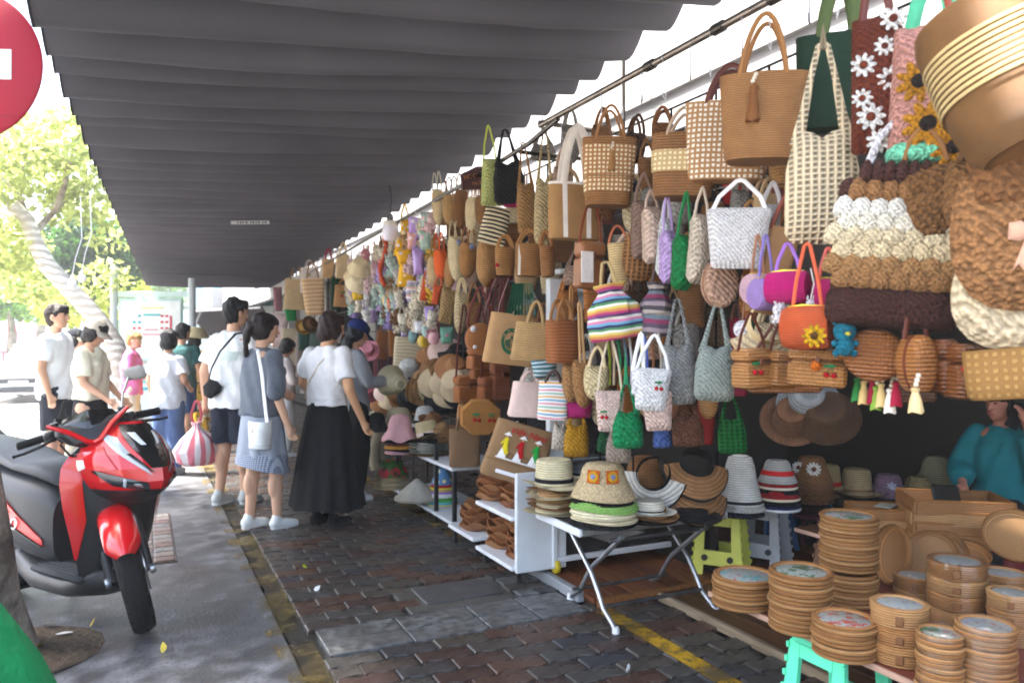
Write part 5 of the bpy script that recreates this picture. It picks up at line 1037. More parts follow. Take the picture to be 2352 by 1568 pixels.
# boards
def board(name, label, c, d, h, m): 
    t = thing(name, label, 'board', (c[0], c[1], h)); M().box((0, 0, -.012), (d[0], d[1], .022), bev=.003).obj('board_top', m, t, smooth=False); M().box((0, -d[1] / 2 - .003, -.012), (d[0], .004, .02)).obj('board_edge', mat('#b59a86', 'wood'), t, smooth=False)
    M().box((-d[0] / 2 - .003, 0, -.012), (.004, d[1], .02)).obj('board_edge', mat('#c9a48e', 'wood'), t, smooth=False); return t
board('hat_board', 'brown plank board carrying hats on the yellow and grey stools', (3.45, 3.55, 0), (1.2, .36), .444, mat('#6b4430', 'wood'))
board('ware_board', 'low reddish board carrying stacked rattan coasters and boxes', (2.62, 1.62, 0), (1.16, 1.62), .386, mat('#7a3f30', 'wood'))
board('tray_board', 'second low board under the rectangular rattan trays', (3.52, 2.75, 0), (.74, .62), .386, mat('#5a3a2a', 'wood'))
for x, y in ((2.85, 2.6), (3.75, 2.6), (2.85, 2.95), (3.75, 2.95)): pass
stool('brown step stool under the rectangular tray board', (3.2, 2.75, .038), R(0), '#6a4a38', .335)
# ---- straw hats on the folding table and board
def pile(lab, px, py, h, hats, dz, grp, yawoff=0):
    base = ground(px, py, h)
    n = len(hats)
    for i, H in enumerate(hats):           # bottom first
        kind, r, hh, c = H[:4]; o = dict(H[4]) if len(H) > 4 else {}
        nm = o.pop('nm', '')
        p = base + Vector((.006 * sin(i * 2.3), .006 * cos(i * 1.7), dz * i))
        if 'tilt' in o: tt = o.pop('tilt'); o['rot'] = (R(tt[0]), R(tt[1]), face(p, yawoff))
        pos = ORD[n - 1 - i] if i else 'bottom one'
        hat(f'{nm} {lab}, {pos}' if n > 1 else f'{nm} {lab}', p, kind, r, hh, c, o.pop('k', 'straw'), grp=grp, **o)
CR, TN, BK = '#d9cba4', '#a5794c', '#141416'
pile('hat in the cream stack on the folding table', 1274, 1174, .50, [('boater', .165, .10, CR, {'nm': 'cream straw', 'wave': .006}), ('boater', .148, .10, TN, {'nm': 'tan straw', 'wave': .008, 'ph': 1}), ('boater', .152, .10, '#b58d60', {'nm': 'light brown straw', 'wave': .01}), ('boater', .155, .10, CR, {'nm': 'cream straw', 'wave': .01, 'ph': 2}), ('boater', .15, .1, '#a87d50', {'nm': 'tan brimmed straw', 'wave': .012}), ('boater', .172, .125, '#dfd2aa', {'nm': 'cream straw fedora style', 'band': '#16161a', 'wave': .018, 'ph': .8, 'bw': (.06, .26)})], .029, 'hats on the folding table')
pile('hat in the flower hat stack', 1386, 1202, .50, [('bucket', .165, .12, BK, {'nm': 'black knit', 'k': 'knit'}), ('bucket', .165, .12, CR, {'nm': 'cream straw', 'wave': .006}), ('bucket', .162, .12, '#e2d6b2', {'nm': 'pale cream straw', 'wave': .006, 'ph': 1}), ('bucket', .168, .125, '#96c766', {'nm': 'lime green knit', 'k': 'knit', 's': .6, 'wave': .008}), ('bucket', .152, .12, BK, {'nm': 'thin black', 'k': 'knit'}), ('bucket', .158, .165, '#d5bd92', {'nm': 'beige crochet flower square', 'k': 'crochet', 's': .6, 'wave': .006, 'rim': None})], .026, 'hats on the folding table')
bt = COL.objects
fp = ground(1386, 1202, .50) + Vector((0, 0, .13)); ft_ = face(fp)
for sx in (-.36, .36):      # crochet squares sewn on the crown
    g = put('flower_square', None, [o for o in COL.objects if o.get('label', '').startswith('beige crochet flower')][0], (sin(sx * 1.15) * .111, -cos(sx * 1.15) * .108, .112), (R(-9), 0, sx * 1.2))
    M().slab(densify([(x * .031, z * .031) for x, z in ((-1, -1), (1, -1), (1, 1), (-1, 1))]), .003).obj('orange_square', mat('#d8641a', 'knit', .6), g); M().slab([(cos(a) * .026, sin(a) * .026) for a in [k * pi / 8 for k in range(16)]], .003, -.003).obj('yellow_round', mat('#e0a820', 'knit', .6), g); M().slab([(cos(a) * .012, sin(a) * .012) for a in [k * pi / 6 for k in range(12)]], .003, -.006).obj('blue_centre', mat('#8f9ac8', 'knit', .6), g)
p = ground(1490, 1174, .5); 
hat('brown straw hat crown behind the white visor', p + Vector((.04, .1, .07)), 'bucket', .13, .2, '#94663c', 'straw', grp='hats on the folding table')
pile('hat under the white visor', 1492, 1196, .50, [('boater', .14, .05, BK, {'nm': 'black brimmed'}), ('boater', .14, .05, TN, {'nm': 'tan brimmed', 'wave': .01}), ('boater', .135, .06, '#dcd6c4', {'nm': 'white straw', 'band': '#16161a'})], .022, 'hats on the folding table')
visor('white straw sun visor with black edge standing on the table', p + Vector((-.01, -.06, .20)), .155, '#dedad0', '#111113', (R(66), R(8), face(p, -16)), 'straw', 'sun visors on the folding table', 170)
p = ground(1588, 1172, .5)
for i, (dz, lab) in enumerate([(.05, 'lower tan sun visor with black edge at the right of the table'), (.18, 'upper tan sun visor with black band at the right of the table')]): visor(lab, p + Vector((0, -.04, dz + .06)), .16, '#a0734a', '#131315', (R(34), R(10 - 6 * i), face(p, 14)), 'straw', 'sun visors on the folding table', 190)
hat('beige straw hat squeezed between the two tan visors', p + Vector((.04, .02, .05)), 'boater', .15, .05, '#b39468', 'straw', band='#1a1a1c', rot=(R(12), R(8), 0), grp='hats on the folding table')
pile('hat of the black edged pile', 1590, 1190, .50, [('boater', .15, .04, BK, {'nm': 'black straw', 'wave': .01})], .02, 'hats on the folding table')
pile('hat in the stack right of the table', 1700, 1180, .444, [('bucket', .135, .1, '#1a1d2c', {'nm': 'navy knit', 'k': 'knit'}), ('bucket', .132, .1, '#d8d5cc', {'nm': 'black and white woven', 'k': 'knit', 's': .8}), ('tall', .125, .26, '#dcdad2', {'nm': 'tall white straw', 'band': '#141418', 'bw': (.02, .09)})], .03, 'hats on the plank board')
pile('hat in the red and navy stack', 1786, 1166, .444, [('bucket', .13, .1, '#1c2a5a', {'nm': 'blue knit', 'k': 'knit', 'rim': '#dedede'}), ('bucket', .128, .1, '#15161f', {'nm': 'navy knit', 'k': 'knit'}), ('bucket', .122, .1, '#a01c20', {'nm': 'dark red knit', 'k': 'knit', 'rim': '#d9c9b0'}), ('bucket', .115, .1, '#17171f', {'nm': 'black knit', 'k': 'knit'}), ('bucket', .112, .1, '#b3201f', {'nm': 'red knit', 'k': 'knit', 'rim': '#d9cbb4'}), ('bucket', .108, .12, '#b5b5b0', {'nm': 'grey straw', 'band': '#b3201f', 'bw': (.3, .55)})], .03, 'hats on the plank board')
pile('hat in the brown daisy stack', 1866, 1150, .444, [('bucket', .13, .1, '#6a4428', {'nm': 'brown knit', 'k': 'knit'}), ('bucket', .128, .1, '#7a5232', {'nm': 'mid brown knit', 'k': 'knit'}), ('bucket', .125, .1, '#6f4a2c', {'nm': 'dark brown knit', 'k': 'knit'}), ('bucket', .122, .1, '#80573a', {'nm': 'light brown knit', 'k': 'knit'}), ('bucket', .118, .15, '#8a5f3a', {'nm': 'brown daisy knit', 'k': 'knit'})], .028, 'hats on the plank board')
dh = [o for o in COL.objects if o.get('label', '').startswith('brown daisy')][0]; flower(dh, (.01, -.088, .085), .042, '#e3ddd2', '#6a3a1c', 12); flower(dh, (-.075, -.05, .085), .036, '#e3ddd2', '#6a3a1c', 12)
hat('beige straw hat with red band behind the daisy hat', ground(1900, 1120, .50), 'fedora', .14, .14, '#9a855c', 'straw', band='#9a1414', wave=.01, grp='hats on the plank board')
pile('hat at the right end of the board', 1966, 1140, .444, [('fedora', .15, .1, '#1b1a1a', {'nm': 'black straw', 'wave': .012}), ('fedora', .155, .15, '#a48e68', {'nm': 'beige straw fedora', 'band': '#6a4a30', 'wave': .012, 'ph': 1, 'bw': (.1, .2)})], .02, 'hats on the plank board')
lh = hat('dusty pink bucket hat with a blue flower patch', ground(2040, 1138, .45), 'bucket', .11, .13, '#84687a', 'knit', grp='hats on the plank board'); flower(lh, (.02, -.075, .06), .034, '#b8bdd0', '#d0d4e6', 8)
hat('pale beige dome hat far back beside the seller', ground(2150, 1105, .5), 'cloche', .13, .16, '#8f8a6c', 'straw', grp='hats at the back'); hat('small straw dome hat in front of the pale dome hat', ground(2110, 1135, .45), 'cloche', .12, .11, '#8a7a52', 'straw', grp='hats at the back')
for i, (x, y, k_, c, lab) in enumerate([(1820, 965, 'fedora', '#6a4a34', 'brown felt hat hanging deep in the stall'), (1858, 930, 'cloche', '#8a8f92', 'grey knit hat hanging over the brown felt hat'), (1900, 960, 'bucket', '#4a3422', 'dark brown hanging sun hat in the shade')]):
    p = stall(x, y, .55 + .04 * i); hat(lab, p, k_, .14, .12, c, 'straw', rot=(R(62), 0, face(p)), grp='hats hung deep in the stall')
# ---- woven round ware -----------------------------------------------------------
def plate_mesh(r, hh=.0135): return M().lathe([(.002, .004), (r * .82, .004), (r * .95, 0), (r, hh * .35), (r * .995, hh * .75), (r * .94, hh * 1.05), (r * .86, hh * .8), (r * .82, hh * .55), (.002, hh * .55)], 36)
RC = ['#b0804e', '#a77544', '#b88a58', '#9c6c3e']
def stack(px, pyb, rpx, n, top, lab, grp, h=.386, dzk=1.0, topdeco=True, film=False, gap=None):
    f = ground(px, pyb, h); sc = depth(f) / FP; r = rpx * sc; c = f + DX * r * .92; c.z = h; hh = .0135 * dzk
    me = [plate_mesh(r * k, hh).mesh('plate', mat(q, 'coil', .5)) for q, k in zip(RC, (1, .985, 1.01, .99))]
    for i in range(n):
        z = h + .001 + hh * 1.08 * i + (gap[1] if gap and i >= gap[0] else 0)
        p = put('coaster', me[(i * 7 + px) % 4], None, (c.x + .003 * sin(i * 2.1 + px), c.y + .003 * cos(i * 1.3 + px), z), R(rr.uniform(0, 360)), label=f'rattan coaster {lab}, ' + (ORD[n - 1 - i] if i else 'bottom one'), cat='coaster', group=grp)
    if topdeco:
        M().lathe([(.001, hh * .62), (r * .78, hh * .62), (r * .8, hh * .5)], 32).obj('printed_disc', mat(top[0], 'tile_print', top[2] if len(top) > 2 else 1.0, top[1]), p)
    if film: M().lathe([(r * 1.04, .0), (r * 1.05, n * hh * .5), (r * 1.02, n * hh * 1.1), (r * .9, n * hh * 1.1 + .006)], 18, (0, 0, -n * hh * 1.08 + hh), wob=lambda a, q, z: .004 * sin(5 * a + 60 * z)).obj('clear_wrap', mat('#ffffff', 'film'), p)
    return c, r, h + hh * 1.08 * n
stack(1728, 1410, 73, 8, ('#8a2430', '#5a8a8a'), 'in the low stack at board left end', 'rattan coasters on the board')
stack(1864, 1466, 73, 14, ('#2c4a30', '#3a5a38', .8), 'in the leafy topped stack', 'rattan coasters on the board')
stack(1976, 1400, 66, 22, ('#8a2430', '#2f5a3c'), 'in the tallest stack', 'rattan coasters on the board', gap=(8, .012))
stack(1968, 1528, 74, 8, ('#2a3448', '#9a3a2a', .6), 'in the blue mosaic topped stack', 'rattan coasters on the board')
stack(2186, 1600, 52, 11, ('#9a2438', '#3f6a4a'), 'in the wrapped stack at front corner', 'rattan coasters on the board', film=True)
stack(2300, 1610, 66, 13, ('#8a2434', '#7a828a'), 'in the wrapped stack at right edge', 'rattan coasters on the board', film=True)
def rbox(label, c, r, z, hh, col, top=None, film=False, grp='round rattan boxes'):
    t = thing('round_box', label, 'box', (c.x, c.y, z), face(c), grp); m = mat(col, 'coil', .6)
    M().lathe([(r * .97, 0), (r, .004), (r, hh * .62), (.98 * r, hh * .64)], 36).obj('box_body', m, t); l = M().lathe([(r * 1.0, hh * .66), (r * 1.03, hh * .67), (r * 1.03, hh * .97), (r * .99, hh), (r * .84, hh), (r * .8, hh * .93), (.002, hh * .93)], 36).obj('lid', m, t)
    if top: M().lathe([(.001, hh * .95), (r * .76, hh * .95), (r * .79, hh * .93)], 28).obj('printed_disc', mat(top[0], 'tile_print', .8, top[1]), l)
    M().box((0, -r * 1.02, hh * .45), (r * .28, .008, hh * .5), bev=.003).obj('catch', mat('#6a4424', 'leather'), t)
    if film: M().lathe([(r * 1.06, .0), (r * 1.07, hh * .5), (r * 1.05, hh * 1.02), (r * .9, hh * 1.06)], 18, wob=lambda a, q, zz: .004 * sin(5 * a + 70 * zz)).obj('clear_wrap', mat('#ffffff', 'film'), t)
def boxes(px, pyb, rpx, hs, lab, film=False, top=('#3a4a6a', '#8a8f98')):
    f = ground(px, pyb, .386); s_ = depth(f) / FP; r = rpx * s_; c = f + DX * r * .92; z = .387
    for i, hh in enumerate(hs): rbox(f'round rattan box {lab}, ' + ORD[len(hs) - 1 - i] if i else f'round rattan box {lab}, bottom one', c, r * (1 - .01 * i), z, hh, RC[(i + px) % 4], top if i == len(hs) - 1 else None, film); z += hh + .002
boxes(2096, 1538, 64, (.06, .052, .062), 'in the tall pile right of the mosaic coasters')
boxes(2232, 1452, 64, (.062, .05, .05, .055), 'in the film wrapped pile at the back right', True)
boxes(2124, 1395, 46, (.05, .05), 'in the small wrapped pile behind the tall one', True, ('#7a6a8a', '#b8b4b0'))
boxes(2335, 1405, 52, (.06, .06), 'in the pile at the right edge of the photo', True)
boxes(2352, 1490, 50, (.06, .05, .05), 'in the second pile at the right edge', True, ('#8a8a86', '#a8a8a4'))
# round trays standing and lying behind
for i, (px, py, r, tl_, lab) in enumerate([(2140, 1330, .10, 64, 'round rattan tray leaning behind the small wrapped boxes'), (2062, 1345, .12, 78, 'round rattan tray standing on edge behind the tallest stack'), (2330, 1290, .13, 50, 'round rattan tray propped at the right edge'), (2210, 1310, .11, 20, 'shallow round tray lying behind the wrapped pile'), (2165, 1322, .095, 60, 'second round tray nested in the leaning one')]):
    f = ground(px, py, .386); t = thing('round_tray', lab, 'tray', f + Vector((0, 0, r * sin(R(tl_)) + .006)), 0, 'round rattan trays'); t.rotation_euler = (R(tl_), 0, face(f, [0, -60, 10, 0, 5][i]))
    M().lathe([(.002, 0), (r * .86, 0), (r * .96, .012), (r, .03), (r * .97, .034), (r * .92, .014), (r * .84, .006), (.002, .006)], 40).obj('tray_body', mat(RC[i % 4], 'coil', .5), t); M().lathe([(r * .98, .03), (r * 1.02, .034), (r * .98, .04)], 40, cap=False).obj('rim', mat('#8a5a2c', 'coil', .5), t)
def tray(label, c, z, w, d, hh, rz, col, grp):
    t = thing('rattan_tray', label, 'tray', (c.x, c.y, z), rz, grp); m = mat(col, 'rattan', .7)
    M().box((0, 0, .005), (w * .97, d * .97, .01)).obj('tray_base', m, t, smooth=False)
    for sx in (-1, 1): M().box((sx * w / 2, 0, hh / 2), (.012, d + .012, hh), bev=.004).obj('end_wall', m, t, smooth=False)
    for sy in (-1, 1): M().box((0, sy * d / 2, hh / 2), (w - .013, .012, hh), bev=.004).obj('side_wall', m, t, smooth=False)
    M().tube([(sx * w / 2, sy * d / 2, hh) for sx, sy in ((-1, -1), (0, -1), (1, -1), (1, 0), (1, 1), (0, 1), (-1, 1), (-1, 0))], .008, 6, closed=True).obj('rim', mat('#9a6630', 'rattan', .6), t)
    return t
c = ground(2215, 1256, .386) + DX * .1
for i in range(4): tray('large rectangular rattan tray in the pile before the seller, ' + ['bottom one', 'third from the top', 'second from the top', 'top'][i], c + Vector((.01 * sin(i * 3), 0, 0)), .387 + i * .052, .44, .30, .066, R(-40 + 3 * (i % 2)), RC[i % 4], 'rectangular rattan trays')
tag(M().box(c + Vector((-.02, .02, .225)), (.13, .02, .1), bev=.006, rz=R(-30), rx=R(-30)).obj('wallet', mat('#111214', 'gloss'), smooth=False), 'shiny black wallet standing in the top rattan tray', 'wallet')
c = ground(2036, 1240, .386) + DX * .08
for i in range(3): tray('small rectangular rattan tray left of the large pile, ' + ['bottom one', 'middle one', 'top'][i], c, .387 + i * .045, .28, .19, .058, R(-38 + 2 * i), RC[(i + 1) % 4], 'small rectangular trays')
tag(M().box(c + Vector((.05, 0, .15)), (.12, .08, .005), bev=.002, rz=.4).obj('picture_tile', mat('#8f9488', 'tile_print', 1.0, '#5a7a5a'), smooth=False), 'pale printed tile lying in the small top tray', 'tile')
# white rack at the right edge
wr = thing('white_rack', 'white painted rack post with rungs at the right edge', 'rack', ground(2345, 1300, .0)); wr.rotation_euler = (0, 0, R(-30))
for x in (0, .3): M().box((x, 0, .42), (.032, .032, .84), bev=.005).obj('post', WHT, wr, smooth=False)
for z in (.30, .55, .8): M().box((.15, 0, z), (.27, .022, .03), bev=.005).obj('rung', WHT, wr, smooth=False)
# ---- white shelf with nested rattan dishes
sh = thing('shelf_unit', 'white shelf unit end panel with rattan dishes on its shelves', 'shelf', (0, 0, 0))
M().box((2.04, 3.875, .36), (.32, .03, .56), bev=.005).obj('end_panel', WHT, sh, smooth=False)
for z in (.10, .38): M().box((2.03, 4.15, z), (.34, .52, .025), bev=.006).obj('shelf', WHT, sh, smooth=False)
M().box((2.03, 4.72, .12), (.30, .44, .025), bev=.006).obj('shelf', WHT, sh, smooth=False); M().box((2.205, 4.2, .38), (.02, .62, .52)).obj('back_panel', mat('#a8a8aa', 'paint'), sh, smooth=False)
for x, y in ((1.92, 3.92), (2.15, 3.92), (1.92, 4.38), (1.92, 4.52), (1.92, 4.9), (2.12, 4.52), (2.12, 4.9)): M().box((x, y, .045), (.03, .03, .09), bev=.004).obj('foot', BLK, sh, smooth=False)
up = thing('white_upright', 'white painted upright of the rack behind the emblem tote', 'rack', (2.19, 3.98, 0)); M().box((0, 0, 1.2), (.10, .05, 1.1), bev=.006).obj('upright', WHT, up, smooth=False); M().box((.32, .04, 1.79), (.66, .24, .03), bev=.006).obj('shelf', WHT, up, smooth=False); M().box((0, 0, .62), (.03, .03, 1.1)).obj('stem', mat('#77797c', 'metal'), up, smooth=False)
def dish(r, hh, w): 
    return M().lathe([(.002, .003), (r * .7, .003), (r * .92, hh * .7), (r, hh), (r * .96, hh * 1.03), (r * .88, hh * .75), (r * .68, .008), (.002, .008)], 30, (0, 0, 0), .8, lambda a, q, z: w * sin(4 * a) * (q > r * .85))
dm = [dish(.125, .04, .012).mesh('dish', mat('#a8693a', 'rattan', .7)), dish(.13, .04, .016).mesh('dish', mat('#b57b48', 'rattan', .7)), dish(.12, .04, .01).mesh('dish', mat('#98592e', 'rattan', .7))]
for k, (x, y, z0, n, lab) in enumerate([(2.02, 4.02, .113, 11, 'on the bottom shelf nearest the end panel'), (2.02, 4.30, .113, 9, 'in the farther pile on the bottom shelf'), (2.02, 4.12, .395, 5, 'on the upper shelf of the white unit'), (2.0, 4.70, .135, 8, 'on the separate low shelf'), (1.99, 4.38, .395, 6, 'in the farther pile on the upper shelf')]):
    for i in range(n): put('dish', dm[(i + k) % 3], None, (x + .008 * sin(i * 1.9), y + .008 * cos(i * 2.3), z0 + .019 * i), R(37 * i), label='wavy oval rattan dish ' + lab + ', ' + (ORD[n - 1 - i] if i else 'bottom one'), cat='dish', group='nested rattan dishes')
# ---- black hat rack further on
rk = thing('hat_rack', 'black metal hat rack with white shelf edges', 'rack', (0, 0, 0))
for x in (2.0, 2.42):
    for y in (5.12, 5.5, 6.5): M().box((x, y, .3), (.03, .03, .6), bev=.003).obj('post', BLK, rk, smooth=False)
for z, y0, y1 in ((.085, 5.1, 6.6), (.47, 5.1, 6.6)): M().box((2.2, (y0 + y1) / 2, z), (.46, y1 - y0, .024), bev=.004).obj('shelf', WHT, rk, smooth=False)
for j, (z, x) in enumerate(((.75, 2.42), (1.0, 2.55), (1.22, 2.68))): M().box((x, 5.9, z), (.26, 1.9, .02), bev=.004).obj('tier_shelf', mat('#4a3a30', 'wood'), rk, smooth=False)
G2 = 'hats on the black rack'
pile('hat in the black rack boater stack', 986, 1044, .484, [('boater', .165, .08, '#a0784e', {'nm': 'tan straw'}), ('boater', .165, .08, '#dcd8cc', {'nm': 'white straw'}), ('boater', .162, .08, '#d2cfc4', {'nm': 'off white straw'}), ('boater', .165, .08, '#dedace', {'nm': 'white plaited', 'wave': .004}), ('boater', .16, .08, '#d6d2c6', {'nm': 'pale straw'}), ('boater', .16, .08, '#18181a', {'nm': 'black straw', 'wave': .01}), ('boater', .155, .08, '#8a5f38', {'nm': 'brown straw', 'wave': .014, 'tilt': (-6, -8)}), ('boater', .165, .12, '#dcc898', {'nm': 'cream boater', 'band': '#cfb9ae', 'tilt': (-6, -12), 'bw': (.05, .3)})], .021, G2)
pile('hat in the pink topped stack', 920, 1040, .484, [('bucket', .13, .08, '#b98a8e', {'nm': 'pink cotton', 'k': 'cloth'}), ('bucket', .13, .08, '#17171b', {'nm': 'black cotton', 'k': 'cloth', 'wave': .008}), ('bucket', .13, .08, '#b37b28', {'nm': 'ochre cotton', 'k': 'cloth'}), ('bucket', .13, .08, '#5a2c20', {'nm': 'brown cotton', 'k': 'cloth'}), ('bucket', .135, .08, '#111114', {'nm': 'plain black cotton', 'k': 'cloth'}), ('cloche', .15, .20, '#cf9ea2', {'nm': 'pale pink cloche', 'k': 'cloth', 'wave': .014, 'wn': 5})], .022, G2)
for lab, px, py, h, k_, r, hh, c, o in [('cream dome hat behind the pink cloche', 916, 980, 6.75, 'cloche', .17, .17, '#cfc2a0', {}), ('white dome hat with black band beside the cream dome', 976, 978, 6.5, 'cloche', .13, .17, '#d9dbd8', {'band': '#141416'}), ('brown fedora leaning on the cream boater', 990, 975, 6.15, 'fedora', .12, .10, '#8a5f3a', {'rot': (R(30), R(20), 0)}), ('black cap at the left of the cream dome hat', 866, 990, 6.6, 'cloche', .11, .16, '#121214', {'k': 'cloth'}), ('tan brim hat right of the boater stack', 1018, 1000, 6.1, 'fedora', .12, .1, '#a57c50', {'rot': (R(20), R(-30), 0)})]:
    hat(lab, at(px, py, h), k_, r, hh, c, grp=G2, **o)
cone = hat('pale conical leaf hat on the lower shelf', ground(958, 1142, .15), 'cone', .18, .15, '#c9c2b2', 'coil', grp=G2, s=.6)
for i in range(3): hat('pale conical leaf hat under the top cone, ' + ['lowest', 'middle', 'upper'][i], ground(958, 1146, .09 + .022 * i), 'cone', .182, .13, ['#b5a994', '#bfb5a2', '#c4bba9'][i], 'coil', grp=G2, s=.6)
pile('hat in the rainbow stack on the lower shelf', 1016, 1156, .10, [('bucket', .13, .08, '#5ab0bc', {'nm': 'aqua cotton', 'k': 'cloth', 'rim': '#d8c24a'}), ('bucket', .12, .08, '#4f9a4a', {'nm': 'green cotton', 'k': 'cloth'}), ('bucket', .115, .08, '#d8d8d4', {'nm': 'white cotton', 'k': 'cloth'}), ('bucket', .11, .08, '#b99a6a', {'nm': 'sand cotton', 'k': 'cloth', 'rim': '#8a4ac0'}), ('bucket', .10, .08, '#b3202a', {'nm': 'red cotton', 'k': 'cloth', 'rim': '#e0d040'}), ('bucket', .085, .12, '#5a8ab8', {'nm': 'small blue floral', 'k': 'dots'})], .032, G2)
pile('hat in the cream stack at the lower left', 900, 1118, .10, [('bucket', .17, .08, '#c9b48c', {'nm': 'sand straw'}), ('bucket', .165, .08, '#d6c6a0', {'nm': 'cream straw'}), ('bucket', .16, .08, '#b7a27a', {'nm': 'tan straw'}), ('bucket', .15, .14, '#3f6a30', {'nm': 'green rose printed', 'k': 'floral'})], .034, G2)
a = stall(866, 960, -.1); t = thing('scarf', 'long cream fringed scarf hanging beside the pink hats', 'scarf', a)
M().tube([(0, 0, 0), (-.04, -.02, .06), (-.08, 0, .04)], .02, 8, .5).obj('knot', mat('#d8ccae', 'knit'), t); M().tube([(0, 0, 0), (.01, 0, -.15), (-.03, 0, -.35), (-.01, 0, -.52)], [.035, .05, .06, .055], 10, .4).obj('scarf_tail', mat('#d0c3a2', 'knit'), t); M().tube([(.02, 0, 0), (.06, .01, -.2), (.05, .02, -.42)], [.03, .04, .045], 10, .4).obj('scarf_tail', mat('#d8ccae', 'knit'), t)
# hats piled up the tiers
cols = [('brown felt', '#946640', 'floppy'), ('tan straw', '#bd9262', 'fedora'), ('cream straw', '#d3c39c', 'floppy'), ('white striped', '#d5d6d0', 'cloche'), ('black straw', '#151517', 'floppy'), ('beige linen', '#b9a585', 'bucket'), ('chestnut straw', '#9c6c40', 'cloche'), ('pale pink', '#cdb1a6', 'cloche')]
tp_ = [(938, 850, 3), (995, 812, 0), (1022, 808, 7), (1002, 850, 6), (1042, 850, 0), (1028, 880, 5), (978, 876, 1), (950, 880, 2), (968, 900, 1), (998, 905, 2), (1034, 912, 5), (930, 905, 1), (916, 905, 6), (1012, 930, 4), (960, 842, 6), (985, 890, 4), (1052, 885, 5), (890, 900, 7), (902, 925, 5), (1045, 820, 4), (948, 918, 4), (1020, 855, 1), (1060, 905, 4), (970, 925, 0), (1000, 880, 5), (925, 930, 6), (880, 930, 0)]
wh = ['upper left', 'upper', 'upper right', 'middle left', 'middle', 'middle right', 'lower left', 'lower', 'lower right']
for i, (x, y, k) in enumerate(tp_):
    nm, c, kd = cols[k]; p = stall(x, y, .12 + .05 * (i % 4)); row = 0 if y < 845 else 1 if y < 895 else 2; col_ = 0 if x < 955 else 1 if x < 1010 else 2
    hat(f'{nm} hat tipped forward in the {wh[row * 3 + col_]} of the tiered pile' + (', rear layer' if i > 13 else ''), p, kd, .155, .13, c, 'cloth' if 'felt' in nm or 'linen' in nm or 'pink' in nm else 'straw', rot=(R(rr.uniform(35, 70)), R(rr.uniform(-25, 25)), face(p, rr.uniform(-20, 20))), wave=.015, ph=i, grp='hats piled on the tiers', band='#17171a' if k in (2, 3) else None)
bag('tote', 'cream woven tote hanging above the tiered hat pile', (902, 776, 968, 850), .1, '#cfc0a0', 'stripe', c2='#d6c8a8,#bfae8c', s=30, tr=1, d=.08, hp=740, hc='#d6cbb4', hk='cloth', hr=.01)
for b, c, lab in [((862, 760, 894, 826), '#7a4a26', 'brown leather tote hanging behind the woman in blue cap'), ((894, 752, 912, 820), '#8a5428', 'narrow tan tote beside the cream woven one'), ((840, 742, 866, 800), '#b5b0a6', 'pale grey tote hanging behind the blue cap')]: bag('tote', lab, b, .25, c, 'jute', tr=1.0, d=.07, hp=b[1] - 40)
p = stall(842, 805, .0); hat('pink cowboy hat hanging beside the woman in blue cap', p, 'fedora', .14, .11, '#d28a98', 'cloth', rot=(R(70), R(10), face(p)), wave=.02, band='#c06a80')
p = stall(848, 905, .05); hat('pink straw hat lower down behind the held hat', p, 'cloche', .12, .12, '#b5606e', 'straw', rot=(R(60), 0, face(p)))
# ================================================================ PEOPLE
DG = None
def fuse(m, name, mt, parent, vox, it=4, nz=0, ns=9.0, sd=0):
    me = bpy.data.meshes.new(name); me.from_pydata(m.v, [], m.f)
    bm = bmesh.new(); bm.from_mesh(me); bmesh.ops.recalc_face_normals(bm, faces=bm.faces); bm.to_mesh(me); bm.free()
    o = bpy.data.objects.new('tmp', me)
    r = o.modifiers.new('r', 'REMESH'); r.mode = 'VOXEL'; r.voxel_size = vox; s = o.modifiers.new('s', 'SMOOTH'); s.factor = .5; s.iterations = it
    n = bake(o); bpy.data.meshes.remove(me); n.name = name
    if nz:
        k = len(n.vertices); co = np.empty(k * 3, 'f'); no = np.empty(k * 3, 'f'); n.vertices.foreach_get('co', co); n.vertices.foreach_get('normal', no); c = co.reshape(-1, 3); q = c * ns; q[:, 2] *= .6; q += sd
        w = sum(np.sin(q @ np.array(d) * f + e) for d, f, e in (((.8, .5, .3), 1.9, 0), ((-.4, .8, .5), 2.7, 1.3), ((.2, -.7, .8), 3.7, 2.1), ((.9, .1, -.6), 4.9, .7))) / 3
        co = (c + no.reshape(-1, 3) * (nz * w)[:, None]).astype('f').ravel(); n.vertices.foreach_set('co', co)
    n.polygons.foreach_set('use_smooth', [True] * len(n.polygons)); n.materials.clear(); n.materials.append(mt)
    return put(name, n, parent)
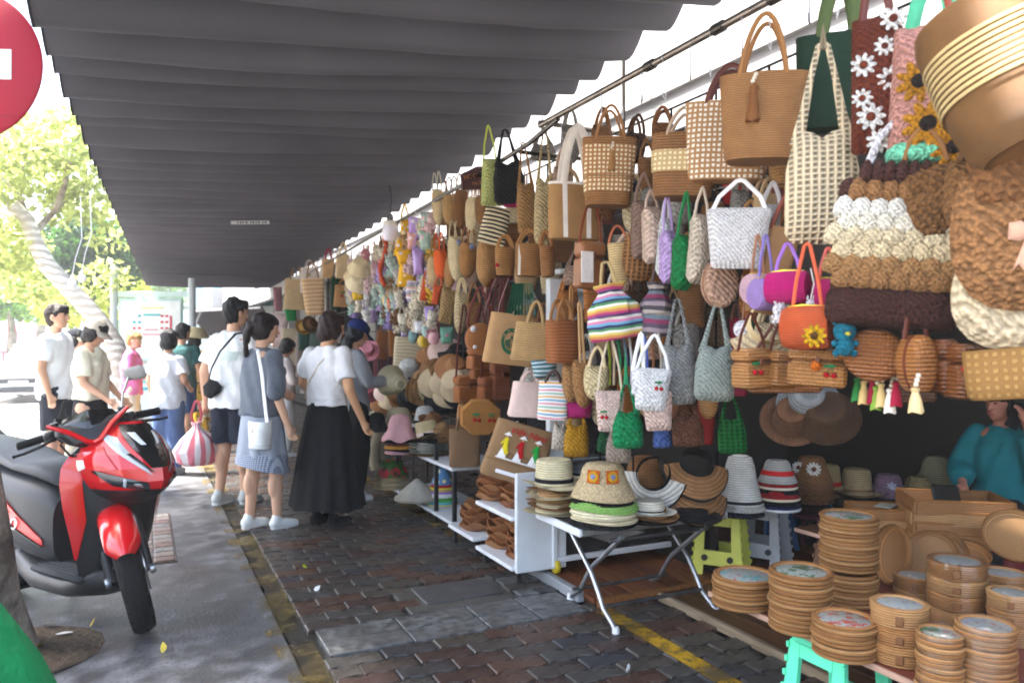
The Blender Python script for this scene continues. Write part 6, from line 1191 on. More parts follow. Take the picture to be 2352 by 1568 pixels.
def person(label, p, rz, H, skin='#c99a7a', hair='#15110f', hs='short', arms=None, legs=None, yaw=0, pitch=0, top=None, bot=None, shoes='#d9dbdc', sex='f', vox=.009, bust=True, grp=None, lean=0):
    t = thing('person', label, 'person', p, rz, grp); S = H; f = sex == 'f'
    sh, hp = (.100, .052) if f else (.118, .05)
    A = {1: ((sh + .035, .015, .645), (sh + .03, -.03, .505)), -1: ((-sh - .035, .015, .645), (-sh - .03, -.03, .505))}
    for k, v in (arms or {}).items(): A[k] = v
    Lg = {1: ((hp, -.01, .285), (hp, .01, .045)), -1: ((-hp, -.01, .285), (-hp, .01, .045))}
    for k, v in (legs or {}).items(): Lg[k] = v
    sit = legs and legs.get('sit')
    b = M(); V = lambda q: Vector(q) * S
    tz = [(.47, .080, .062), (.53, .092, .070), (.60, .072 if f else .08, .056), (.68, .078 if f else .092, .06), (.75, .088 if f else .108, .064), (.80, .088 if f else .112, .054), (.825, .06, .042), (.84, .034, .034)]
    b.loft([(z * S, x * S, y * S, 2.4) for z, x, y in tz], 22)
    b.cap(V((0, .006, .82)), V((0, -.004, .89)), .031 * S, .029 * S)
    hd = M(); hc = Vector((0, -.008, .937))
    hd.ball(hc, .062, 18, 14, (.74, .9, 1.0)); hd.ball(hc + Vector((0, -.018, -.036)), .038, 14, 10, (.95, .95, .9)); hd.ball(hc + Vector((0, -.038, -.056)), .014, 8, 6)
    hd.cap(hc + Vector((0, -.054, .004)), hc + Vector((0, -.064, -.016)), .006, .009, 8); hd.ball(hc + Vector((0, -.05, -.034)), .012, 8, 6, (1.2, .6, .5))
    for s in (-1, 1): hd.ball(hc + Vector((s * .047, .004, -.008)), .014, 8, 6, (.35, .8, 1.2)); hd.ball(hc + Vector((s * .02, -.046, .012)), .012, 8, 6, (1.3, .5, .5))
    HM = Matrix.Translation(Vector((0, 0, .88))) @ Euler((R(pitch), 0, R(yaw))).to_matrix().to_4x4() @ Matrix.Translation(Vector((0, 0, -.88)))
    hx = lambda q: (HM @ Vector(q)) * S
    b.add([hx(v) for v in hd.v], hd.f)
    for s in (-1, 1):
        e, w = A[s]; b.cap(V((s * sh * .95, 0, .797)), V(e), .031 * S, .0235 * S); b.cap(V(e), V(w), .0235 * S, .0155 * S)
        dr = (Vector(w) - Vector(e)).normalized(); side = Vector((0, -1, 0)) if abs(dr.y) < .8 else Vector((0, 0, 1)); side = (side - dr * side.dot(dr)).normalized(); nrm = dr.cross(side)
        wv = Vector(w); pc = wv + dr * .028; b.cap(V(wv), V(pc + dr * .012), .0145 * S, .018 * S, 10)
        for k in range(4):
            o = side * (.0165 - .011 * k); L = (.034, .04, .037, .028)[k]; k1 = pc + dr * .018 + o; k2 = k1 + dr * L * .6 - nrm * s * .004; k3 = k2 + dr * L * .35 - nrm * s * .012
            b.cap(V(k1), V(k2), .0062 * S, .0056 * S, 7); b.cap(V(k2), V(k3), .0056 * S, .0048 * S, 7)
        b.cap(V(wv + dr * .016 + side * .012), V(wv + dr * .042 + side * .03), .0068 * S, .0055 * S, 7)
    for s in (-1, 1):
        kn, an = Lg[s]; kn, an = Vector(kn), Vector(an)
        b.cap(V((s * hp, 0, .50)), V(kn), .058 * S, .034 * S, 14); b.cap(V(kn), V(an), .034 * S, .0205 * S, 14); cf = kn.lerp(an, .32) + Vector((0, .012, 0)); b.ball(V(cf), .033 * S, 10, 8, (.85, .95, 1.9))
        ft = an + Vector((s * .006, -.075, -.028)); b.cap(V(an + Vector((0, .012, -.02))), V(ft), .021 * S, .015 * S, 10)
    fuse(b, 'body', mat(skin, 'skin'), t, vox * .8 if vox < .012 else vox, 3)
    for s in (-1, 1): M().ball(hx(hc + Vector((s * .021, -.0515, .008))), .0055 * S, 8, 6, (1.3, .6, .7)).obj('eye', mat('#1a1412', 'plastic'), t); M().tube([hx(hc + Vector((s * x, -.053, .021 - .004 * abs(x - .02) * 40))) for x in (.01, .02, .033)], .0022 * S, 5).obj('eyebrow', mat(hair, 'flat'), t)
    M().ball(hx(hc + Vector((0, -.0575, -.034))), .011 * S, 8, 6, (1.3, .5, .4)).obj('lips', mat('#a2504a', 'skin'), t)
    # hair
    if hs != 'none':
        h = M(); hb = lambda q, r, sc=(1, 1, 1): h.add([hx(Vector(v)) for v in M().ball(hc + Vector(q), r, 16, 12, sc).v], M().ball((0, 0, 0), r, 16, 12).f)
        hb((0, .012, .012), .064, (.80, .9, .97)); hb((0, -.012, .03), .052, (.85, .95, .7))
        if hs == 'short': hb((0, .02, -.02), .052, (.86, .75, .9)); hb((0, -.03, .045), .034, (1.1, .9, .6))
        if hs == 'bob':
            hb((0, .022, -.03), .056, (.98, .75, 1.0))
            for s in (-1, 1): hb((s * .043, .0, -.02), .03, (.5, 1.1, 1.5))
        if hs in ('long', 'pony'):
            hb((0, .02, -.01), .056, (.95, .8, 1.0))
            for s in (-1, 1): hb((s * .042, .012, -.015), .026, (.5, 1.0, 1.3))
        if hs == 'long': hb((0, .04, -.09), .05, (.95, .55, 1.9)); hb((.0, .042, -.16), .042, (.9, .5, 1.5))
        if hs == 'pony': hb((0, .066, -.0), .024); hb((.004, .08, -.05), .026, (.85, .7, 1.9)); hb((.008, .075, -.11), .02, (.8, .6, 1.9))
        if hs == 'bun': hb((0, .02, -.02), .052, (.9, .75, .9)); hb((0, .05, .05), .026)
        fuse(h, 'hair', mat(hair, 'hair'), t, max(vox * .8, .007), 3, .004 * S, 30, p[0])
    # clothes
    def sleeve(g, s, fr, r0=.040, r1=.036):
        e, w = Vector(A[s][0]), Vector(A[s][1]); a = Vector((s * sh * .90, 0, .795))
        if fr <= 1: g.cap(V(a), V(a.lerp(e, fr)), r0 * S, r1 * S, 14, True); g.ball(V(a), r0 * S, 12, 8)
        else: g.cap(V(a), V(e), r0 * S, r1 * S * .9, 14); g.cap(V(e), V(e.lerp(w, fr - 1)), r1 * S * .9, r1 * .72 * S, 14, True)
    if top:
        g = M(); z0 = top.get('hem', .5); w = top.get('w', 1.0); fl = top.get('flare', 1.0)
        sec = [(z0, .098 * w * fl, .078 * w * fl)] + [(z, x, y) for z, x, y in [(.55, .100 * w, .080 * w), (.60, (.090 if f else .098) * w, .074 * w), (.68, (.094 if f else .106) * w, .076 * w), (.75, (.102 if f else .122), .078), (.80, (.100 if f else .124), .066), (.828, .064, .05), (.842, .044, .042)] if z > z0 + .015]
        g.loft([(z * S, x * S, y * S, 2.3) for z, x, y in sec], 28)
        if f and bust: 
            for s in (-1, 1): g.ball(V((s * .042, -.05, .735)), .042 * S, 10, 8)
        for s in (-1, 1): sleeve(g, s, top.get('sl', .55), .043, top.get('sr', .040))
        fuse(g, top.get('name', 'shirt'), mat(*top['m']), t, vox, 3, .014, 12, p[0] * 3)
    if bot:
        k = bot['t']; mt = mat(*bot['m'])
        if k == 'skirt':
            z1, z0, w1, w0, n = bot['z1'], bot['z0'], bot.get('w1', .085), bot['w0'], bot.get('n', 11); g = M(); Rg = []
            for i in range(15):
                u = i / 14; z = z1 + (z0 - z1) * u; rx = w1 + (w0 - w1) * u ** .8; Rg.append([(rx * S * cos(a) * (1 + bot.get('pl', .05) * u * sin(n * a + .6 * sin(3 * a))), rx * S * .82 * sin(a) * (1 + bot.get('pl', .05) * u * sin(n * a + .6 * sin(3 * a))), z * S + .006 * sin(4 * a) * u) for a in [j * 2 * pi / 96 for j in range(96)]])
            g.rings(Rg); g.obj('skirt', mt, t, ang=1.4)
        else:
            g = M(); g.loft([(.46 * S, .092 * S, .078 * S, 2.3), (.53 * S, .102 * S, .082 * S, 2.3), (bot.get('z1', .6) * S, .084 * S, .066 * S, 2.3)], 26)
            for s in (-1, 1):
                kn, an = Vector(Lg[s][0]), Vector(Lg[s][1]); hpv = Vector((s * hp, 0, .50)); z0 = bot['z0']; wd = bot.get('wd', 1.0)
                if z0 > .29: u = (.5 - z0) / (.5 - kn.z) if abs(.5 - kn.z) > .05 else .8; g.cap(V(hpv), V(hpv.lerp(kn, u)), .066 * S, (.066 - .016 * u) * wd * S, 16, True)
                else: u = (kn.z - z0) / (kn.z - an.z); g.cap(V(hpv), V(kn), .065 * S, .046 * wd * S, 16); g.cap(V(kn), V(kn.lerp(an, min(u, 1))), .046 * wd * S, .038 * wd * S, 16, True)
            fuse(g, bot.get('name', 'trousers'), mt, t, vox, 3, .012, 12, p[1])
    if shoes:
        for s in (-1, 1):
            an = Vector(Lg[s][1]); q = M(); q.cap(V(an + Vector((s * .002, .016, -.014))), V(an + Vector((s * .008, -.085, -.026))), .026 * S, .021 * S, 12); q.cap(V(an + Vector((0, .012, -.02))), V(an + Vector((0, .004, .012))), .024 * S, .024 * S, 12)
            so = fuse(q, 'shoe', mat(shoes, 'cloth'), t, .008, 2)
            zz = (an.z - .045) * S; M().loft([(zz + .0, .026 * S, .070 * S, 2.6, (an.x + s * .004) * S, (an.y - .036) * S), (zz + .022, .027 * S, .071 * S, 2.6, (an.x + s * .004) * S, (an.y - .036) * S)], 20).obj('sole', mat('#cfd0ce' if shoes != '#101014' else '#101014', 'rubber'), so)
    return t, S, hx
AWAY, RIGHT = 154.4, 64.4
# woman in the white blouse and long black skirt
pw = ground(752, 1208)
t, S, hx = person('woman seen from behind in white blouse and long black pleated skirt', pw, R(AWAY - 28), 1.60, '#c99873', '#2a1512', 'bob', {-1: ((-.155, .03, .645), (-.175, -.04, .50)), 1: ((.15, .0, .665), (.10, -.11, .60))}, yaw=-22, pitch=14,
    top={'m': ('#e4e2e2', 'cloth'), 'hem': .565, 'sl': .72, 'sr': .043, 'w': 1.02, 'name': 'blouse'}, bot={'t': 'skirt', 'm': ('#0f0f12', 'cloth'), 'z1': .585, 'z0': .095, 'w1': .088, 'w0': .185, 'n': 12, 'pl': .05}, shoes='#101014')
M().loft([(.575 * S, .086 * S, .072 * S, 2.3), (.60 * S, .094 * S, .078 * S, 2.3)], 28).obj('waistband', mat('#dcdada', 'cloth'), t)
M().tube([Vector(q) * S for q in ((-.07, -.04, .825), (-.065, .03, .83), (-.02, .078, .76), (.05, .082, .66), (.09, .05, .60), (.105, .0, .585))], .004, 6).obj('bag_strap', mat('#cdbca0', 'leather'), t)
m = M().sheet(lambda u, v: hx((cos(R(-90 + (u - .5) * 190)) * .045, -.012 + sin(R(-90 + (u - .5) * 190)) * .052, .915 - .045 * v + .012 * v * abs(u - .5))), 14, 5); m.obj('face_mask', mat('#c9c9c6', 'cloth'), t)
# woman in the grey shirt dress
pg = ground(602, 1216)
t, S, hx = person('woman with ponytail in grey blue shirt dress and white sneakers', pg, R(AWAY - 42), 1.58, '#cfa488', '#1d1311', 'pony', {-1: ((-.15, .02, .65), (-.165, -.03, .50)), 1: ((.12, -.04, .65), (.09, -.14, .62))}, {1: ((.05, .015, .285), (.052, .035, .045)), -1: ((-.055, -.04, .285), (-.058, -.045, .045))}, yaw=-12, pitch=6,
    top={'m': ('#666c76', 'cloth'), 'hem': .53, 'sl': 1.02, 'sr': .046, 'w': 1.14, 'name': 'shirt_top'}, bot={'t': 'skirt', 'm': ('#959ca8', 'cloth'), 'z1': .55, 'z0': .345, 'w1': .102, 'w0': .128, 'n': 9, 'pl': .05}, shoes='#e2e6e6')
g = M(); g.rings([[(rx * S * cos(a), rx * S * .84 * sin(a), (z + dz * sin(a + .6)) * S) for a in [j * 2 * pi / 60 for j in range(60)]] for z, rx, dz in ((.36, .127, .0), (.30, .136, .02), (.288, .136, .026))], False, False); g.obj('gingham_hem', mat('#4a5670', 'gingham', 1, '#b4bcc8'), t)
M().loft([(.535 * S, .108 * S, .09 * S, 2.3), (.548 * S, .108 * S, .09 * S, 2.3)], 30).obj('belt_seam', mat('#4f5968', 'cloth'), t)
hb = thing('handbag', 'white bucket handbag hanging at the side of the woman with ponytail', 'handbag', pg + Vector((-.035, -.16, .62)), R(AWAY - 30))
M().loft([(0, .075, .055, 2.6), (.01, .082, .06, 2.6), (.17, .092, .062, 2.6), (.19, .09, .058, 2.6), (.19, .08, .05, 2.6), (.12, .075, .045, 2.6)], 28).obj('bag_body', mat('#dfe2e2', 'leather'), hb)
M().loft([(.0, .084, .062, 2.6), (.03, .085, .063, 2.6)], 28, (False, False)).obj('base_band', mat('#c9cccc', 'leather'), hb)
M().tube([(-.07, 0, .18), (-.05, .0, .3), (-.03, .01, .52), (-.02, .04, .70), (-.0, .08, .72)], .017, 6, .3).obj('strap', mat('#e2e4e4', 'leather'), hb)
M().box((.02, .06, .13), (.022, .012, .03), bev=.004).obj('clasp', mat('#b9bcc0', 'metal'), hb)
# man with sling bag
pm = ground(536, 1158)
t, S, hx = person('tall man seen from behind in white T-shirt and navy shorts', pm, R(AWAY - 22), 1.74, '#cda084', '#0f0e10', 'short', {1: ((.165, .02, .645), (.185, -.01, .505)), -1: ((-.14, -.02, .65), (-.09, -.11, .60))}, {1: ((.055, .0, .285), (.06, .03, .045)), -1: ((-.055, -.015, .285), (-.055, -.02, .045))}, yaw=-15, pitch=4,
    top={'m': ('#e6e8e8', 'cloth'), 'hem': .47, 'sl': .75, 'sr': .047, 'w': 1.14}, bot={'t': 'shorts', 'm': ('#141a2a', 'cloth'), 'z0': .30, 'wd': 1.25, 'name': 'shorts'}, shoes='#b9bcb8', sex='m')
M().loft([(.70 * S, .1115 * S, .0845 * S, 2.3), (.745 * S, .1235 * S, .0845 * S, 2.3)], 28, (False, False)).obj('pale_print', mat('#cfdcd6', 'cloth'), t)
sb = thing('sling_bag', 'small black sling bag worn across the back of the tall man', 'bag', pm + Vector((-.17, -.10, .96)), R(AWAY - 20))
M().puff([(x * 1.0, z) for x, z in ((-.07, 0), (.02, -.06), (.09, -.03), (.1, .05), (.03, .11), (-.05, .09), (-.09, .05))], .04).obj('bag_body', mat('#16161b', 'cloth'), sb); M().tube([(.03, .02, .08), (-.06, .085, .20), (-.16, .10, .34), (-.27, .05, .48), (-.29, -.06, .50)], .016, 6, .3).obj('strap', mat('#17171c', 'cloth'), sb)
pb = thing('carrier_bag', 'pink and white striped carrier bag held by the tall man', 'carrier bag', ground(452, 1160) + Vector((0, 0, .34)), R(20)); 
M().loft([(0, .11, .09, 2.6), (.03, .16, .12, 2.4), (.12, .175, .14, 2.2), (.22, .14, .11, 2), (.29, .06, .05, 2), (.32, .03, .028, 2), (.36, .045, .03, 2)], 40, fold=.28, seed=3).obj('bag_body', mat('#d86a76', 'stripe', 1, '#e8dcdc,#d8606e') if False else mat('#e07a86', 'vstripe_bag'), pb)
for s in (-1, 1): M().tube([(s * .02, 0, .33), (s * .045, .01, .42), (s * .02, 0, .52), (0, 0, .54)], .012, 6, .4).obj('handle', mat('#d8606e', 'plastic'), pb)
# woman in blue cap
pc = ground(812, 1150)
t, S, hx = person('woman in royal blue cap and grey top examining a cream hat', pc, R(RIGHT + 28), 1.56, '#c4967c', '#100e0f', 'long', {-1: ((-.12, -.05, .655), (-.10, -.17, .67)), 1: ((.11, -.04, .655), (.07, -.17, .66))}, yaw=8, pitch=22,
    top={'m': ('#8e9196', 'cloth'), 'hem': .50, 'sl': 1.9, 'sr': .036, 'w': 1.04, 'name': 'sweater'}, bot={'t': 'trousers', 'm': ('#131316', 'cloth'), 'z0': .05, 'wd': 1.45}, shoes='#e4e5e5')
def cap(t, S, hx, c, vis, pk=1.0):
    g = M(); hc = Vector((0, -.002, .945)); Rg = [[hx(hc + Vector((cos(a) * .052 * k, .005 + sin(a) * .064 * k, z))) for a in [j * pi / 14 for j in range(28)]] for z, k in ((.004, 1.0), (.02, 1.01), (.045, .9), (.062, .62), (.07, .25), (.071, .02))]
    c_ = g.rings(Rg, False).obj('cap', mat(c, 'cloth'), t)
    f_ = lambda u, v, o=0: hx(hc + Vector(((.050 + .004 * v) * sin((u - .5) * 2.5), -.004 - .052 * cos((u - .5) * 2.5) - .052 * pk * v * cos((u - .5) * 1.6), .006 - .022 * v + .006 * cos((u - .5) * 3) + o)))
    M().sheet(lambda u, v: f_(u, v), 14, 5).sheet(lambda u, v: f_(u, v, -.004), 14, 5).obj('cap_peak', mat(vis, 'cloth'), c_); M().ball(hx(hc + Vector((0, 0, .073))), .006 * S, 6, 5).obj('cap_button', mat(c, 'cloth'), c_)
cap(t, S, hx, '#16265e', '#121f4e')
hh = hat('cream cloche hat held in the hands of the woman in blue cap', pc + Vector((.30, -.10, 1.04)), 'cloche', .15, .17, '#d5cca8', 'straw', rot=(R(100), R(15), R(20)))
# left-hand group
def at_z(px, z): return Vector((at(px, 785, z).x, at(px, 785, z).y, 0))
t, S, hx = person('young man with dark tousled hair in white T-shirt at far left', at_z(128, 7.6), R(RIGHT + 8), 1.74, '#c99c80', '#2a1f19', 'short', {-1: ((-.135, .02, .645), (-.13, -.02, .505)), 1: ((.135, -.02, .645), (.13, -.05, .505))}, yaw=-4, pitch=0, top={'m': ('#e9eceb', 'cloth'), 'hem': .47, 'sl': .75, 'sr': .046, 'w': 1.12}, bot={'t': 'shorts', 'm': ('#2c2e35', 'cloth'), 'z0': .30, 'wd': 1.2, 'name': 'shorts'}, sex='m', vox=.011)
ab = thing('pouch_bag', 'black cloth pouch held by the young man at far left', 'bag', at_z(140, 7.3) + Vector((0, 0, .50)), R(RIGHT)); M().puff([(-.12, 0), (.02, -.1), (.14, -.02), (.16, .12), (.02, .2), (-.08, .16)], .05, lump=.01).obj('bag_body', mat('#141416', 'cloth'), ab); M().tube([(0, 0, .18), (.02, 0, .26), (.05, 0, .3)], .012, 6).obj('strap', mat('#141416', 'cloth'), ab)
t, S, hx = person('woman in dark sun visor half hidden behind the yellow shirt', at_z(172, 8.4), R(RIGHT + 4), 1.5, '#d2a78e', '#17130f', 'bob', None, yaw=0, pitch=4, top={'m': ('#dfe6ea', 'cloth'), 'hem': .48, 'sl': .7, 'w': 1.1}, bot={'t': 'trousers', 'm': ('#b9b4a0', 'cloth'), 'z0': .06, 'wd': 1.2}, vox=.012)
cap(t, S, hx, '#20242c', '#d8c8a8', .9)
t, S, hx = person('woman in beige cap, pale yellow T-shirt and black skirt', at_z(208, 6.9), R(RIGHT + 2), 1.58, '#cfa285', '#1d1613', 'bob', {-1: ((-.12, -.02, .645), (-.11, -.14, .555)), 1: ((.11, -.03, .645), (.10, -.12, .55))}, yaw=0, pitch=24, top={'m': ('#efe9d0', 'cloth'), 'hem': .545, 'sl': .8, 'sr': .048, 'w': 1.12}, bot={'t': 'skirt', 'm': ('#17181d', 'cloth'), 'z1': .58, 'z0': .36, 'w1': .09, 'w0': .12, 'n': 8, 'pl': .03}, vox=.010)
cap(t, S, hx, '#cdc2b2', '#c4b8a8')
t, S, hx = person('blonde woman with hair bun in a pink blouse by the map board', at_z(302, 10.2), R(RIGHT + 20), 1.5, '#d8b098', '#b08a52', 'bun', {-1: ((-.13, .0, .65), (-.06, -.10, .60)), 1: ((.13, .0, .65), (.06, -.1, .60))}, yaw=0, pitch=14, top={'m': ('#d870a4', 'cloth'), 'hem': .45, 'sl': 1.5, 'sr': .045, 'w': 1.15, 'name': 'blouse'}, bot={'t': 'trousers', 'm': ('#d9c9b4', 'cloth'), 'z0': .06, 'wd': 1.2}, vox=.012)
t, S, hx = person('woman with curly dark bob in white T-shirt and jeans behind the scooter', at_z(386, 8.0), R(AWAY - 12), 1.50, '#c99a7c', '#121014', 'bob', {-1: ((-.135, .01, .65), (-.09, -.1, .60))}, yaw=-14, pitch=8, top={'m': ('#e2e6ee', 'cloth'), 'hem': .46, 'sl': .72, 'sr': .046, 'w': 1.16}, bot={'t': 'trousers', 'm': ('#5a6f9a', 'cloth'), 'z0': .05, 'wd': 1.35, 'name': 'jeans'}, vox=.011)
t, S, hx = person('man in dark teal and white shirt with blue shorts', at_z(418, 9.6), R(AWAY - 8), 1.60, '#b98a6c', '#0f0e10', 'short', None, yaw=-10, pitch=6, top={'m': ('#1f4a4a', 'cloth'), 'hem': .47, 'sl': .75, 'w': 1.1}, bot={'t': 'shorts', 'm': ('#1f3560', 'cloth'), 'z0': .31, 'wd': 1.2, 'name': 'shorts'}, sex='m', vox=.012)
t, S, hx = person('woman in straw sun hat and yellow floral dress beyond the shoppers', at_z(446, 10.4), R(AWAY - 14), 1.50, '#a87a5c', '#1a1412', 'bob', None, yaw=-10, pitch=4, top={'m': ('#c9981a', 'floral', 1, '#e8e0c0'), 'hem': .5, 'sl': .12, 'w': 1.05, 'name': 'bodice'}, bot={'t': 'skirt', 'm': ('#d0a01c', 'floral', 1, '#e8e0c0'), 'z1': .60, 'z0': .07, 'w1': .085, 'w0': .16, 'n': 9, 'pl': .06}, vox=.012)
hp_ = hx((0, -.004, .955)); 
hat('cream straw sun hat worn by the woman in yellow floral dress', t.location + Matrix.Rotation(t.rotation_euler.z, 3, 'Z') @ hp_ , 'bucket', .19, .14, '#cdbd92', 'straw', wave=.01)
t, S, hx = person('shopper in white trousers bending to the goods beyond the ponytail woman', at_z(652, 9.2), R(RIGHT + 30), 1.42, '#c99a7c', '#1a1413', 'bob', {-1: ((-.13, -.04, .65), (-.10, -.17, .62)), 1: ((.13, -.04, .65), (.08, -.18, .64))}, yaw=0, pitch=24, top={'m': ('#cfc3bd', 'cloth'), 'hem': .48, 'sl': 1.3, 'w': 1.1, 'name': 'blouse'}, bot={'t': 'trousers', 'm': ('#dfe0e2', 'cloth'), 'z0': .06, 'wd': 1.4}, vox=.012)
# seller seated in the shade at the right
vp = stall(2300, 1000, 2.35); vp.z = .0
t, S, hx = person('seller in teal jacket seated in the shade holding a phone', vp + Vector((0, 0, -.24)), face(vp, -24), 1.36, '#a8705c', '#0f0d0d', 'pony', {1: ((.17, -.05, .68), (.125, -.075, .86)), -1: ((-.15, -.04, .655), (-.08, -.15, .60))}, {'sit': 1, 1: ((.06, -.24, .47), (.06, -.25, .18)), -1: ((-.06, -.24, .47), (-.06, -.25, .18))}, yaw=-10, pitch=8, bust=False, top={'m': ('#06656d', 'cloth'), 'hem': .5, 'sl': 1.75, 'sr': .06, 'w': 1.06, 'name': 'jacket'}, bot={'t': 'trousers', 'm': ('#1a1a20', 'cloth'), 'z0': .2, 'wd': 1.1}, shoes='#101014')
ph = thing('phone', 'dark mobile phone held to the ear of the seller', 'phone', vp + Matrix.Rotation(t.rotation_euler.z, 3, 'Z') @ Vector((.115, -.08, .97))); ph.rotation_euler = (R(70), R(20), t.rotation_euler.z); M().box((0, 0, 0), (.07, .145, .009), bev=.004).obj('phone_body', mat('#15161a', 'gloss'), ph)
M().box((0, .0, -.0055), (.064, .135, .001)).obj('phone_screen', mat('#0a0a0c', 'glass'), ph)
ss = thing('seat_stool', 'plastic stool under the seller in teal', 'stool', vp); M().loft([(0, .17, .17, 4), (.35, .13, .13, 4), (.38, .14, .14, 4), (.40, .12, .12, 4)], 24).obj('stool_body', mat('#7a2a2a', 'plastic'), ss)
# ================================================================ RED SCOOTER
sc_ = thing('scooter', 'red and black motor scooter parked in front of the tree trunk', 'scooter', (-.333, 4.53, 0), R(-57))
RED, BLP, BLG = mat('#c20a14', 'gloss'), mat('#1b1c20', 'plastic'), mat('#08080a', 'gloss')
SIL, SMK, RUB = mat('#b9bec4', 'metal'), mat('#1c2228', 'glass'), mat('#121214', 'rubber')
AX = Vector((-sin(R(26)), 0, cos(R(26)))); A0 = Vector((.50, 0, .28))
ST = Matrix.Translation(A0) @ Matrix.Rotation(R(-31), 4, AX) @ Matrix.Translation(-A0)
def steer(m): m.v = [tuple(ST @ Vector(v)) for v in m.v]; return m
def wheel(c, r, wd, par, st=False):
    f = steer if st else (lambda m: m)
    pr = [(r * .66, -wd * .8), (r * .78, -wd), (r * .92, -wd * .92), (r * .985, -wd * .55), (r, 0), (r * .985, wd * .55), (r * .92, wd * .92), (r * .78, wd), (r * .66, wd * .8)]
    ty = f(M().lathe(pr + pr[:1], 40, c, axis='y', cap=False)).obj('tyre', RUB, par)
    m = M()
    for k in range(26):
        for s in (-1, 1):
            a0 = 2 * pi * k / 26; m.tube([(c[0] + cos(a0 + j * .05) * r * (1.001 - .02 * j), c[1] + s * wd * (.1 + .26 * j), c[2] + sin(a0 + j * .05) * r * (1.001 - .02 * j)) for j in range(4)], .003, 4, .5)
    f(m).obj('tread_groove', mat('#050506', 'rubber'), ty)
    rm = f(M().lathe([(r * .68, -wd * .6), (r * .7, -wd * .75), (r * .6, -wd * .5), (r * .6, wd * .5), (r * .7, wd * .75), (r * .68, wd * .6)], 36, c, axis='y', cap=False)).obj('rim', BLP, par)
    for k in range(5):
        a = 2 * pi * k / 5 + .3
        for s in (-.09, .09): f(M().tube([(c[0] + cos(a + s * 2) * .04, c[1], c[2] + sin(a + s * 2) * .04), (c[0] + cos(a + s) * r * .64, c[1], c[2] + sin(a + s) * r * .64)], .011, 6)).obj('spoke', BLP, rm)
    f(M().lathe([(.001, -wd * .9), (.04, -wd * .9), (.045, 0), (.04, wd * .9), (.001, wd * .9)], 18, c, axis='y')).obj('hub', SIL, rm)
FW = (.54, 0, .28); RW = (-.64, 0, .28)
fwp = put('front_wheel', None, sc_); rwp = put('rear_wheel', None, sc_)
wheel(FW, .28, .055, sc_, True); wheel(RW, .28, .055, sc_)
bpy.data.objects.remove(fwp); bpy.data.objects.remove(rwp)
for s in (-1, 1):
    steer(M().tube([(.545, s * .082, .27), (.50, s * .082, .37), (.41, s * .082, .58)], [.022, .024, .02], 12)).obj('fork_leg', BLP, sc_)
    steer(M().lathe([(.001, -.012), (.024, -.012), (.026, .0), (.02, .012), (.001, .012)], 14, (.545, s * .098, .275), axis='y')).obj('axle_nut', SIL, sc_)
steer(M().lathe([(.05, -.002), (.098, -.003), (.1, .0), (.098, .003), (.05, .002)], 30, (.54, .066, .28), axis='y', cap=False)).obj('brake_disc', SIL, sc_)
steer(M().box((.47, .085, .33), (.07, .04, .05), bev=.01, ry=-.5)).obj('brake_caliper', BLP, sc_); steer(M().tube([(.48, .1, .35), (.44, .1, .5), (.42, .07, .66)], .006, 6)).obj('brake_hose', RUB, sc_)
# front mudguard
def fend(u, v, o=0):
    a = R(34 + 120 * u); w = .07 * (1 - .12 * (1 - min(1, u * 6)) ** 2); th = (v - .5) * pi * .92; r = .345 + o
    q = (1 if u > .1 else sin(u / .1 * pi / 2))
    return (.54 + cos(a) * (r - .055 * (1 - cos(th)) * 1.0), sin(th) * w * 1.12 * (.55 + .45 * q), .28 + sin(a) * (r - .055 * (1 - cos(th))))
steer(M().sheet(lambda u, v: fend(u, v), 30, 14).sheet(lambda u, v: fend(u, v, -.006), 30, 14)).obj('front_mudguard', RED, sc_, ang=1.2)
for s in (-1, 1): steer(M().puff([(.37, .46), (.46, .42), (.50, .50), (.45, .56), (.36, .56)], .008, s * .083)).obj('mudguard_side', BLP, sc_)
# nose fascia as horizontal sections: (z, nose x, half width, back x)
NS = [(.62, .60, .07, .46), (.665, .70, .135, .45), (.70, .745, .168, .44), (.74, .765, .19, .43), (.80, .755, .205, .41), (.86, .715, .198, .40), (.92, .655, .168, .40), (.97, .595, .125, .405), (1.0, .55, .09, .41)]
def nz(z):
    for a, b in zip(NS, NS[1:]):
        if a[0] <= z <= b[0]: k = (z - a[0]) / (b[0] - a[0]); return [a[i] + (b[i] - a[i]) * k for i in range(4)]
    return NS[0] if z < NS[0][0] else NS[-1]
def noseP(z, t, o=0):
    _, xf, w, xb = nz(z); s = 1 if t >= 0 else -1; q = abs(t); L = [(0, 0, 0), (.22, .10, .30), (.5, .30, .66), (.8, .62, .93), (1, .95, 1.0)]
    for a, b in zip(L, L[1:]):
        if a[0] <= q <= b[0]: k = (q - a[0]) / (b[0] - a[0]); d, y = a[1] + (b[1] - a[1]) * k, a[2] + (b[2] - a[2]) * k; break
    x = xf - d * (xf - xb); n = Vector((1 - q * .75, s * q * 1.0, .15)).normalized(); return Vector((x, s * y * w, z)) + n * o
Rg = []
TK = [-1, -.9, -.8, -.65, -.5, -.36, -.22, -.11, 0, .11, .22, .36, .5, .65, .8, .9, 1]
ZK = [a[0] for a in NS]; ZK = sorted(ZK + [(a + b) / 2 for a, b in zip(ZK, ZK[1:])])
for z in ZK: Rg.append([noseP(z, t_) for t_ in TK] + [Vector((nz(z)[3], nz(z)[2] * .8, z)), Vector((nz(z)[3], -nz(z)[2] * .8, z))])
M().rings(Rg).obj('front_fascia', RED, sc_, ang=.16)
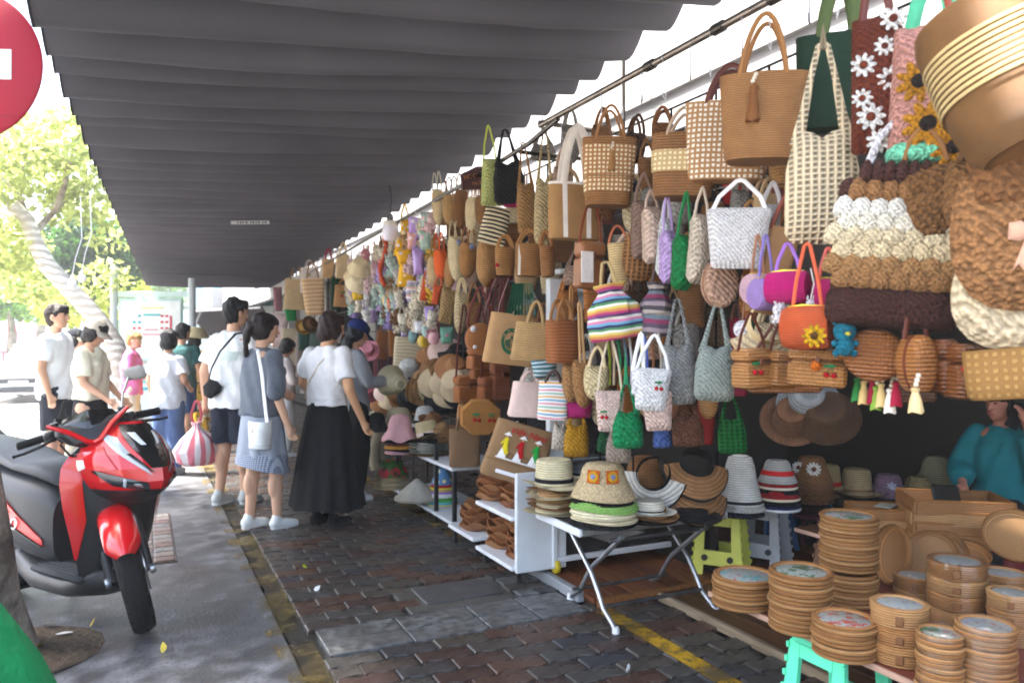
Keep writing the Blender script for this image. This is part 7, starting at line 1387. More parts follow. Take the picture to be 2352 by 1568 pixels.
def patch(name, m, c, o=.004, nu=12, nv=8, th=None):      # c: four (z, t) corners, bottom-inner, bottom-outer, top-outer, top-inner
    def P(u, v, oo):
        a = [c[0][i] * (1 - u) + c[1][i] * u for i in (0, 1)]; b = [c[3][i] * (1 - u) + c[2][i] * u for i in (0, 1)]; return noseP(a[0] * (1 - v) + b[0] * v, a[1] * (1 - v) + b[1] * v, oo)
    mm = M(); mm.sheet(lambda u, v: P(u, v, o + .004 * sin(pi * u) * sin(pi * v)), nu, nv); mm.sheet(lambda u, v: P(u, v, -.002), nu, nv); return mm.obj(name, m, sc_)
patch('chin', BLP, [(.622, -.98), (.622, .98), (.70, .98), (.70, -.98)], .006, 24, 6)
for s in (-1, 1):
    hl = patch('headlight', SMK, [(.688, s * .16), (.722, s * .66), (.80, s * .90), (.735, s * .22)], .008)
    patch('light_strip', mat('#aeb6bc', 'gloss'), [(.712, s * .50), (.722, s * .53), (.758, s * .50), (.75, s * .47)], .0125, 4, 4); patch('lamp_reflector', SIL, [(.712, s * .28), (.718, s * .38), (.735, s * .42), (.728, s * .30)], .0105, 5, 4)
    patch('silver_decal', mat('#a9b3ba', 'gloss'), [(.765, s * .14), (.785, s * .22), (.955, s * .80), (.935, s * .50)], .0045, 12, 10); patch('dark_decal', BLG, [(.775, s * .10), (.785, s * .16), (.87, s * .44), (.865, s * .34)], .0065, 8, 8)
    patch('shoulder_panel', RED, [(.80, s * .55), (.78, s * 1.0), (.86, s * 1.0), (.90, s * .7)], .008, 8, 6)  # raised panel in the same red as the fascia
    patch('indicator', mat('#d9d4cc', 'glass'), [(.80, s * .90), (.78, s * 1.0), (.83, s * 1.0), (.835, s * .92)], .011, 4, 4)
patch('centre_panel', BLG, [(.80, -.14), (.80, .14), (.99, .5), (.99, -.5)], .007, 12, 10)
for s in (-1, 1): patch('panel_flash', mat('#c9d0d6', 'gloss'), [(.90, s * .10), (.90, s * .18), (.955, s * .34), (.955, s * .2)], .011, 4, 4)
for k in range(4): patch('panel_vent', mat('#3a3f44', 'gloss'), [(.83 + .02 * k, .03), (.83 + .02 * k, .10), (.838 + .02 * k, .10), (.838 + .02 * k, .03)], .011, 3, 2)
# leg shield
LS = [(.20, .40, .14, .33), (.30, .46, .17, .35), (.45, .49, .205, .36), (.60, .50, .24, .36), (.72, .50, .255, .355), (.80, .485, .245, .35), (.86, .46, .20, .36), (.92, .45, .14, .38)]
def lsP(z, t, o=0):
    for a, b in zip(LS, LS[1:]):
        if a[0] <= z <= b[0]: k = (z - a[0]) / (b[0] - a[0]); q = [a[i] + (b[i] - a[i]) * k for i in range(4)]; break
    else: q = LS[0] if z < .2 else LS[-1]
    return Vector((q[1] - (q[1] - q[3]) * abs(t) ** 2.6 * .9 + o * (1 - abs(t) * .6), q[2] * (t + 0) + (o * t * .8), z))
Rg = []
for z in [.20 + .72 * i / 24 for i in range(25)]: Rg.append([lsP(z, -1 + 2 * k / 24) for k in range(25)] + [lsP(z, 1) + Vector((-.05, -.03, 0)), lsP(z, -1) + Vector((-.05, .03, 0))])
M().rings(Rg).obj('leg_shield', BLP, sc_, ang=.6)
for s in (-1, 1):
    def bl(u, v, o):      # red blade down the outer edge, then across to the nose
        z = .36 + .495 * v; ti = .97 - (.22 * min(1, v * 2.6) if v < .8 else .22 + (v - .8) * 2.2); return lsP(z, s * (ti + (1.0 - ti) * u), o)
    M().sheet(lambda u, v: bl(u, v, .010), 8, 22).sheet(lambda u, v: bl(u, v, .001), 8, 22).obj('side_blade', RED, sc_)
    M().add([lsP(.80, s * .98, .012), lsP(.852, s * .75, .014), noseP(.835, s * 1.0, .012), noseP(.775, s * 1.0, .012), noseP(.80, s * .9, .014)], [(0, 1, 2, 3)]).obj('wing', RED, sc_, smooth=False)
# floor, belly, body, seat
M().box((.16, 0, .255), (.44, .36, .035), bev=.015).obj('footboard', mat('#2a2c30', 'rubber'), sc_)
for k in range(5):
    for s in (-1, 1): M().box((.16, s * (.06 + .024 * k), .275), (.34, .008, .006), bev=.002).obj('foot_rib', mat('#3a3c40', 'rubber'), sc_, smooth=False)
def xl(secs, n=26, e=2.8):       # loft along x: (x, half width, z low, z high)
    Rg = []
    for x, w, a, b in secs: Rg.append([(x, abs(cos(q)) ** (2 / e) * (1 if cos(q) >= 0 else -1) * w, (a + b) / 2 + abs(sin(q)) ** (2 / e) * (1 if sin(q) >= 0 else -1) * (b - a) / 2) for q in [j * 2 * pi / n for j in range(n)]])
    return M().rings(Rg)
xl([(.50, .09, .22, .34), (.42, .15, .17, .32), (.2, .17, .13, .255), (-.1, .165, .12, .26), (-.3, .13, .16, .3), (-.4, .09, .2, .3)]).obj('belly_pan', BLP, sc_)
BS = [(.03, .11, .26, .60), (-.03, .135, .25, .66), (-.2, .16, .27, .69), (-.45, .175, .34, .71), (-.7, .155, .50, .74), (-.9, .12, .62, .77), (-1.02, .07, .68, .77)]
xl(BS, 30, 3.2).obj('rear_body', mat('#26282d', 'plastic'), sc_)
xl([(.06, .07, .63, .70), (.02, .11, .645, .745), (-.12, .135, .675, .775), (-.3, .15, .70, .765), (-.42, .15, .715, .80), (-.6, .135, .735, .835), (-.82, .115, .75, .85), (-.92, .08, .76, .83)], 30, 2.6).obj('seat', mat('#3a3d43', 'leather'), sc_)
def side(x, f, o):       # on the outside of the rear body
    for a, b in zip(BS, BS[1:]):
        if b[0] <= x <= a[0]: k = (x - a[0]) / (b[0] - a[0]); q = [a[i] + (b[i] - a[i]) * k for i in range(4)]; break
    v = max(-.999, min(.999, (f - (q[2] + q[3]) / 2) / ((q[3] - q[2]) / 2))); return q[1] * (1 - abs(v) ** 3.2) ** (1 / 3.2) + o
for s in (-1, 1):
    top_ = lambda u: (-.95 + .93 * u, .745 - .02 * u - .335 * max(0, (u - .30) / .70) ** 1.15); bot_ = lambda u: (-.95 + .93 * u, .69 - .035 * u - .30 * max(0, (u - .18) / .82) ** .9)
    def rp(u, v, o): a, b = top_(u), bot_(u); x = a[0]; z = a[1] + (b[1] - a[1]) * v; return (x, s * side(x, z, o), z)
    pn_ = M().sheet(lambda u, v: rp(u, v, .008), 34, 6).sheet(lambda u, v: rp(u, v, .0), 34, 6).obj('red_side_panel', RED, sc_)
    for i, (u, ch) in enumerate(zip((.46, .54, .62, .70, .78), 'VARIO' if s < 0 else 'OIRAV')):
        a, b = top_(u), bot_(u); z = a[1] * .22 + b[1] * .78; x = a[0]; text('side_letter', ch, .095, mat('#dfe3e6', 'gloss'), pn_, (x, s * (side(x, z, .0135)), z), (R(90), R(24) if s < 0 else R(-24), 0 if s < 0 else R(180)), .001, sx=.8, shear=.2)
    M().tube([rp(u / 16, 1.04, .010) for u in range(17)], .006, 6).obj('panel_edge', BLG, sc_)
xl([(-.30, .07, .20, .36), (-.45, .10, .19, .40), (-.66, .11, .20, .38), (-.74, .06, .24, .34)]).obj('engine_case', mat('#3f4246', 'metal'), sc_)
M().tube([(-.30, -.10, .22), (-.45, -.15, .20), (-.62, -.17, .24)], .02, 8).obj('exhaust_pipe', mat('#3a3632', 'metal'), sc_); M().tube([(-.55, -.17, .23), (-.62, -.175, .26), (-.95, -.18, .38), (-.98, -.18, .39)], [.03, .05, .055, .03], 14).obj('silencer', BLP, sc_)
M().puff([(-.78, .60), (-.98, .50), (-1.06, .36), (-1.02, .36), (-.92, .48), (-.76, .56)], .06).obj('rear_mudguard', BLP, sc_); M().box((-1.03, 0, .70), (.03, .14, .06), bev=.012).obj('tail_light', mat('#8a0a12', 'glass'), sc_)
M().tube([(-.88, .12, .80), (-1.0, .11, .86), (-1.05, 0, .87), (-1.0, -.11, .86), (-.88, -.12, .80)], .014, 10).obj('grab_rail', BLP, sc_)
M().tube([(-.26, .13, .18), (-.32, .2, .02)], .012, 8).obj('side_stand', SIL, sc_); M().tube([(-.36, -.1, .2), (-.46, -.13, .05), (-.46, .13, .05), (-.36, .1, .2)], .014, 8).obj('centre_stand', mat('#2c2d30', 'metal'), sc_)
HM_ = Matrix.Translation((.0, 0, -.055)) @ Matrix.Diagonal((1, .87, 1, 1))
def steer2(m): m.v = [tuple(HM_ @ Vector(v)) for v in m.v]; return steer(m)
# handlebar
hbm = M(); hbm.loft([(.965, .045, .06, 2.4, .455), (1.0, .075, .13, 2.6, .45), (1.05, .07, .175, 2.8, .44), (1.085, .045, .165, 2.6, .43), (1.095, .02, .12, 2.4, .425)], 30); steer2(hbm).obj('handlebar_cover', BLP, sc_)
steer2(M().tube([(.47, .195, 1.105), (.505, .10, 1.055), (.53, .03, 1.0), (.535, 0, .99), (.53, -.03, 1.0), (.505, -.10, 1.055), (.47, -.195, 1.105)], [.016, .022, .022, .022, .022, .022, .016], 10, .6, up=(1, 0, 0))).obj('red_trim', RED, sc_)
steer2(M().sheet(lambda u, v: (.515 - .06 * v - .10 * (u - .5) ** 2 + .015 * sin(pi * v), (u - .5) * (.06 + .22 * min(1, v * 1.3) - .04 * max(0, v - .75) * 4), 1.0 + .135 * v - .05 * abs(u - .5) * v), 16, 10).sheet(lambda u, v: (.508 - .06 * v - .10 * (u - .5) ** 2 + .015 * sin(pi * v), (u - .5) * (.06 + .22 * min(1, v * 1.3) - .04 * max(0, v - .75) * 4), 1.0 + .135 * v - .05 * abs(u - .5) * v), 16, 10)).obj('smoked_screen', BLG, sc_)
for s in (-1, 1):
    steer2(M().tube([(.43, s * .12, 1.035), (.40, s * .20, 1.045), (.375, s * .26, 1.04)], .013, 8)).obj('bar_tube', BLP, sc_)
    steer2(M().tube([(.385, s * .225, 1.042), (.345, s * .345, 1.03)], [.018, .019], 14)).obj('grip', RUB, sc_); steer2(M().ball((.342, s * .352, 1.029), .02, 10, 7, (1, .5, 1))).obj('bar_end', BLP, sc_)
    steer2(M().box((.405, s * .195, 1.045), (.05, .06, .05), bev=.012, rz=s * -.3)).obj('switch_box', BLP, sc_)
    steer2(M().tube([(.43, s * .19, 1.035), (.45, s * .24, 1.02), (.415, s * .33, 1.0), (.395, s * .375, .995)], [.009, .008, .007, .006], 8, .7)).obj('brake_lever', BLP, sc_); steer2(M().ball((.394, s * .378, .995), .009, 8, 6)).obj('lever_ball', BLP, sc_)
    steer2(M().lathe([(.001, 0), (.02, 0), (.021, .03), (.001, .032)], 12, (.415, s * .165, 1.075))).obj('reservoir', BLP, sc_)
    steer2(M().tube([(.42, s * .16, 1.0), (.47, s * .13, .95), (.46, s * .06, .92)], .006, 6)).obj('cable', RUB, sc_)
steer2(M().tube([(.42, .165, 1.09), (.43, .19, 1.17), (.45, .235, 1.24)], .006, 8)).obj('mirror_stalk', mat('#b9bcc0', 'metal'), sc_)
mm = M().puff([(x * .062, z * .036) for x, z in ((-1, -.5), (-.8, -.9), (.7, -1), (1, -.6), (.85, .6), (.6, .9), (-.8, .8), (-1, .5))], .016); mm.v = [tuple(Matrix.Rotation(R(66), 3, 'Z') @ Vector(v) + Vector((.45, .27, 1.255))) for v in mm.v]; steer2(mm).obj('mirror', mat('#8d8a86', 'plastic'), sc_)
# ================================================================ FAR HALF OF THE STALL: SOFT TOYS, SMALL BAGS
GRP = 'small bags at the far end of the stall'
for sh_, lab, b, dx, c, k, o in [
 ('tote', 'beige jute tote, leftmost of the far bags', (652, 642, 700, 712), .0, '#cdb38a', 'jute', dict(tr=1.0, hp=604, hc='#9a7c56', hk='cloth', hr=.012, d=.14)),
 ('tote', 'greyish printed tote behind the far striped basket', (690, 616, 728, 674), .05, '#cfc4bc', 'cloth', dict(tr=1.0, hp=596, d=.08, deco=[('pom', .0, .7, .03, '#c9b878')])),
 ('tote', 'tan striped straw basket with cream base at the far end', (698, 640, 750, 724), -.03, '#c59a6c', 'stripe', dict(c2='#c8a074,#c8a074,#e2c8a4', s=16, tr=.8, hp=600, hc='#8a5c36', hr=.01, d=.16)),
 ('pouch', 'bright green pouch with a red motif under the beige tote', (656, 708, 682, 738), -.04, '#0f7a3c', 'cloth', dict(d=.05, deco=[('pom', 0, .45, .014, '#b01c20')])),
 ('pouch', 'pink fringed bag at the very end of the stall', (630, 660, 650, 716), .0, '#d898a4', 'knit', dict(d=.08)),
 ('tote', 'dark green cloth tote behind the brown cherry basket', (760, 636, 782, 712), .03, '#12301f', 'cloth', dict(tr=1.0, hp=600, d=.1)),
 ('tote', 'brown wavy edged pouch with one red cherry', (768, 656, 808, 706), -.04, '#b98a5a', 'knit', dict(tr=1.1, hp=640, hc='#9a6c40', hk='cloth', hr=.008, d=.12, deco=[('cherry', 0, .55, .035)])),
 ('pouch', 'dark green hanging shirt below the striped basket', (684, 740, 712, 805), .06, '#2a4a40', 'cloth', dict(d=.08)),
 ('tote', 'tan tote with red stripe straps in the far top row', (740, 596, 768, 640), .04, '#c39c70', 'jute', dict(tr=1, hp=570, hc='#8a2a3a', hk='cloth', hr=.01, d=.08)),
 ('tote', 'cream canvas tote hanging in the far top row', (770, 585, 800, 640), .05, '#cdb48c', 'jute', dict(tr=1, hp=556, hc='#cdb48c', hk='cloth', hr=.01, d=.08)),
 ('pouch', 'yellow pouch hat under the cream bucket hats', (808, 656, 838, 690), .0, '#d8b02a', 'cloth', dict(d=.1)),
 ('pouch', 'yellow dotted bag in the middle of the toy wall', (914, 606, 952, 660), -.07, '#d8a41c', 'dots', dict(c2='#e6d8c8', d=.1, roll=8, tr=1.1)),
 ('pouch', 'yellow dotted purse above the larger yellow dotted bag', (912, 574, 946, 608), -.06, '#d8a41c', 'dots', dict(c2='#d8c0d0', d=.09, roll=-10)),
 ('pouch', 'yellow spotted long pouch left of the black charm', (900, 546, 926, 590), -.05, '#d8a41c', 'dots', dict(c2='#e0d0d8', d=.08, roll=14)),
 ('pouch', 'glossy lilac pouch in the toy wall', (948, 572, 976, 632), -.07, '#b090cc', 'plastic', dict(d=.1, hp=540, hc='#a98ac8', hr=.006)),
 ('pouch', 'lilac pouch with white print at the top of the toy wall', (936, 500, 966, 536), -.03, '#b79ad4', 'dots', dict(c2='#e6e0ee', d=.08)),
 ('pouch', 'yellow pouch beside the top lilac one', (920, 505, 942, 560), .0, '#cf9c1c', 'dots', dict(c2='#d8c8a8', d=.08, hp=470)),
 ('pouch', 'sage green knit pouch with pink motif, upper one', (966, 488, 994, 530), -.04, '#9fb8aa', 'dots', dict(c2='#d8b0b8', d=.08)),
 ('pouch', 'sage green knit pouch with pink motif, lower one', (964, 530, 992, 574), -.04, '#9fb8aa', 'dots', dict(c2='#d8b0b8', d=.08)),
 ('pouch', 'pink and white pouch next to the sage green ones', (934, 532, 958, 574), -.04, '#d9a29c', 'dots', dict(c2='#ead8d8', d=.08)),
 ('pouch', 'orange red stuffed drop hanging right of the toy wall', (961, 640, 981, 692), -.07, '#b84e2a', 'cloth', dict(d=.06, hp=610, roll=8)),
 ('pouch', 'second orange red stuffed drop, lower right', (988, 655, 1008, 700), -.06, '#b84e2a', 'cloth', dict(d=.06, hp=630, roll=8)),
 ('moon', 'rainbow arch bag under the toy wall', (930, 645, 966, 702), -.03, '#8aa090', 'stripe', dict(c2='#d8a0a0,#8aa090,#b09ac0,#e0d8d0', s=14, d=.07)),
 ('pouch', 'dusty pink cloth bag under the pale crescent', (1036, 620, 1062, 668), .06, '#b5929a', 'cloth', dict(d=.07)),
 ('pouch', 'sage green felt pouch with pink flower at the bottom', (1010, 752, 1042, 790), -.03, '#5f8a78', 'cloth', dict(d=.06, deco=[('pom', 0, .5, .014, '#d890a0')])),
 ('pouch', 'lavender felt pouch below the orange drops', (976, 705, 998, 745), .0, '#a48cc4', 'cloth', dict(d=.06))]:
    bag(sh_, lab, b, dx, c, k, **o)
for i, (x, y, w) in enumerate([(826, 618, 22), (820, 654, 26), (816, 640, 20)]):
    p = stall(x, y, -.05 + .02 * i); hat(['cream bucket hat, upper one of two in the far goods', 'cream bucket hat, lower one of two in the far goods', 'cream brim hat between the two cream bucket hats'][i], p, 'bucket', .14, .13, ['#d8c6a0', '#e0d2ae', '#cfbb92'][i], 'cloth', rot=(R(55), R(12), face(p)), grp='cream hats in the far goods')
p = stall(696, 752, -.02); hat('yellow straw hat hanging left of the short haired woman', p, 'fedora', .15, .1, '#c99c50', 'straw', rot=(R(75), 0, face(p, 30)))
p = stall(712, 746, .02); hat('brown straw hat hanging behind the yellow straw hat', p, 'fedora', .16, .1, '#7a5530', 'straw', rot=(R(75), 0, face(p, 40)))
# red orange stuffed snake of felt
pts = [stall(880 + 7 * sin(k * .75), 540 + 13 * k, -.07) for k in range(10)]
M().tube(pts, [.012, .024, .015, .026, .016, .024, .028, .016, .028, .02], 10).obj('soft_toy', mat('#b84a2a', 'cloth'), None, True, label='orange red stuffed felt string winding down the toy wall', cat='soft toy')
# soft toys hung in columns: twelve patterns, each toy a copy with parts of its own
GT = 'soft toys hung in columns'
PAL = [('lilac', '#c0a8d8'), ('cream', '#e6d8bc'), ('white', '#e3dfda'), ('sage green', '#b8cec2'), ('pale pink', '#e6c0c0'), ('yellow', '#d8aa2c'), ('tan', '#b08a5e'), ('rose', '#cf8a94'), ('ivory', '#e6dcc6'), ('brown', '#7d573a'), ('lavender', '#9a86bc'), ('mint', '#b8d4c6')]
protos = [plush('x', (0, -30, -30), .042, c, '#efe6e0', 'long' if i % 2 else 'round') for i, (n, c) in enumerate(PAL)]
used = set(); NTH = ['top', 'second from the top', 'third from the top', 'fourth from the top', 'fifth from the top', 'sixth from the top', 'seventh from the top', 'eighth from the top', 'ninth from the top', 'tenth from the top', 'eleventh from the top', 'twelfth from the top']
CL = ['first', 'second', 'third', 'fourth', 'fifth', 'sixth', 'seventh', 'eighth', 'ninth', 'tenth', 'eleventh']
q = random.Random(12)
for j in range(11):
    x = 806 + 18.5 * j; y0, y1 = 600 - .55 * (x - 800), 716 + .25 * (x - 800); n = min(12, int((y1 - y0) / 15.5))
    for r in range(n):
        k = q.choices(range(12), (9, 13, 14, 7, 10, 6, 6, 5, 12, 4, 5, 6))[0]; X, Y = x + q.uniform(-6, 6), y0 + (y1 - y0) * (r + .5) / n + q.uniform(-3, 3)
        o = protos[k]; p = stall(X, Y, q.uniform(-.03, .10)); lab = f'{PAL[k][0]} soft toy, {NTH[r]} in the {CL[j]} toy column from left'
        if k not in used: used.add(k); o.location = p; c = o; o['label'] = lab; o['group'] = GT
        else: c = dup(o, p, None, lab, GT)
        c.rotation_euler = (R(q.uniform(-15, 15)), R(q.uniform(-25, 25)), face(p, q.uniform(-40, 40))); s_ = q.uniform(.95, 1.4); c.scale = (s_, s_, s_)
        cast_ = c
for k, o in enumerate(protos):
    if k not in used:
        for ch in list(o.children): bpy.data.objects.remove(ch)
        bpy.data.objects.remove(o)
# bottom fringe of the toy wall: small hanging purses
for i, (x, y, c, n) in enumerate([(905, 722, '#6a4a30', 'brown'), (925, 735, '#e0d6c4', 'cream'), (945, 742, '#8a6a48', 'tan'), (962, 752, '#dcdce0', 'white'), (980, 762, '#a7c0b8', 'sage'), (995, 778, '#cf9aa0', 'pink'), (930, 760, '#b8a6cc', 'lilac'), (948, 775, '#86aaa8', 'teal grey'), (972, 785, '#d8b23a', 'yellow'), (900, 700, '#c8602a', 'orange'), (915, 700, '#9a86bc', 'violet'), (890, 690, '#d8b46a', 'straw yellow')]):
    bag(['pouch', 'moon', 'round'][i % 3], n + ' little purse dangling along the bottom of the toy wall', (x - 11, y - 14, x + 11, y + 14), .0, c, 'cloth', 'purse', d=.07, hp=y - 34, hc='#c9bda8', hr=.004, yaw=20 * (i % 3), grp='little purses under the toy wall')
# goods in the second row, in the shade behind the front ones
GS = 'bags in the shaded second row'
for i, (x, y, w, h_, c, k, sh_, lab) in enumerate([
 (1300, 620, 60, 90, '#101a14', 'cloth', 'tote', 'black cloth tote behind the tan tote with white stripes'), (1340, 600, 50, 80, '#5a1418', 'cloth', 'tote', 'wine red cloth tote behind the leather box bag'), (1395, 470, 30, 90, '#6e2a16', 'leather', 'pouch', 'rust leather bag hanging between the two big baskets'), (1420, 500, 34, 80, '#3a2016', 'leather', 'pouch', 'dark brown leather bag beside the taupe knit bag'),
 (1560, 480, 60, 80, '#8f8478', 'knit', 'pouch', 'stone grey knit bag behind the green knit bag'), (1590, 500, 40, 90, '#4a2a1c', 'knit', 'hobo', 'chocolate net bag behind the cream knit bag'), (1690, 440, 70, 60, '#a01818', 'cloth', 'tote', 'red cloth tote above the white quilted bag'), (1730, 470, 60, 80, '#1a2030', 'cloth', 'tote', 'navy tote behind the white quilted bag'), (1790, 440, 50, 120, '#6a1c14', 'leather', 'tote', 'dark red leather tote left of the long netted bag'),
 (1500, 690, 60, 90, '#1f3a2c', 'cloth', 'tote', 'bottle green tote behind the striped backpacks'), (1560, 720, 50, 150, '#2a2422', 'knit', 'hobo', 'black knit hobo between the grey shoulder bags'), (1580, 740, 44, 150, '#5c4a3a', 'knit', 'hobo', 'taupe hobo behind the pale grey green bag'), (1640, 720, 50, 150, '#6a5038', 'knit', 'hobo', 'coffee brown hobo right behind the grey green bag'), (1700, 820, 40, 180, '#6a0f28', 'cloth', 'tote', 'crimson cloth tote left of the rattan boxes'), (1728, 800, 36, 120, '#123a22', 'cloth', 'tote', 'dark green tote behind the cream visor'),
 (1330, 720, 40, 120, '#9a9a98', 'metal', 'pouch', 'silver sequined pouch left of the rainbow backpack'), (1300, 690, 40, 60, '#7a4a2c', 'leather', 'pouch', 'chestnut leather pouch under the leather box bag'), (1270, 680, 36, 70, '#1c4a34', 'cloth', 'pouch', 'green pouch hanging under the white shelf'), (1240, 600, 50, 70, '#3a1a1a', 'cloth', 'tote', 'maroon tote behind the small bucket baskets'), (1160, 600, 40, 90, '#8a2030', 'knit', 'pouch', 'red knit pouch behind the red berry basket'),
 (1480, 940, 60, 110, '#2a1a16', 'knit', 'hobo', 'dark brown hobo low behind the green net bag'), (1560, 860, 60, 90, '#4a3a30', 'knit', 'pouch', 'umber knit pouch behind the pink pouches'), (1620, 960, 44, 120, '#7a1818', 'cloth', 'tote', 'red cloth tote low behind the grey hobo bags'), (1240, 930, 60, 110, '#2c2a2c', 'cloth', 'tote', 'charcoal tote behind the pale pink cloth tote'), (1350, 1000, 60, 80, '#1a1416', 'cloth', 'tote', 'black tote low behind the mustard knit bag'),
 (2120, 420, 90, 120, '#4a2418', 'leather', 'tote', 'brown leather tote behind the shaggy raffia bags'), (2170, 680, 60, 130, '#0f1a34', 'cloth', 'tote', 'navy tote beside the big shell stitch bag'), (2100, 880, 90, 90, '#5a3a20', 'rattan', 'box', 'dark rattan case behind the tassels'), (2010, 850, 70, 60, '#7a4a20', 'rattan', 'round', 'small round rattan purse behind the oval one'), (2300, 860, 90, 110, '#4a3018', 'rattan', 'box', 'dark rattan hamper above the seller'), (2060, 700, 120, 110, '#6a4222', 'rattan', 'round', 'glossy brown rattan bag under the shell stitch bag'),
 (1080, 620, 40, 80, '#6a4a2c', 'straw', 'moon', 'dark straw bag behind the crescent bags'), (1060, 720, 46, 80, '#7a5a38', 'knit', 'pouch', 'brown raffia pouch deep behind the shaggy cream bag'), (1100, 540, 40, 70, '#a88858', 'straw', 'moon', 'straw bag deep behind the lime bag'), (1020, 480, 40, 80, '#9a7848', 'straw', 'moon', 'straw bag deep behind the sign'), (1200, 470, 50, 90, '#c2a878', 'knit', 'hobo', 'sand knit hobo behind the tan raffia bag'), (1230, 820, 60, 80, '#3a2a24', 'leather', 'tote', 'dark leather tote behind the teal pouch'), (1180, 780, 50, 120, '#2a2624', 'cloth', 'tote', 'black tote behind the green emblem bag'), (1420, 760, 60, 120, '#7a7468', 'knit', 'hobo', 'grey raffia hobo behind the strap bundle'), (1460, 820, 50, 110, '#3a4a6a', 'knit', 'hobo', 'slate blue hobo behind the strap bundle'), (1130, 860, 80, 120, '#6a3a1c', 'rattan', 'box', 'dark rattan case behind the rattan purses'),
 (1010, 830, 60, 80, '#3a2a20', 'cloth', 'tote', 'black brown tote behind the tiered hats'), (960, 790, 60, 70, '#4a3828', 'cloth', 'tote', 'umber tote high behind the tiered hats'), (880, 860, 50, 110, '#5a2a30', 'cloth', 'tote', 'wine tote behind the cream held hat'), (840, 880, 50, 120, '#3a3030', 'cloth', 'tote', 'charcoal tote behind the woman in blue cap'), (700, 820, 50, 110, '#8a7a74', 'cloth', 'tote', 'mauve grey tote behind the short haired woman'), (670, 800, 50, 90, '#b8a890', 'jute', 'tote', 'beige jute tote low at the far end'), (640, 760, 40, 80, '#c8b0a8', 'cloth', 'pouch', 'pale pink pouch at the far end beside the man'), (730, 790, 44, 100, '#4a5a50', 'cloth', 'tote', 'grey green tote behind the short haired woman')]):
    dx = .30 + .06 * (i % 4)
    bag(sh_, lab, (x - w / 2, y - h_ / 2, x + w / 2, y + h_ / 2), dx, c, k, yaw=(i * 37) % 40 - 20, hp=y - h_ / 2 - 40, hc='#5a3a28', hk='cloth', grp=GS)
# bags pressed in close behind the front row, filling the gaps
import re
q2 = random.Random(31); seen_l = set(); GF = 'bags pressed in behind the front row'
FC = [('tan straw', '#a97c49', 'straw'), ('cream knit', '#d0bd98', 'knit'), ('brown straw', '#7f5630', 'straw'), ('beige jute', '#a98c66', 'jute'), ('chestnut knit', '#74492a', 'knit'), ('blush knit', '#c7a692', 'knit'), ('honey rattan', '#a8682e', 'straw'), ('dark brown knit', '#4a3020', 'knit'), ('grey knit', '#8d8880', 'knit'), ('white knit', '#d6d0c8', 'knit')]
base_front = list(FRONT); k = 0
for gy in range(330, 960, 74):
    for gx in range(1010, 1800, 62):
        x, y = gx + q2.uniform(-14, 14) + (31 if (gy // 74) % 2 else 0), gy + q2.uniform(-14, 14)
        if y < 300 + (1240 - x) * .62 + 120 and x < 1240 or x > 1690 and y > 880 or x < 1160 and y > 740: continue
        if y > 900 and x < 1260: continue
        fx, fy_, fl = min(base_front, key=lambda f: (f[0] - x) ** 2 + (f[1] - y) ** 2); short = re.split(r' (?:with|behind|beside|under|hanging|left|right|between|next|in|at|among|seen|overlapping|below|printed|tucked|of|partly|half|above|low|peeping|from|front|lower|upper|middle|covered|over|drooping)\b|,', fl)[0]
        nm, c, kk = FC[(k * 7 + int(x)) % 10]; k += 1
        pos = ('upper ' if y < fy_ - 20 else 'lower ' if y > fy_ + 20 else '') + ('left' if x < fx else 'right'); lab = f'{nm} bag squeezed behind the {pos} side of the {short}'
        if lab in seen_l or len(lab.split()) > 16: continue
        seen_l.add(lab); w = q2.uniform(44, 66); h_ = q2.uniform(62, 100)
        bag(q2.choice(['tote', 'moon', 'pouch', 'moon', 'hobo', 'bucket']), lab, (x - w / 2, y - h_ / 2, x + w / 2, y + h_ / 2), q2.uniform(.13, .19), c, kk, yaw=q2.uniform(-25, 35), hp=y - h_ / 2 - 40, hc=c, hk='cloth', d=.09, grp=GF)
# carved sign among the straw bags
q_ = stall(1096, 412, -.05); sgn = thing('wooden_sign', 'dark red brown wooden board sign with gold lettering', 'sign', q_, face(q_, 32)); sgn.rotation_euler = (0, 0, face(q_, 30))
sc = depth(q_) / FP
M().slab(densify([(x * sc * 1.25, z * sc) for x, z in ((-32, -30), (12, -22), (32, 0), (34, 34), (-2, 28), (-34, 6))]), .012, bev=.03).obj('board', mat('#4a1c10', 'wood'), sgn)
text('sign_lettering', 'HC CƯỜNG', .042, mat('#a8682a', 'paint'), sgn, (0, -.0135, .02), (R(90), R(-14), 0), .001); text('sign_lettering', 'No.5', .036, mat('#a8682a', 'paint'), sgn, (-.01, -.0135, -.032), (R(90), R(-14), 0), .001)
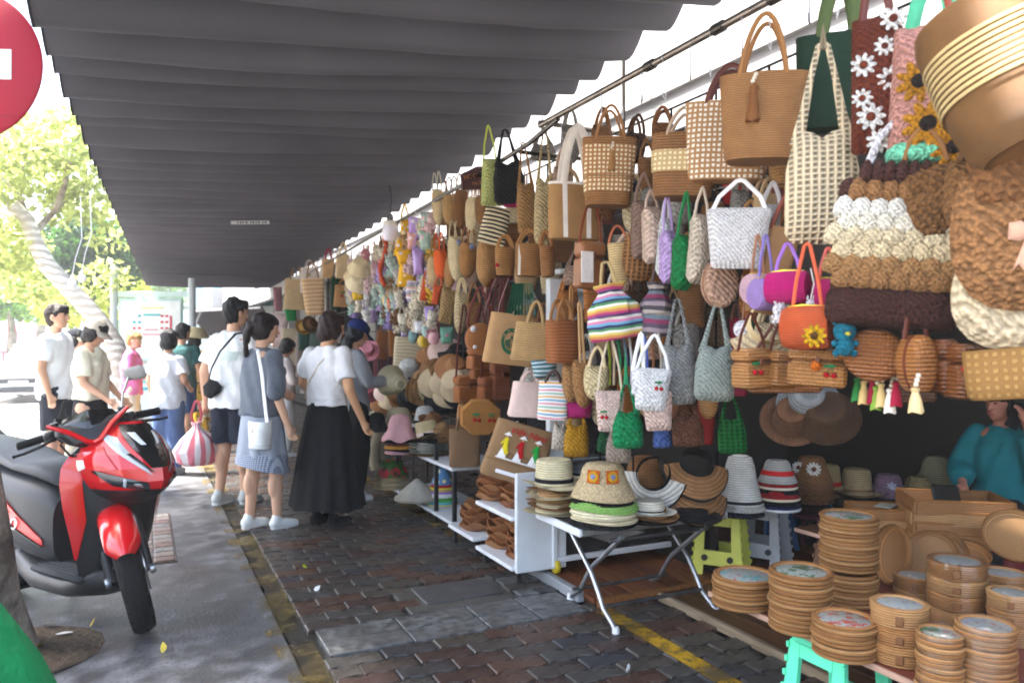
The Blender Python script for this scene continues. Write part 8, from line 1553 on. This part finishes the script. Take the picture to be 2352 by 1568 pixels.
# racks that carry the goods
gr = thing('grid_rack', 'black wire grid rack standing behind the hanging bags', 'rack', (0, 0, 0)); GB = mat('#1c1c1e', 'metal')
X = lambda y: 2.05 + .045 * max(0, y - 4) + .24
for y in [1.4 + .32 * i for i in range(17)]: M().tube([(X(y), y, .55 if y > 3.0 else 1.25), (X(y), y, 2.5)], .006, 5).obj('upright_wire', GB, gr)
for z in (1.3, 1.55, 1.8, 2.05, 2.3, 2.5): M().tube([(X(y), y, z) for y in (1.4, 4, 6.5)], .006, 5).obj('cross_wire', GB, gr)
for z in (.6, .8, 1.05): M().tube([(X(y), y, z) for y in (3.3, 4, 6.5)], .006, 5).obj('cross_wire', GB, gr)
gr2 = thing('grid_rack', 'long wire rack carrying the toy wall and far bags', 'rack', (0, 0, 0))
for y in [6.9 + .5 * i for i in range(13)]: M().tube([(X(y), y, 0), (X(y), y, 2.5)], .009, 5).obj('upright_wire', GB, gr2)
for z in (1.5, 1.8, 2.1, 2.45): M().tube([(X(6.9), 6.9, z), (X(12.9), 12.9, z)], .007, 5).obj('cross_wire', GB, gr2)
bk = thing('shade_panel', 'dark backing board behind the near racks', 'panel', (0, 0, 0)); M().box((2.95, 4.55, 1.15), (.03, 2.2, 2.3)).obj('panel', mat('#221d1a', 'cloth'), bk, smooth=False)  # dark sheet added where the goods recede into shade
bk2 = thing('shade_panel', 'dark backing board behind the far racks and toy wall', 'panel', (0, 0, 0)); M().box((3.15, 9.0, 1.2), (.03, 6.4, 2.4)).obj('panel', mat('#2a241f', 'cloth'), bk2, smooth=False)  # same added dark sheet for the shaded depth farther along
# ================================================================ AIR, WITH HAZE ADDED FOR GLARE
hz = M().box((0, 40, 9.2), (260, 170, 21)).obj('glare_haze', mat('#ffffff', 'flat'), smooth=False); hz['kind'] = 'stuff'  # volume box added to veil the distance like lens glare
hm = bpy.data.materials.new('glare_haze'); hm.use_nodes = True; hz.data.materials[0] = hm; hn = hm.node_tree.nodes; hn.remove(hn['Principled BSDF'])
pvn = hn.new('ShaderNodeVolumePrincipled'); pvn.inputs['Color'].default_value = (.92, .95, .97, 1); pvn.inputs['Density'].default_value = .0036; pvn.inputs['Anisotropy'].default_value = .3
hm.node_tree.links.new(pvn.outputs[0], hn['Material Output'].inputs['Volume'])
bpy.data.scenes.remove(TMP)
